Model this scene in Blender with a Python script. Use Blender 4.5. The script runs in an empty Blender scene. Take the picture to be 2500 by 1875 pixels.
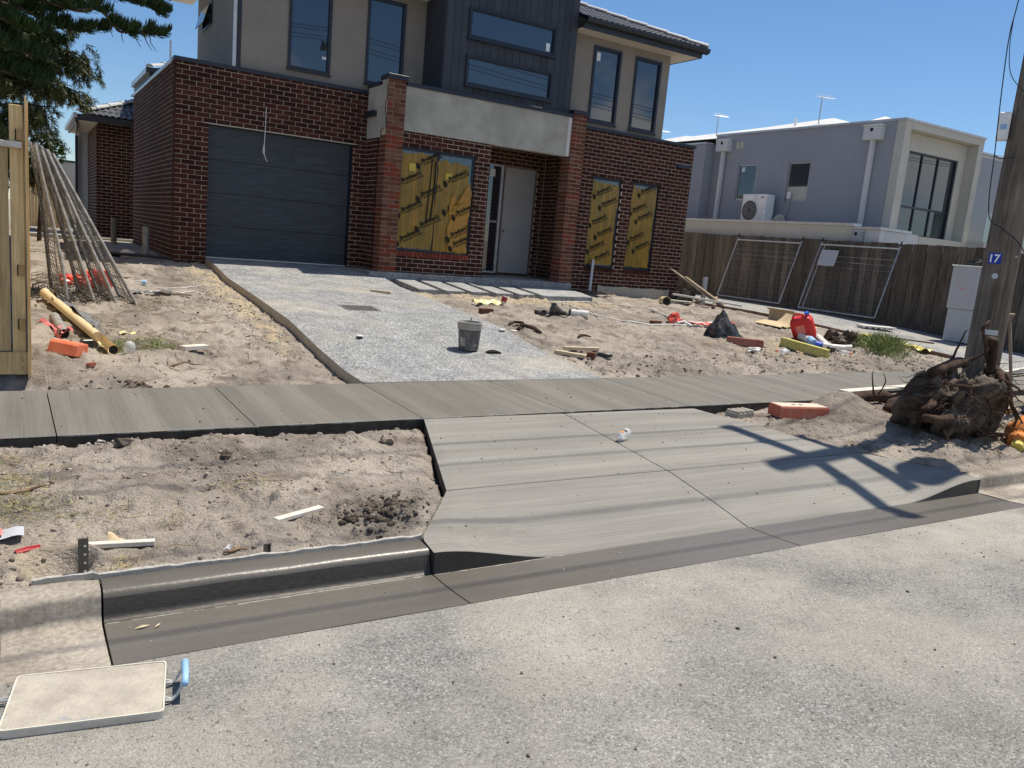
import bpy, bmesh, math, random
import numpy as np
from mathutils import Vector, Matrix

random.seed(7)
S = bpy.context.scene
COL = S.collection

# ------------------------------------------------------------------ camera
cam_d = bpy.data.cameras.new("camera")
cam = bpy.data.objects.new("camera", cam_d)
COL.objects.link(cam)
S.camera = cam
CR = [[0.856316209847974, -0.5088506664824529, 0.08828107369059424],
      [-0.013775607076238663, -0.1933816534658778, -0.9810268950199501],
      [0.5162681293681431, 0.8388531071189798, -0.1726055713919792]]
CC = Vector((-2.3520663764515954, -16.079114790936273, 0.858619282909212))
cam.matrix_world = Matrix(((CR[0][0], -CR[1][0], -CR[2][0], CC.x),
                           (CR[0][1], -CR[1][1], -CR[2][1], CC.y),
                           (CR[0][2], -CR[1][2], -CR[2][2], CC.z),
                           (0, 0, 0, 1)))
cam_d.sensor_width = 36.0
cam_d.lens = 28.412
cam_d.clip_start = 0.05
cam_d.clip_end = 3000

# ------------------------------------------------------------------ world, sun, exposure
SUN_TO = Vector((0.40, 0.056, 1.0)).normalized()          # towards the sun
world = bpy.data.worlds.new("World")
S.world = world
world.use_nodes = True
wn, wl = world.node_tree.nodes, world.node_tree.links
wn.clear()
wo = wn.new("ShaderNodeOutputWorld")
wb = wn.new("ShaderNodeBackground")
sky = wn.new("ShaderNodeTexSky")
sky.sky_type = 'NISHITA'
sky.sun_disc = False
sky.sun_elevation = math.asin(SUN_TO.z)
sky.sun_rotation = math.atan2(SUN_TO.x, SUN_TO.y)
sky.altitude = 300
sky.air_density = 1.0
sky.dust_density = 0.05
sky.ozone_density = 6.0
wb.inputs[1].default_value = 0.098
hs = wn.new("ShaderNodeHueSaturation")
hs.inputs["Saturation"].default_value = 1.08
wl.new(sky.outputs[0], hs.inputs["Color"])
tc = wn.new("ShaderNodeTexCoord")
sx = wn.new("ShaderNodeSeparateXYZ"); wl.new(tc.outputs["Generated"], sx.inputs[0])
cmap = wn.new("ShaderNodeMapping"); cmap.inputs["Scale"].default_value = (1.0, 1.0, 2.2)
wl.new(tc.outputs["Generated"], cmap.inputs[0])
cn = wn.new("ShaderNodeTexNoise"); cn.inputs["Scale"].default_value = 3.4; cn.inputs["Detail"].default_value = 9; cn.inputs["Roughness"].default_value = .56
wl.new(cmap.outputs[0], cn.inputs["Vector"])
def wr(sock, a, b, lo, hi):
    r = wn.new("ShaderNodeMapRange"); r.interpolation_type = 'SMOOTHSTEP'
    for i_, v_ in zip((1, 2, 3, 4), (a, b, lo, hi)): r.inputs[i_].default_value = v_
    wl.new(sock, r.inputs[0]); return r.outputs[0]
def wmul(a, b):
    m_ = wn.new("ShaderNodeMath"); m_.operation = 'MULTIPLY'; wl.new(a, m_.inputs[0]); wl.new(b, m_.inputs[1]); return m_.outputs[0]
# fair-weather clouds: the photograph shows them mirrored in the windows, over the far side of the street
cf = wmul(wmul(wr(cn.outputs["Fac"], .49, .61, 0, .9), wr(sx.outputs[1], -.25, -.02, 1, 0)), wr(sx.outputs[2], .02, .12, 0, 1))
cmx = wn.new("ShaderNodeMix"); cmx.data_type = 'RGBA'; cmx.inputs[7].default_value = (8.2, 8.1, 8.0, 1)
wl.new(cf, cmx.inputs[0]); wl.new(hs.outputs[0], cmx.inputs[6])
wl.new(cmx.outputs[2], wb.inputs[0])
wl.new(wb.outputs[0], wo.inputs[0])

sun_d = bpy.data.lights.new("sun", 'SUN')
sun_d.energy = 5.0
sun_d.angle = math.radians(0.53)
sun_d.color = (1.0, 0.93, 0.80)
sun = bpy.data.objects.new("sun", sun_d)
COL.objects.link(sun)
sun.rotation_euler = (-SUN_TO).to_track_quat('-Z', 'Y').to_euler()
sun.location = (10, -5, 30)

vs = S.view_settings
vs.view_transform = 'Standard'
vs.look = 'None'
vs.gamma = 1.0
vs.use_curve_mapping = False
vs.exposure = 0.26
S.cycles.max_bounces = 6
S.cycles.diffuse_bounces = 3
S.cycles.glossy_bounces = 3
S.cycles.transmission_bounces = 4
S.cycles.transparent_max_bounces = 8
S.cycles.caustics_reflective = False
S.cycles.caustics_refractive = False

# ------------------------------------------------------------------ object helpers
ORG = {}

def link(o, parent=None):
    COL.objects.link(o)
    if parent is not None:
        o.parent = parent
        ORG[o] = ORG.get(parent, Vector((0, 0, 0)))
    return o

def tag(o, label=None, cat=None, group=None, kind=None):
    if label: o['label'] = label
    if cat: o['category'] = cat
    if group: o['group'] = group
    if kind: o['kind'] = kind
    return o

def thing(name, label, cat, loc=(0, 0, 0), group=None, rz=0.0, rot=None):
    o = bpy.data.objects.new(name, None)
    o.empty_display_size = 0.1
    COL.objects.link(o)
    o.location = loc
    o.rotation_euler = rot if rot else (0, 0, rz)
    ORG[o] = Vector(loc)
    return tag(o, label, cat, group)

def setting(name, loc=(0, 0, 0)):
    o = bpy.data.objects.new(name, None)
    COL.objects.link(o)
    o.location = loc
    ORG[o] = Vector(loc)
    o['kind'] = 'structure'
    return o

class MB:
    """collects shapes that become ONE mesh"""
    def __init__(s):
        s.v, s.f, s.t = [], [], []
    def add(s, vs_, fs_, t=0.5):
        n = len(s.v)
        s.v.extend([tuple(p) for p in vs_])
        s.f.extend([tuple(n + i for i in f) for f in fs_])
        s.t.extend([t] * len(fs_))
        return s
    def box(s, a, b, t=0.5):
        x0, y0, z0 = a; x1, y1, z1 = b
        return s.add([(x0, y0, z0), (x1, y0, z0), (x1, y1, z0), (x0, y1, z0),
                      (x0, y0, z1), (x1, y0, z1), (x1, y1, z1), (x0, y1, z1)],
                     [(0, 3, 2, 1), (4, 5, 6, 7), (0, 1, 5, 4), (1, 2, 6, 5), (2, 3, 7, 6), (3, 0, 4, 7)], t)
    def obox(s, c, ax, ay, az, t=0.5):
        c, ax, ay, az = map(Vector, (c, ax, ay, az))
        P = [c + sx * ax + sy * ay + sz * az for sz in (-1, 1) for sx, sy in ((-1, -1), (1, -1), (1, 1), (-1, 1))]
        return s.add(P, [(0, 3, 2, 1), (4, 5, 6, 7), (0, 1, 5, 4), (1, 2, 6, 5), (2, 3, 7, 6), (3, 0, 4, 7)], t)
    def plank(s, p, q, w, h, up=(0, 0, 1), t=0.5):
        p, q = Vector(p), Vector(q)
        d = q - p
        u = Vector(up)
        side = d.cross(u).normalized()
        u = side.cross(d).normalized()
        return s.obox((p + q) / 2, d / 2, side * w / 2, u * h / 2, t)
    def tube(s, pts, r, n=8, cap=True, t=0.5):
        pts = [Vector(p) for p in pts]
        m = len(pts)
        rs = r if isinstance(r, (list, tuple)) else [r] * m
        vs_, fs_ = [], []
        ref = Vector((0.13, 0.21, 1)).normalized()
        for i, p in enumerate(pts):
            d = (pts[min(i + 1, m - 1)] - pts[max(i - 1, 0)])
            d = d.normalized() if d.length > 1e-9 else Vector((0, 0, 1))
            if abs(d.dot(ref)) > 0.97: ref = Vector((1, 0.2, 0)).normalized()
            a = d.cross(ref).normalized(); b = d.cross(a)
            ref = (ref - d * ref.dot(d)).normalized()
            for k in range(n):
                w = 2 * math.pi * k / n
                vs_.append(p + (a * math.cos(w) + b * math.sin(w)) * rs[i])
        for i in range(m - 1):
            for k in range(n):
                k2 = (k + 1) % n
                fs_.append((i * n + k, i * n + k2, (i + 1) * n + k2, (i + 1) * n + k))
        if cap:
            fs_.append(tuple(range(n - 1, -1, -1)))
            fs_.append(tuple((m - 1) * n + k for k in range(n)))
        return s.add(vs_, fs_, t)
    def lathe(s, prof, n=24, c=(0, 0, 0), t=0.5):
        vs_, fs_ = [], []
        for r, z in prof:
            for k in range(n):
                w = 2 * math.pi * k / n
                vs_.append((c[0] + r * math.cos(w), c[1] + r * math.sin(w), c[2] + z))
        for i in range(len(prof) - 1):
            for k in range(n):
                k2 = (k + 1) % n
                fs_.append((i * n + k, i * n + k2, (i + 1) * n + k2, (i + 1) * n + k))
        return s.add(vs_, fs_, t)
    def disc(s, c, r, n=20, axis='Z', t=0.5):
        vs_ = []
        for k in range(n):
            w = 2 * math.pi * k / n
            a, b = r * math.cos(w), r * math.sin(w)
            vs_.append((c[0] + a, c[1] + b, c[2]) if axis == 'Z' else ((c[0] + a, c[1], c[2] + b) if axis == 'Y' else (c[0], c[1] - a, c[2] + b)))
        return s.add(vs_, [tuple(range(n))], t)
    def grid(s, P, t=0.5, closed=False):
        nu, nv = len(P), len(P[0])
        vs_ = [p for row in P for p in row]
        fs_ = []
        for i in range(nu - 1):
            for j in range(nv - 1):
                fs_.append((i * nv + j, (i + 1) * nv + j, (i + 1) * nv + j + 1, i * nv + j + 1))
        return s.add(vs_, fs_, t)
    def prism(s, prof, axis_from, axis_to, t=0.5):
        """closed profile given as 3-D offsets, swept from one point to another"""
        a, b = Vector(axis_from), Vector(axis_to)
        n = len(prof)
        vs_ = [a + Vector(p) for p in prof] + [b + Vector(p) for p in prof]
        fs_ = [(i, (i + 1) % n, n + (i + 1) % n, n + i) for i in range(n)]
        fs_ += [tuple(range(n - 1, -1, -1)), tuple(range(n, 2 * n))]
        return s.add(vs_, fs_, t)
    def mesh(s, name, mt, org=(0, 0, 0), smooth=False, bevel=0.0, seg=1):
        me = bpy.data.meshes.new(name)
        ox, oy, oz = org
        me.from_pydata([(x - ox, y - oy, z - oz) for x, y, z in s.v], [], s.f)
        at = me.attributes.new('tint', 'FLOAT', 'FACE')
        at.data.foreach_set('value', s.t)
        bm = bmesh.new(); bm.from_mesh(me)
        if bevel > 0:
            ed = [e for e in bm.edges if len(e.link_faces) == 2 and e.calc_face_angle(0) > 0.5]
            bmesh.ops.bevel(bm, geom=ed, offset=bevel, segments=seg, affect='EDGES', clamp_overlap=True)
        bmesh.ops.recalc_face_normals(bm, faces=bm.faces)
        bm.to_mesh(me); bm.free()
        if smooth: me.polygons.foreach_set('use_smooth', [True] * len(me.polygons))
        me.materials.append(mt)
        me.update()
        return me
    def build(s, name, mt, parent=None, smooth=False, bevel=0.0, seg=1, local=False):
        org = Vector((0, 0, 0)) if (local or parent is None) else ORG.get(parent, Vector((0, 0, 0)))
        o = bpy.data.objects.new(name, s.mesh(name, mt, org, smooth, bevel, seg))
        return link(o, parent)

def build_np(name, V, F, mt, parent=None, tint=None, smooth=False):
    V = np.asarray(V, dtype=np.float32); F = np.asarray(F, dtype=np.int32)
    if parent is not None:
        V = V - np.array(ORG.get(parent, Vector((0, 0, 0))), dtype=np.float32)
    me = bpy.data.meshes.new(name)
    k = F.shape[1]
    me.vertices.add(len(V)); me.vertices.foreach_set('co', V.ravel())
    me.loops.add(F.size); me.loops.foreach_set('vertex_index', F.ravel())
    me.polygons.add(len(F))
    me.polygons.foreach_set('loop_start', np.arange(0, F.size, k, dtype=np.int32))
    me.polygons.foreach_set('loop_total', np.full(len(F), k, dtype=np.int32))
    if smooth: me.polygons.foreach_set('use_smooth', np.ones(len(F), dtype=bool))
    me.update(calc_edges=True)
    me.validate()
    if tint is not None:
        at = me.attributes.new('tint', 'FLOAT', 'FACE')
        at.data.foreach_set('value', np.asarray(tint, dtype=np.float32))
    me.materials.append(mt)
    o = bpy.data.objects.new(name, me)
    return link(o, parent)

# ------------------------------------------------------------------ materials
def mat(name, c1, c2=None, scale=4.0, rough=0.8, spec=0.3, metal=0.0, bump=0.0, bscale=90.0, bdist=0.01,
        stretch=(1, 1, 1), detail=5.0, tint=0.0, fine=0.0, fscale=160.0, fstretch=(1, 1, 1), blotch=0.0,
        blscale=1.3, ramp=(0.35, 0.65), ior=1.45, alpha=1.0, coat=0.0, trans=0.0):
    m = bpy.data.materials.new(name)
    m.use_nodes = True
    nt = m.node_tree; N = nt.nodes; L = nt.links
    b = N["Principled BSDF"]
    b.inputs["Roughness"].default_value = rough
    b.inputs["Specular IOR Level"].default_value = spec
    b.inputs["Metallic"].default_value = metal
    b.inputs["IOR"].default_value = ior
    b.inputs["Alpha"].default_value = alpha
    b.inputs["Coat Weight"].default_value = coat
    b.inputs["Transmission Weight"].default_value = trans
    c1 = tuple(c1) + (1,); c2 = (tuple(c2) + (1,)) if c2 else tuple(min(1, x * 1.25) for x in c1[:3]) + (1,)
    geo = N.new("ShaderNodeNewGeometry")
    def coords(st):
        mp = N.new("ShaderNodeMapping"); mp.inputs["Scale"].default_value = st
        L.new(geo.outputs["Position"], mp.inputs[0]); return mp.outputs[0]
    def noise(sc, st, det=5.0):
        n = N.new("ShaderNodeTexNoise"); n.inputs["Scale"].default_value = sc; n.inputs["Detail"].default_value = det
        n.inputs["Roughness"].default_value = 0.6
        L.new(coords(st), n.inputs["Vector"]); return n.outputs["Fac"]
    def rng(sock, a, b_, lo, hi):
        r = N.new("ShaderNodeMapRange"); r.inputs[1].default_value = a; r.inputs[2].default_value = b_
        r.inputs[3].default_value = lo; r.inputs[4].default_value = hi
        L.new(sock, r.inputs[0]); return r.outputs[0]
    mx = N.new("ShaderNodeMix"); mx.data_type = 'RGBA'
    mx.inputs[6].default_value = c1; mx.inputs[7].default_value = c2
    L.new(rng(noise(scale, stretch, detail), ramp[0], ramp[1], 0, 1), mx.inputs[0])
    col = mx.outputs[2]
    def mult(col, sock):
        v = N.new("ShaderNodeVectorMath"); v.operation = 'SCALE'
        L.new(col, v.inputs[0]); L.new(sock, v.inputs["Scale"]); return v.outputs[0]
    if fine: col = mult(col, rng(noise(fscale, fstretch, 2.0), 0.3, 0.7, 1 - fine, 1 + fine))
    if blotch: col = mult(col, rng(noise(blscale, (1, 1, 1), 3.0), 0.3, 0.7, 1 - blotch, 1 + blotch))
    if tint:
        a = N.new("ShaderNodeAttribute"); a.attribute_name = 'tint'
        col = mult(col, rng(a.outputs["Fac"], 0, 1, 1 - tint, 1 + tint))
    L.new(col, b.inputs["Base Color"])
    if bump:
        bp = N.new("ShaderNodeBump"); bp.inputs["Strength"].default_value = bump; bp.inputs["Distance"].default_value = bdist
        L.new(noise(bscale, fstretch if fine else (1, 1, 1), 4.0), bp.inputs["Height"])
        L.new(bp.outputs[0], b.inputs["Normal"])
    return m

def extra(m):
    nt = m.node_tree
    return nt.nodes, nt.links, nt.nodes["Principled BSDF"]

M = {}
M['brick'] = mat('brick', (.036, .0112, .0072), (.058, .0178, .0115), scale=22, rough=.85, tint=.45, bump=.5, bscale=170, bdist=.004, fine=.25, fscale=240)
M['brick_red'] = mat('brick_red', (.15, .035, .024), (.2, .05, .035), scale=22, rough=.85, tint=.35, bump=.4, bscale=170, bdist=.004)
def brick_mixed():
    m = mat('brick_mixed', (.2, .1, .07), None, scale=14, rough=.9, bump=.5, bscale=170, bdist=.004, fine=.3, fscale=60)
    N, L, b = extra(m)
    a = N.new("ShaderNodeAttribute"); a.attribute_name = 'tint'
    r = N.new("ShaderNodeValToRGB"); r.color_ramp.interpolation = 'CONSTANT'
    e = r.color_ramp.elements
    e[0].position = 0; e[0].color = (.105, .066, .05, 1)
    e[1].position = .3; e[1].color = (.115, .05, .038, 1)
    for p, c in ((.5, (.13, .095, .075, 1)), (.72, (.085, .044, .034, 1)), (.9, (.15, .05, .03, 1))):
        x = e.new(p); x.color = c
    L.new(a.outputs["Fac"], r.inputs[0])
    mxx = N.new("ShaderNodeMix"); mxx.data_type = 'RGBA'; mxx.blend_type = 'MULTIPLY'; mxx.inputs[0].default_value = .55
    old = b.inputs["Base Color"].links[0].from_socket
    br = N.new("ShaderNodeVectorMath"); br.operation = 'SCALE'; br.inputs["Scale"].default_value = 6
    L.new(old, br.inputs[0]); L.new(r.outputs[0], mxx.inputs[6]); L.new(br.outputs[0], mxx.inputs[7])
    L.new(mxx.outputs[2], b.inputs["Base Color"])
    return m
M['brick_mixed'] = brick_mixed()
M['mortar'] = mat('mortar', (.47, .385, .31), (.56, .46, .375), scale=9, rough=.95, bump=.4, bscale=200, bdist=.003)
M['render'] = mat('render', (.235, .215, .192), (.265, .243, .217), scale=2.2, rough=.92, bump=.25, bscale=230, bdist=.002, fine=.06, fscale=300)
M['render_raw'] = mat('render_raw', (.32, .31, .275), (.42, .405, .36), scale=1.6, rough=.95, bump=.3, bscale=120, bdist=.003, blotch=.12, blscale=2.5)
M['render_white'] = mat('render_white', (.60, .60, .60), (.65, .65, .65), scale=1.2, rough=.9, bump=.12, bscale=200, bdist=.002)
M['render_blue'] = mat('render_blue', (.31, .325, .36), (.335, .35, .385), scale=1.2, rough=.9, bump=.12, bscale=200, bdist=.002)
M['render_cream'] = mat('render_cream', (.50, .485, .43), (.55, .535, .48), scale=1.4, rough=.9, bump=.12, bscale=200, bdist=.002)
M['cladding'] = mat('cladding', (.033, .038, .05), (.042, .048, .062), scale=3, rough=.55, spec=.35, tint=.15)
M['navy'] = mat('navy_metal', (.012, .016, .03), (.016, .021, .038), scale=5, rough=.38, spec=.5)
M['frame'] = mat('frame_navy', (.010, .014, .030), (.013, .018, .036), scale=5, rough=.35, spec=.5)
M['fascia'] = mat('fascia_dark', (.02, .023, .03), None, scale=5, rough=.35, spec=.5)
M['metal_pale'] = mat('metal_pale', (.45, .46, .48), None, scale=5, rough=.35, spec=.5, metal=.4)
M['soffit'] = mat('soffit', (.55, .52, .45), (.58, .55, .48), scale=3, rough=.8)
M['garage'] = mat('garage_door', (.032, .038, .048), (.05, .058, .072), scale=3.5, stretch=(.7, 1, 9), rough=.5, spec=.35, bump=.5, bscale=6, bdist=.006, fine=.2, fscale=6, fstretch=(.5, 1, 16))
M['tile'] = mat('roof_tile', (.075, .077, .083), (.10, .102, .108), scale=6, rough=.42, spec=.5, tint=.2)
M['ridge'] = mat('ridge_tile', (.40, .40, .41), (.46, .46, .47), scale=6, rough=.5, spec=.5)
def glass_mat(name, base, rough=.02, ior=2.1):
    return mat(name, base, base, rough=rough, spec=.5, ior=ior)
M['glass'] = glass_mat('window_glass', (.012, .017, .026))
M['glass_n'] = glass_mat('window_glass_neighbour', (.02, .028, .036), ior=1.9)
M['glass_frost'] = mat('frosted_glass', (.36, .46, .44), (.4, .5, .48), rough=.25, spec=.5)
M['sticker'] = mat('paper_sticker', (.62, .66, .68), None, rough=.7)
M['door'] = mat('door_primer', (.37, .36, .365), (.40, .39, .395), scale=2, rough=.6)
M['jamb'] = mat('door_jamb_timber', (.16, .115, .085), (.2, .145, .11), scale=9, rough=.8)
M['brass'] = mat('chrome', (.5, .48, .45), None, rough=.25, metal=1)
M['film_ink'] = mat('black_ink', (.012, .011, .006), None, rough=.6)
def film_mat():
    m = mat('yellow_film', (.18, .125, .018), (.30, .165, .016), scale=3.2, stretch=(2.2, 1, .22), rough=.28, spec=.5, bump=.6, bscale=7, bdist=.03, fine=.28, fscale=11, fstretch=(2.4, 1, .12), blotch=.22, blscale=1.7)
    return m
M['film'] = film_mat()
M['film_orange'] = mat('orange_film', (.34, .17, .02), (.42, .22, .03), scale=3, stretch=(2.2, 1, .3), rough=.3, spec=.5, bump=.6, bscale=9, bdist=.03)
M['tape'] = mat('yellow_tape', (.46, .36, .07), None, rough=.6)

def sand_mat():
    m = mat('sand', (.205, .178, .153), (.385, .338, .287), scale=1.1, rough=.97, spec=.08, detail=9, ramp=(.36, .62), bump=1.0, bscale=60, bdist=.022, fine=.32, fscale=110)
    N, L, b = extra(m)
    geo = N.new("ShaderNodeNewGeometry")
    old = b.inputs["Base Color"].links[0].from_socket
    n = N.new("ShaderNodeTexNoise"); n.inputs["Scale"].default_value = 3.1; n.inputs["Detail"].default_value = 7
    L.new(geo.outputs["Position"], n.inputs["Vector"])
    r = N.new("ShaderNodeMapRange"); r.inputs[1].default_value = .56; r.inputs[2].default_value = .68; r.inputs[3].default_value = 0; r.inputs[4].default_value = .62
    L.new(n.outputs["Fac"], r.inputs[0])
    mx = N.new("ShaderNodeMix"); mx.data_type = 'RGBA'; mx.inputs[7].default_value = (.105, .082, .066, 1)
    L.new(r.outputs[0], mx.inputs[0]); L.new(old, mx.inputs[6])
    a = N.new("ShaderNodeAttribute"); a.attribute_name = 'moist_shade'  # mask of moist soil and of shade painted into the sand
    mx2 = N.new("ShaderNodeMix"); mx2.data_type = 'RGBA'; mx2.inputs[7].default_value = (.05, .044, .04, 1)
    L.new(a.outputs["Fac"], mx2.inputs[0]); L.new(mx.outputs[2], mx2.inputs[6])
    a2 = N.new("ShaderNodeAttribute"); a2.attribute_name = 'pale'
    mx3 = N.new("ShaderNodeMix"); mx3.data_type = 'RGBA'; mx3.inputs[7].default_value = (.50, .40, .26, 1)
    L.new(a2.outputs["Fac"], mx3.inputs[0]); L.new(mx2.outputs[2], mx3.inputs[6])
    L.new(mx3.outputs[2], b.inputs["Base Color"])
    return m
M['sand'] = sand_mat()
M['clod'] = mat('clod', (.20, .165, .135), (.32, .265, .215), scale=14, rough=.97, spec=.08, tint=.5, bump=.5, bscale=90)
M['gravel'] = mat('gravel', (.34, .31, .27), (.5, .46, .4), scale=40, rough=.9, tint=.5)
M['stone'] = mat('road_stone', (.2, .2, .2), (.38, .37, .36), scale=40, rough=.9, tint=.7)

def concrete(name, c1, c2, fst, fine, rough=.8, spec=.3, fs=1.0, blotch=.07, stain=None):
    m = mat(name, c1, c2, scale=1.0, stretch=fst[0], rough=rough, spec=spec, detail=8, ramp=(.38, .62), fine=fine, fscale=fs, fstretch=fst[1], bump=.45, bscale=fs, bdist=.004, blotch=blotch, blscale=.9)
    N, L, b = extra(m)
    geo = N.new("ShaderNodeNewGeometry")
    old = b.inputs["Base Color"].links[0].from_socket
    n = N.new("ShaderNodeTexNoise"); n.inputs["Scale"].default_value = 260; n.inputs["Detail"].default_value = 2
    L.new(geo.outputs["Position"], n.inputs["Vector"])
    r = N.new("ShaderNodeMapRange"); r.inputs[1].default_value = .3; r.inputs[2].default_value = .7; r.inputs[3].default_value = .9; r.inputs[4].default_value = 1.1
    L.new(n.outputs["Fac"], r.inputs[0])
    v = N.new("ShaderNodeVectorMath"); v.operation = 'SCALE'
    L.new(old, v.inputs[0]); L.new(r.outputs[0], v.inputs["Scale"]); L.new(v.outputs[0], b.inputs["Base Color"])
    return m
# broom finish: strokes across the footpath, strokes along the street on the crossover
M['path'] = concrete('footpath_concrete', (.132, .123, .107), (.172, .160, .139), ((4.5, .25, 1), (110, 1.2, 1)), .10, rough=.72, spec=.35)
M['apron'] = concrete('crossover_concrete', (.195, .186, .168), (.25, .238, .216), ((.22, 4.2, 4.2), (1.0, 105, 105)), .14, rough=.8, spec=.3)
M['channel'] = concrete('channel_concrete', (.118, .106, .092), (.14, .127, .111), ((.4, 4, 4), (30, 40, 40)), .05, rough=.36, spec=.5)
M['kerbface'] = concrete('kerb_wet_shaded_concrete', (.05, .044, .038), (.07, .062, .054), ((1, 3, 3), (30, 60, 60)), .18, rough=.5, spec=.5)  # wet concrete, darkened further to paint in the shade on this face
M['oldkerb'] = concrete('old_kerb_concrete', (.23, .2, .165), (.36, .32, .27), ((2.2, 2.2, 2.2), (45, 45, 45)), .24, rough=.9, spec=.2, blotch=.25)
M['joint'] = mat('joint_dark', (.05, .045, .04), None, rough=.95)
M['edge_dark'] = mat('slab_edge_shaded', (.045, .04, .035), (.08, .07, .06), scale=12, rough=.9, bump=.6, bscale=60)  # trench shade and wet concrete both put into this dark colour
M['whiteline'] = mat('laitance_highlight', (.42, .40, .36), (.26, .245, .22), scale=40, rough=.8)  # laitance on the path edge, painted highlight in the channel

def pebble_mat(name, base, lo, hi, dust=(.40, .36, .29), dustamt=.55, vs_=62.0):
    m = mat(name, base, None, rough=.85, spec=.3)
    N, L, b = extra(m)
    geo = N.new("ShaderNodeNewGeometry")
    vo = N.new("ShaderNodeTexVoronoi"); vo.inputs["Scale"].default_value = vs_
    L.new(geo.outputs["Position"], vo.inputs["Vector"])
    sep = N.new("ShaderNodeSeparateColor"); L.new(vo.outputs["Color"], sep.inputs[0])
    r = N.new("ShaderNodeValToRGB"); e = r.color_ramp.elements
    e[0].position = 0; e[0].color = tuple(lo) + (1,)
    e[1].position = 1; e[1].color = tuple(hi) + (1,)
    x = e.new(.55); x.color = tuple(base) + (1,)
    x = e.new(.86); x.color = tuple(min(1, c * 1.5) for c in base) + (1,)
    L.new(sep.outputs[0], r.inputs[0])
    n = N.new("ShaderNodeTexNoise"); n.inputs["Scale"].default_value = .9; n.inputs["Detail"].default_value = 6
    L.new(geo.outputs["Position"], n.inputs["Vector"])
    rr = N.new("ShaderNodeMapRange"); rr.inputs[1].default_value = .48; rr.inputs[2].default_value = .7; rr.inputs[3].default_value = 0; rr.inputs[4].default_value = dustamt
    L.new(n.outputs["Fac"], rr.inputs[0])
    mx = N.new("ShaderNodeMix"); mx.data_type = 'RGBA'; mx.inputs[7].default_value = tuple(dust) + (1,)
    L.new(rr.outputs[0], mx.inputs[0]); L.new(r.outputs[0], mx.inputs[6])
    n2 = N.new("ShaderNodeTexNoise"); n2.inputs["Scale"].default_value = 3.5; n2.inputs["Detail"].default_value = 8
    L.new(geo.outputs["Position"], n2.inputs["Vector"])
    r2 = N.new("ShaderNodeMapRange"); r2.inputs[1].default_value = .3; r2.inputs[2].default_value = .7; r2.inputs[3].default_value = .8; r2.inputs[4].default_value = 1.18
    L.new(n2.outputs["Fac"], r2.inputs[0])
    v = N.new("ShaderNodeVectorMath"); v.operation = 'SCALE'; L.new(mx.outputs[2], v.inputs[0]); L.new(r2.outputs[0], v.inputs["Scale"])
    L.new(v.outputs[0], b.inputs["Base Color"])
    bp = N.new("ShaderNodeBump"); bp.inputs["Strength"].default_value = .5; bp.inputs["Distance"].default_value = .004
    L.new(vo.outputs["Distance"], bp.inputs["Height"]); bp.invert = True
    L.new(bp.outputs[0], b.inputs["Normal"])
    return m
M['drive'] = pebble_mat('exposed_aggregate', (.24, .245, .25), (.09, .092, .095), (.50, .49, .465), vs_=78.0)
M['step'] = pebble_mat('aggregate_step', (.27, .275, .28), (.13, .13, .13), (.48, .47, .455), dustamt=.25, vs_=78.0)

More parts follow.
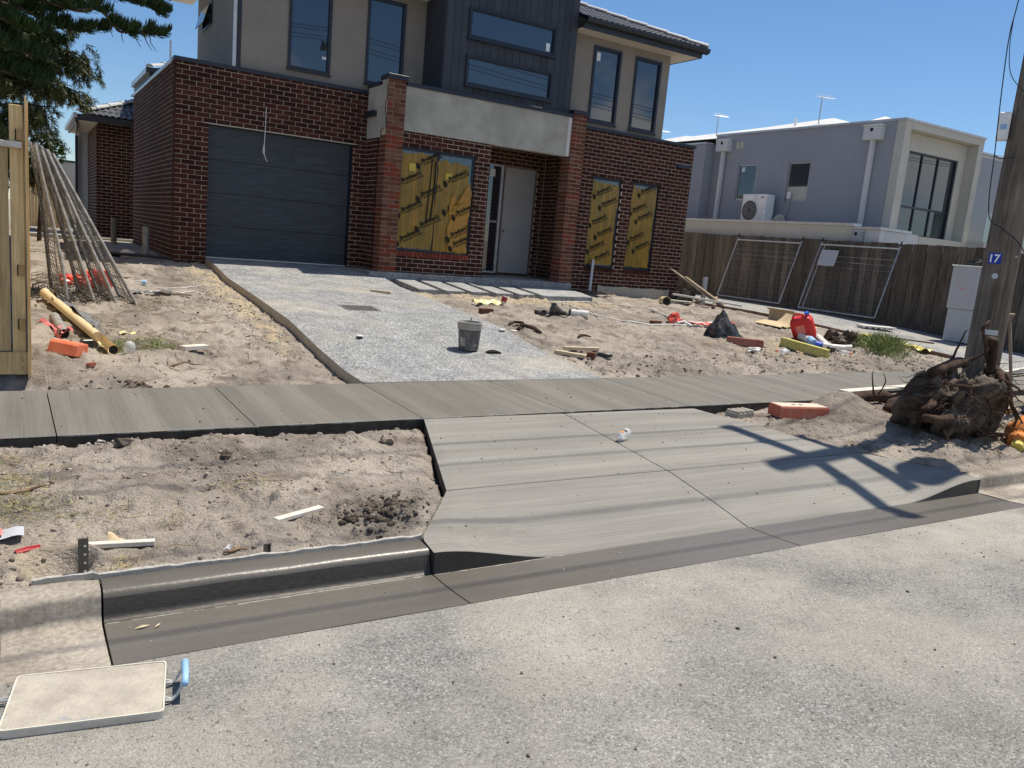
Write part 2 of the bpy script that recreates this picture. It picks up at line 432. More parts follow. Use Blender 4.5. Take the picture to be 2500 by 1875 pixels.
def road_mat():
    m = mat('asphalt', (.2, .2, .2), None, rough=.92, spec=.2)
    N, L, b = extra(m)
    geo = N.new("ShaderNodeNewGeometry")
    vo = N.new("ShaderNodeTexVoronoi"); vo.inputs["Scale"].default_value = 125
    L.new(geo.outputs["Position"], vo.inputs["Vector"])
    sep = N.new("ShaderNodeSeparateColor"); L.new(vo.outputs["Color"], sep.inputs[0])
    r = N.new("ShaderNodeValToRGB"); e = r.color_ramp.elements
    e[0].position = 0; e[0].color = (.095, .093, .09, 1); e[1].position = 1; e[1].color = (.40, .39, .375, 1)
    for p, c in ((.30, (.165, .162, .158, 1)), (.75, (.225, .22, .212, 1)), (.95, (.31, .30, .29, 1))):
        x = e.new(p); x.color = c
    L.new(sep.outputs[0], r.inputs[0])
    def noise(sc, det, st=(1, 1, 1)):
        mp = N.new("ShaderNodeMapping"); mp.inputs["Scale"].default_value = st
        L.new(geo.outputs["Position"], mp.inputs[0])
        n = N.new("ShaderNodeTexNoise"); n.inputs["Scale"].default_value = sc; n.inputs["Detail"].default_value = det; n.inputs["Roughness"].default_value = .62
        L.new(mp.outputs[0], n.inputs["Vector"]); return n.outputs["Fac"]
    def rng(sk, a, c, lo, hi):
        q = N.new("ShaderNodeMapRange"); q.inputs[1].default_value = a; q.inputs[2].default_value = c; q.inputs[3].default_value = lo; q.inputs[4].default_value = hi
        L.new(sk, q.inputs[0]); return q.outputs[0]
    # clay dust carried on the seal, thicker towards the new channel
    dustn = rng(noise(.85, 9, (1, 1.2, 1)), .36, .60, .05, .95)
    sepx = N.new("ShaderNodeSeparateXYZ"); L.new(geo.outputs["Position"], sepx.inputs[0])
    near = rng(sepx.outputs[1], -14.9, -13.3, .30, 1.0)
    mul = N.new("ShaderNodeMath"); mul.operation = 'MULTIPLY'; L.new(dustn, mul.inputs[0]); L.new(near, mul.inputs[1])
    dn = N.new("ShaderNodeMath"); dn.operation = 'MULTIPLY'; L.new(mul.outputs[0], dn.inputs[0]); L.new(rng(noise(130, 3), .34, .56, .25, 1), dn.inputs[1])
    mx = N.new("ShaderNodeMix"); mx.data_type = 'RGBA'; mx.inputs[7].default_value = (.385, .36, .315, 1)
    L.new(dn.outputs[0], mx.inputs[0]); L.new(r.outputs[0], mx.inputs[6])
    pit = rng(noise(70, 2, (1, .55, 1)), .27, .38, .38, 1.0)
    v = N.new("ShaderNodeVectorMath"); v.operation = 'SCALE'; L.new(mx.outputs[2], v.inputs[0]); L.new(pit, v.inputs["Scale"])
    big = rng(noise(1.7, 6), .3, .7, .84, 1.16)
    v2 = N.new("ShaderNodeVectorMath"); v2.operation = 'SCALE'; L.new(v.outputs[0], v2.inputs[0]); L.new(big, v2.inputs["Scale"])
    L.new(v2.outputs[0], b.inputs["Base Color"])
    add = N.new("ShaderNodeMath"); add.operation = 'ADD'
    L.new(noise(95, 3), add.inputs[0]); L.new(rng(vo.outputs["Distance"], 0, .8, .5, 0), add.inputs[1])
    bp = N.new("ShaderNodeBump"); bp.inputs["Strength"].default_value = .75; bp.inputs["Distance"].default_value = .008
    L.new(add.outputs[0], bp.inputs["Height"]); L.new(bp.outputs[0], b.inputs["Normal"])
    return m
M['road'] = road_mat()

M['pine'] = mat('treated_pine', (.50, .345, .165), (.66, .48, .25), scale=3, stretch=(9, 9, .5), rough=.8, tint=.25, fine=.14, fscale=9, fstretch=(6, 6, .35))
M['pine_end'] = mat('pine_end_grain', (.38, .235, .10), (.46, .30, .14), scale=20, rough=.9)
M['oldfence'] = mat('weathered_paling', (.088, .073, .058), (.15, .125, .10), scale=3, stretch=(7, 7, .6), rough=.92, tint=.35, fine=.28, fscale=9, fstretch=(5, 5, .35), bump=.4, bscale=40)
M['timber'] = mat('sawn_timber', (.52, .42, .28), (.62, .52, .37), scale=5, stretch=(3, 3, 3), rough=.8, fine=.12, fscale=30)
M['timber_w'] = mat('bleached_timber', (.55, .5, .43), (.66, .62, .55), scale=9, rough=.85, fine=.12, fscale=40)
M['timber_brown'] = mat('brown_timber', (.17, .105, .065), (.25, .165, .11), scale=8, rough=.85, fine=.2, fscale=40)
M['oldwood'] = mat('rotten_timber', (.2, .15, .105), (.34, .27, .2), scale=9, rough=.95, bump=.7, bscale=50)
M['pole'] = mat('pole_timber', (.115, .094, .072), (.20, .17, .138), scale=2.2, stretch=(7, 7, .35), rough=.92, fine=.3, fscale=7, fstretch=(7, 7, .25), bump=.6, bscale=7, bdist=.01, blotch=.22, blscale=2.6)
M['galv'] = mat('galvanised', (.42, .42, .43), (.52, .52, .53), scale=8, rough=.42, metal=.75)
M['galv_dusty'] = mat('galvanised_dusty', (.19, .185, .175), (.34, .33, .315), scale=14, rough=.7, metal=.25)
M['steel_rust'] = mat('weathered_steel', (.10, .088, .07), (.15, .13, .105), scale=14, rough=.7, metal=.3, bump=.3)
M['wire'] = mat('wire_black', (.015, .015, .017), None, rough=.6)
M['black_plastic'] = mat('black_plastic', (.022, .022, .024), (.05, .048, .046), scale=8, rough=.32, spec=.5)
M['film_grey'] = mat('grey_plastic_sheet', (.11, .11, .11), (.26, .26, .26), scale=6, rough=.35, spec=.5)
M['pvc'] = mat('pvc_cream', (.62, .50, .30), (.68, .56, .35), scale=4, rough=.45, fine=.08, fscale=20)
M['pvc_white'] = mat('pvc_white', (.66, .64, .58), (.72, .70, .65), scale=6, rough=.4, fine=.08, fscale=20)
M['inside'] = mat('pipe_inside', (.02, .018, .015), None, rough=.9)
M['orange'] = mat('orange_paint', (.66, .15, .07), (.72, .22, .12), scale=9, rough=.7, fine=.1, fscale=60)
M['orange_dusty'] = mat('orange_dusty', (.52, .13, .075), (.50, .22, .15), scale=7, rough=.8, fine=.12, fscale=50)
M['dustcap'] = mat('dusty_top', (.52, .44, .36), (.62, .52, .43), scale=12, rough=.9)
M['dusty_red'] = mat('dusty_red_block', (.24, .075, .06), (.33, .15, .12), scale=7, stretch=(1, 1, 5), rough=.85, fine=.16, fscale=40)
M['conc_block'] = mat('bare_concrete', (.34, .31, .26), (.42, .39, .33), scale=12, rough=.95, bump=.5, bscale=80)
M['red'] = mat('red_plastic', (.56, .022, .018), (.6, .03, .024), scale=5, rough=.42, spec=.5)
M['red_bag'] = mat('red_bag', (.66, .07, .05), (.75, .16, .12), scale=9, rough=.3, spec=.5)
M['red_label'] = mat('red_label', (.68, .2, .16), None, rough=.5)
M['red_pole'] = mat('red_paint', (.36, .022, .028), (.42, .04, .045), scale=9, rough=.5)
M['pink'] = mat('faded_red_plastic', (.62, .14, .14), (.68, .22, .22), scale=9, rough=.6)
M['blue'] = mat('blue_plastic', (.04, .1, .5), None, rough=.4)
M['blue_grip'] = mat('pale_blue_grip', (.27, .47, .72), (.33, .53, .76), scale=14, rough=.5)
M['alu'] = mat('aluminium', (.55, .55, .55), (.48, .47, .45), scale=14, rough=.45, metal=.55)
M['alu_rim'] = mat('cream_rim', (.58, .55, .46), (.66, .63, .54), scale=14, rough=.6)
M['slurry'] = mat('cement_slurry', (.33, .295, .245), (.45, .41, .345), scale=7, rough=.9, detail=9, bump=.6, bscale=45, bdist=.006, fine=.08, fscale=90)
M['yellow_sheet'] = mat('yellow_plastic', (.62, .52, .12), (.72, .62, .22), scale=7, rough=.4)
M['pale_yellow'] = mat('pale_yellow_plastic', (.72, .64, .30), (.78, .72, .42), scale=8, rough=.4)
M['yellow_timber'] = mat('yellow_timber', (.45, .40, .11), (.56, .51, .19), scale=9, stretch=(1, 1, 3), rough=.8, fine=.12, fscale=30)
M['card'] = mat('cardboard', (.46, .35, .21), (.56, .44, .29), scale=8, rough=.9)
M['white_plastic'] = mat('white_plastic', (.74, .74, .73), None, scale=5, rough=.4)
M['clear'] = mat('clear_plastic', (.70, .72, .72), (.78, .8, .8), rough=.18, spec=.5, alpha=.42)
M['tissue'] = mat('tissue', (.74, .72, .70), None, rough=.9)
M['cab'] = mat('cabinet_grey', (.43, .44, .46), (.46, .47, .49), scale=2, rough=.5, spec=.4)
M['spray'] = mat('pink_spray', (.72, .13, .13), None, rough=.7)
M['sign_blue'] = mat('sign_blue', (.012, .035, .35), None, rough=.4)
M['sign_white'] = mat('sign_white', (.78, .78, .78), None, rough=.5)
M['bark'] = mat('root_bark', (.035, .021, .015), (.085, .050, .034), scale=9, rough=.92, bump=.6, bscale=50)
M['soil'] = mat('dark_soil', (.05, .04, .032), (.17, .138, .112), scale=7, rough=.97, bump=.9, bscale=45, bdist=.02)
M['stick'] = mat('dry_stick', (.15, .095, .055), (.26, .18, .11), scale=12, rough=.9)
M['straw'] = mat('dry_grass', (.34, .27, .12), (.44, .36, .18), scale=3, rough=.9, tint=.45)
M['grass'] = mat('green_grass', (.14, .19, .055), (.26, .31, .12), scale=3, rough=.8, tint=.4)
M['trunk'] = mat('tree_trunk', (.055, .042, .032), (.1, .08, .062), scale=6, rough=.95, bump=.6, bscale=30)
M['conifer'] = mat('conifer_needles', (.020, .042, .014), (.042, .082, .024), scale=2, rough=.6, spec=.35, tint=.45)
M['willow'] = mat('willow_leaves', (.055, .075, .026), (.12, .14, .048), scale=1.6, rough=.5, spec=.45, tint=.5)
M['leafy'] = mat('broad_leaves', (.045, .082, .024), (.085, .14, .04), scale=2, rough=.55, spec=.4, tint=.45)
for k_ in ('conifer', 'willow', 'leafy', 'grass'):
    M[k_].node_tree.nodes["Principled BSDF"].inputs["Subsurface Weight"].default_value = 0.0
M['bucket'] = mat('bucket_grey', (.085, .082, .08), (.20, .19, .18), scale=8, stretch=(2, 2, .8), rough=.7, detail=8, fine=.14, fscale=30)
M['bucket_rim'] = mat('bucket_rim_slurry', (.34, .31, .26), (.48, .44, .38), scale=16, rough=.85, bump=.4, bscale=60)
M['leather'] = mat('boot_leather', (.05, .047, .044), (.13, .12, .105), scale=16, rough=.75, bump=.4, bscale=70)
M['glove'] = mat('black_cloth', (.012, .012, .012), (.03, .03, .03), scale=20, rough=.9)
M['orange_cloth'] = mat('orange_mesh', (.60, .19, .045), (.68, .26, .08), scale=9, stretch=(1, 1, 3), rough=.8, bump=.5, bscale=70)
M['conc_strip'] = mat('kerb_spill', (.34, .32, .29), (.48, .46, .42), scale=22, rough=.9, bump=.9, bscale=60, bdist=.01)
# ------------------------------------------------------------------ terrain height
def _h(ix, iy, s):
    n = (ix.astype(np.int64) * 374761393 + iy.astype(np.int64) * 668265263 + s * 974634777) & 0xffffffff
    n = ((n ^ (n >> 13)) * 1274126177) & 0xffffffff
    return ((n ^ (n >> 16)) & 0xffff) / 65535.0

def vnoise(x, y, s=0):
    x = np.asarray(x, float); y = np.asarray(y, float)
    xi = np.floor(x); yi = np.floor(y)
    u = x - xi; v = y - yi
    u = u * u * u * (u * (6 * u - 15) + 10); v = v * v * v * (v * (6 * v - 15) + 10)
    a = _h(xi, yi, s); b = _h(xi + 1, yi, s); c = _h(xi, yi + 1, s); d = _h(xi + 1, yi + 1, s)
    return (a + (b - a) * u) * (1 - v) + (c + (d - c) * u) * v

def fbm(x, y, o=4, s=0, g=.5):
    r = 0; a = 1; t = 0
    for i in range(o):
        r = r + a * (vnoise(x * 2 ** i + 17.3 * i, y * 2 ** i - 9.1 * i, s + i) - .5); t += a; a *= g
    return r / t * 2

PY = [-8.5, -7.87, -6.86, -5.8, -4, -2, -1, 0, 2, 12]
PD = [-.668, -.64, -.535, -.385, -.262, -.145, -.02, .055, .06, .06]
RY = [-8.5, -7.6, -6.9, -5.4, -4.8, -4, -2.7, -.95, 3]
RZ = [-.60, -.49, -.46, -.36, -.31, -.30, -.24, -.23, -.2]
def prof(y): return np.interp(y, PY, PD)
def lane(y): return np.interp(y, RY, RZ)
def path_z(x, y): return -.69 + (y + 9.94) * .017 + .0075 * (np.clip(x, -6, 16) - .575)

rp = random.Random(11)
PITS = []
def pit(x, y, r, d): PITS.append((x, y, r, d))
for i in range(120): pit(rp.uniform(-2.6, .5), rp.uniform(-12.15, -10.05), rp.uniform(.02, .06), rp.uniform(.006, .022))
for i in range(60): pit(rp.uniform(3.8, 8), rp.uniform(-12.15, -10.05), rp.uniform(.03, .09), rp.uniform(.008, .03))
for i in range(150): pit(rp.uniform(-2.3, .5), rp.uniform(-8.4, -1), rp.uniform(.04, .12), rp.uniform(.01, .035))
for i in range(260): pit(rp.uniform(3.8, 12), rp.uniform(-8.4, -1), rp.uniform(.04, .12), rp.uniform(.01, .035))
pit(-2.24, -12.05, .13, .10); pit(-2.16, -12.0, .07, .05); pit(-.98, -10.58, .10, .05); pit(-1.42, -10.5, .05, .025)
pit(-.42, -11.9, .12, -.045); pit(-.62, -11.98, .10, -.03); pit(-1.78, -8.3, .22, .14); pit(-2.3, -8.25, .4, .16)
MOUNDS = [(-1.25, -10.35, .55, .2, .05), (-.35, -10.45, .35, .22, .05), (.05, -10.9, .3, .4, .035), (-1.0, -11.35, .5, .25, .03),
          (-.25, -11.75, .32, .3, .04), (-1.6, -11.2, .5, .3, .02),
          (5.30, -10.48, .42, .28, .22), (5.2, -10.85, .45, .4, .10), (6.3, -10.55, .7, .35, .08), (5.6, -11.2, .8, .5, .07), (4.3, -10.75, .3, .3, .03),
          (7.4, -11.6, .8, .35, .05), (5.2, -11.7, .6, .3, .04),
          (-.25, -6.3, .35, .7, .08), (-1.2, -5.6, .5, .5, .05), (-2.2, -7.2, .25, 1.0, .10), (-2.25, -5.6, .2, .9, .07),
          (-1.2, -7.7, .6, .2, .04), (4.6, -7.9, .5, .25, .06), (5.7, -7.9, .7, .3, .07), (7.4, -7.7, .7, .35, .09), (9.2, -7.9, .9, .25, .06),
          (10.9, -7.2, .5, .4, .12), (6.6, -6.6, .6, .5, .05), (8.6, -3.8, .8, .5, .04), (-1.9, -3.0, .3, .8, .05)]

APL = [(-9.94, .575), (-11.635, -.037), (-12.24, -.482), (-12.45, -.495)]
APR = [(-9.94, 3.70), (-10.234, 3.772), (-10.849, 3.939), (-11.497, 4.075), (-11.857, 4.396), (-12.272, 4.72), (-12.45, 4.75)]
def apl(y): return np.interp(-y, [-p[0] for p in APL], [p[1] for p in APL])
def apr(y): return np.interp(-y, [-p[0] for p in APR], [p[1] for p in APR])

def H(x, y, rough=True):
    x = np.asarray(x, float); y = np.asarray(y, float)
    z_verge = np.interp(y, [-12.25, -11.6, -9.94], [-.815, -.775, -.742]) + .004 * (np.clip(x, -6, 14) - .5)
    z_left = prof(y) - .10
    t = np.clip((x - 3.68) / 8.5, 0, 1)
    z_right = (prof(y) - .035) * (1 - t) + t * (lane(y) - .04)
    z = np.where(y < -9.2, z_verge, np.where(x < 2, z_left, z_right))
    for mx, my, rx, ry, h in MOUNDS:
        z = z + h * np.exp(-((x - mx) / rx) ** 2 - ((y - my) / ry) ** 2)
    if rough:
        far = np.clip((y + 4) / 6, 0, 1)
        am = np.where(y < -9.2, 1.1, 1.5) * (1 - .5 * far)
        z = z + am * (.032 * fbm(x * 1.7, y * 1.7, 3, 1) + .030 * fbm(x * 5, y * 5, 3, 5) + .017 * fbm(x * 17, y * 17, 4, 9, .64))
        cl = fbm(x * 13, y * 13, 2, 21)
        z = z + am * .05 * np.clip(cl - .28, 0, 1) * np.clip(fbm(x * 1.1, y * 1.1, 2, 30) * 2 + .7, 0, 1.2)
        for px, py, r, d in PITS:
            rr = ((x - px) ** 2 + (y - py) ** 2) / (r * r)
            z = z - d * np.exp(-rr) + d * .35 * np.exp(-((np.sqrt(rr) - 1.4) / .35) ** 2)
    wob = .03 * fbm(x * 5, y * 5, 2, 40)
    # trenches left beside the fresh slabs
    tr = np.clip(1 - (-9.94 - y) / (.13 + wob * 2), 0, 1) * (y < -9.2)
    tr = tr * np.where(x < .7, 1.0, np.clip((5.0 - x) / .5, 0, 1))
    z = z - .075 * tr
    dl = apl(y) - x
    tl = np.clip(1 - dl / (.10 + wob), 0, 1) * (y < -9.94) * (x < 2) * np.clip((y + 12.1) / .5, 0, 1)
    z = z - .06 * tl
    # nothing pokes through the concrete
    ins = (x > apl(y) - .01) & (x < apr(y) + .01) & (y < -9.93) & (y > -12.6)
    z = np.where(ins, np.minimum(z, -1.05), z)
    dr = x - apr(y)
    z = np.where((y < -9.93) & (x > 2) & (dr < .14), np.minimum(z, np.interp(y, [-12.4, -11.63, -9.94], [-.80, -.765, -.73]) + np.maximum(dr, 0) * .8), z)
    z = np.where((y < -9.2) & (y > -9.95), np.minimum(z, -.80), z)
    z = np.where((y >= -9.2) & (y < -8.4), np.minimum(z, path_z(x, y) - .025 + np.clip((y + 8.50) * .9, -.2, .1)), z)
    z = np.where(y < -12.2, np.minimum(z, -.815), z)
    kb = np.clip((-12.0 - y) / .2, 0, 1)
    z = np.where((y < -12.0) & ((x < -.4) | (x > 4.6)), z * (1 - kb) + np.minimum(z, -.802) * kb, z)
    ind = (x > .58) & (x < 3.68) & (y > -8.6) & (y < .3)
    z = np.where(ind, np.minimum(z, prof(y) - .14), z)
    z = np.where((x > .45) & (x <= .58) & (y > -8.5), np.minimum(z, prof(y) - .115 + .02 * fbm(y * 4, x, 2, 3)), z)
    z = np.where((x >= 3.68) & (x < 3.9) & (y > -8.5) & (y < -2.4), np.minimum(z, prof(y) - .02 + .02 * fbm(y * 5, x, 2, 7)), z)
    z = np.where((x > 12.1) & (x < 12.35) & (y > -8.6), np.minimum(z, lane(y) - .05), z)
    z = np.where((x >= 12.35), np.minimum(z, lane(y) - .14), z)
    st = (x > 3.7) & (x < 8.6) & (y > -2.45) & (y < -.9)
    z = np.where(st, np.minimum(z, prof(y) - .10), z)
    return z

def gz(x, y): return float(H(np.array([x]), np.array([y]))[0])

def terrain(name, xs, ys, extra_attr=True):
    X, Y = np.meshgrid(xs, ys, indexing='ij')
    Z = H(X, Y)
    nu, nv = X.shape
    V = np.stack([X.ravel(), Y.ravel(), Z.ravel()], 1)
    i = np.arange(nu - 1)[:, None] * nv + np.arange(nv - 1)[None, :]
    F = np.stack([i, i + nv, i + nv + 1, i + 1], -1).reshape(-1, 4)
    o = build_np(name, V, F, M['sand'], smooth=True)
    x, y = X.ravel(), Y.ravel()
    moist_shade = np.zeros(len(x)); pale = np.zeros(len(x))
    moist_shade = np.maximum(moist_shade, .8 * np.exp(-((x + .52) / .3) ** 2 - ((y + 11.85) / .24) ** 2) * np.clip(fbm(x * 9, y * 9, 3, 3) * 2 + .8, 0, 1))
    moist_shade = np.maximum(moist_shade, .6 * np.exp(-((x + 1.75) / .28) ** 2 - ((y + 8.35) / .16) ** 2))  # shade of the hole by the fence, put into the sand colour
    moist_shade = np.maximum(moist_shade, .5 * np.exp(-((x - 6.4) / .7) ** 2 - ((y + 11.1) / .35) ** 2))
    moist_shade = np.maximum(moist_shade, .8 * np.clip((y + 10.07) / .1, 0, 1) * (y < -9.2) * (x < .7))  # damp and shade of the trench beside the path, painted into the sand
    # crushed rock spilled along the driveway edge and under the stepping slabs
    nn = np.clip(fbm(x * 5, y * 5, 4, 13) * 1.6 + .75, 0, 1)
    pale = np.maximum(pale, .85 * np.clip(1 - np.abs(x - .30 - .12 * np.clip((y + 5) / 3, -1, 1)) / np.interp(y, [-7, -5, -1], [.12, .38, .55]), 0, 1) * (y > -7.2) * (y < .2) * nn)
    pale = np.maximum(pale, .7 * np.exp(-((y + 2.75) / .45) ** 2) * np.clip((x - 3.7) / .2, 0, 1) * np.clip((9 - x) / 1.5, 0, 1) * nn)
    pale = np.maximum(pale, .6 * np.exp(-((y + 6.7) / .7) ** 2 - ((x - 8.8) / 1.2) ** 2) * nn)
    pale = np.maximum(pale, .35 * np.exp(-((y + 11.95) / .22) ** 2 - ((x + 2.35) / .3) ** 2) * nn)
    for nm, arr in (('moist_shade', moist_shade), ('pale', pale)):
        at = o.data.attributes.new(nm, 'FLOAT', 'POINT'); at.data.foreach_set('value', arr.astype(np.float32))
    o['kind'] = 'structure'
    return o

def span(*seg):
    out = []
    for a, b, st in seg: out.extend(np.arange(a, b - 1e-6, st).tolist())
    out.append(seg[-1][1])
    return np.array(out)

terrain('verge', span((-30, -2.8, 1.5), (-2.8, .62, .0125)), span((-12.255, -9.9, .0125)))
terrain('verge', span((3.55, 7.8, .017), (7.8, 10, .06), (10, 40, 1.5)), span((-12.255, -9.9, .016)))
terrain('sand_yard', span((-30, -2.8, 1.5), (-2.8, .62, .022)), span((-8.5, -5, .02), (-5, -1, .04), (-1, 9, .1), (9, 40, 1.5)))
terrain('sand_yard', span((3.6, 12.4, .03), (12.4, 15.6, .4), (15.6, 40, 3)), span((-8.52, -5.5, .022), (-5.5, -2, .04), (-2, 2, .12), (2, 40, 2)))

# broad earth below everything, out to the horizon
MB().box((-900, -900, -1.7), (900, 900, -1.25)).build('ground', M['sand'])['kind'] = 'structure'

# ------------------------------------------------------------------ road
def road():
    xs = span((-80, -6, 6), (-6, 8, .25), (8, 80, 6)); ys = span((-24, -12.857, .25))
    X, Y = np.meshgrid(xs, ys, indexing='ij')
    Z = -.902 + .018 * (-12.857 - Y) - .0016 * (-12.857 - Y) ** 2 + .003 * fbm(X * 1.3, Y * 1.3, 3, 61)
    nu, nv = X.shape
    i = np.arange(nu - 1)[:, None] * nv + np.arange(nv - 1)[None, :]
    F = np.stack([i, i + nv, i + nv + 1, i + 1], -1).reshape(-1, 4)
    o = build_np('road', np.stack([X.ravel(), Y.ravel(), Z.ravel()], 1), F, M['road'], smooth=True)
    o['kind'] = 'structure'
road()
def road_z(x, y):
    d = -12.857 - y
    return -.902 + .018 * d - .0016 * d * d
# opposite side of the street
MB().box((-80, -80, -1.2), (80, -24.0, -.82)).build('verge', M['sand'])['kind'] = 'structure'

# ------------------------------------------------------------------ concrete slabs
def slab_grid(name, fx, fy_rows, zf, mt, parent, nu=26, thick=.13, rnd=.006, side=None):
    """fx(row_y)->(x0,x1); rows of y; zf(x,y)"""
    P = []
    rows = list(fy_rows)
    nr = len(rows)
    for j, y in enumerate(rows):
        x0, x1 = fx(y)
        row = []
        for i in range(nu + 1):
            u = i / nu
            x = x0 + (x1 - x0) * u
            dz = rnd if (i in (0, nu) or j in (0, nr - 1)) else 0
            row.append((x, y, float(zf(x, y)) - dz))
        P.append(row)
    mb = MB(); mb.grid(P); ntop = len(mb.f)
    def skirt(line):
        q = [(p[0], p[1], p[2] - thick) for p in line]
        mb.grid([line, q])
    skirt(P[0]); skirt(P[-1]); skirt([r[0] for r in P]); skirt([r[-1] for r in P])
    o = mb.build(name, mt, parent)
    if side:
        o.data.materials.append(side)
        for k, p in enumerate(o.data.polygons):
            if k >= ntop: p.material_index = 1
    return o

fp = setting('footpath')
PJ = [-14.6, -12.1, -9.6, -7.1, -4.7, -2.185, -.85, .56, 2.05, 3.62, 5.05, 6.5, 8.0, 9.5, 11.0, 12.5, 14, 15.5, 17, 18.5, 20]
def pj(i, y):   # slight skew of every joint
    sk = {7: .025, 8: .1, 9: .02, 10: .07}.get(i, .03)
    return PJ[i] - sk * (-9.22 - y) / .72 * -.5
for i in range(len(PJ) - 1):
    g_ = .004
    def fx(y, i=i): return (pj(i, y) + g_, pj(i + 1, y) - g_)
    ys = np.concatenate([[-9.94, -9.925], np.linspace(-9.8, -8.62, 8), [-8.515, -8.50]])
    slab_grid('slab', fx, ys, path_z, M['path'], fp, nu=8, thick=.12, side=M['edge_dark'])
mb = MB(); mb.box((-14.6, -9.92, -.86), (20, -8.52, -.735)); mb.build('joint_bed', M['joint'], fp)
# pale laitance line on the street edge of the path
mb = MB()
for x0 in np.arange(-4, 4.2, .11):
    if rp.random() < .75 and not (.6 < x0 < 3.6 and rp.random() < .35):
        x1 = x0 + .105
        mb.box((x0, -9.9445, float(path_z(x0, -9.94)) - .012), (x1, -9.9385 + rp.uniform(0, .003), float(path_z(x0, -9.94)) - .0015))
mb.build('edge_line', M['whiteline'], fp)

co = setting('driveway_crossover')
def ap_z(x, y):
    wl_ = np.clip((.35 - x) / .85, 0, 1); wr_ = np.clip((x - 3.7) / .95, 0, 1)
    w = max(wl_, wr_); w = w * w * (3 - 2 * w)
    fr = -.9255 + w * .1255
    zz = np.interp(y, [-12.415, -12.1, -11.65, -10.8, -9.94], [fr, fr * .55 + -.745 * .45, -.745, -.718, -.694])
    return zz
TJ = -11.632
CJ = lambda y: float(np.interp(-y, [9.94, 11.63, 12.43], [2.035, 1.84, 1.915]))
g_ = .005
fr_y = np.concatenate([[-12.425, -12.415], np.linspace(-12.33, TJ - .05, 12), [TJ - g_ - .012, TJ - g_]])
bk_y = np.concatenate([[TJ + g_, TJ + g_ + .012], np.linspace(TJ + .06, -10.02, 10), [-9.958, -9.946]])
for rows in (fr_y, bk_y):
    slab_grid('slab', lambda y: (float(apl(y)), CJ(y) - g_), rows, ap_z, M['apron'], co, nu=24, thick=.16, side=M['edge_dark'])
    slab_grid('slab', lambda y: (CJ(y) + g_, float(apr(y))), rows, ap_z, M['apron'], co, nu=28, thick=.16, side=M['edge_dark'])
mb = MB()
ys = np.linspace(-12.36, -9.95, 24)
mb.grid([[(float(apl(y)) + .02 + (float(apr(y)) - float(apl(y)) - .04) * u, y, float(ap_z(float(apl(y)) + (float(apr(y)) - float(apl(y))) * u, y)) - .022) for u in np.linspace(0, 1, 20)] for y in ys])
mb.build('joint_bed', M['joint'], co)

def smoothed(o):
    for p in o.data.polygons: p.use_smooth = len(p.vertices) == 4
    return o
# ------------------------------------------------------------------ kerb and channel
def kerb_mesh(name, x0, x1, face_m, tray_m, top=-.80, full=True, wob=0.0, parent=None, nx=24, y_off=0.0):
    """profile: back top, top, nose, face, invert, tray, lip"""
    top_p = [(-12.24, top + .004), (-12.345, top)]
    nose = [(-12.345, top)] + [(-12.345 - .040 * math.sin(a), top - .040 + .040 * math.cos(a)) for a in np.linspace(.2, 1.35, 8)]
    face = [nose[-1], (-12.398, -.885)] + [(-12.400 - .034 * (1 - math.cos(a)), -.8955 - .0325 * math.sin(a)) for a in np.linspace(.1, 1.5, 7)]
    tray = [face[-1], (-12.55, -.924), (-12.7, -.915), (-12.84, -.9005), (-12.857, -.899)]
    lip = [(-12.857, -.8992), (-12.858, -1.02)]
    xs = np.linspace(x0, x1, nx)
    def strip(pr):
        out = []
        for x in xs:
            row = []
            for k, (y, z) in enumerate(pr):
                dz = wob * (float(fbm(np.array([x * 4.]), np.array([y * 9.]), 3, 5)[0]))
                row.append((x, y + dz * .6 + y_off, z + dz))
            out.append(row)
        return out
    o = {}
    if full:
        a = MB(); a.grid(strip([(-12.24, -1.0)] + top_p + nose[1:]))
        for xx in (x0, x1):
            pr = [(-12.24, -1.0)] + top_p + nose[1:] + face[1:] + [(-12.424, -1.0)]
            a.add([(xx, y, z) for y, z in pr], [tuple(range(len(pr)))])
        smoothed(a.build('kerb_top', tray_m, parent))
        b = MB(); b.grid(strip(face)); smoothed(b.build('kerb_face', face_m, parent))
    c = MB(); c.grid(strip(tray)); c.grid(strip(lip))
    for xx in (x0, x1):
        pr = tray + lip[1:] + [(-12.424, -1.02)]
        c.add([(xx, y, z) for y, z in pr], [tuple(range(len(pr)))])
    smoothed(c.build('channel', tray_m, parent))

kc = setting('new_kerb')
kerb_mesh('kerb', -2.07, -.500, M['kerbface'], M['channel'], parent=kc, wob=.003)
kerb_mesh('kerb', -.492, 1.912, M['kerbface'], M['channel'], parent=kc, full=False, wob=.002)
kerb_mesh('kerb', 1.922, 4.72, M['kerbface'], M['channel'], parent=kc, full=False, wob=.002)
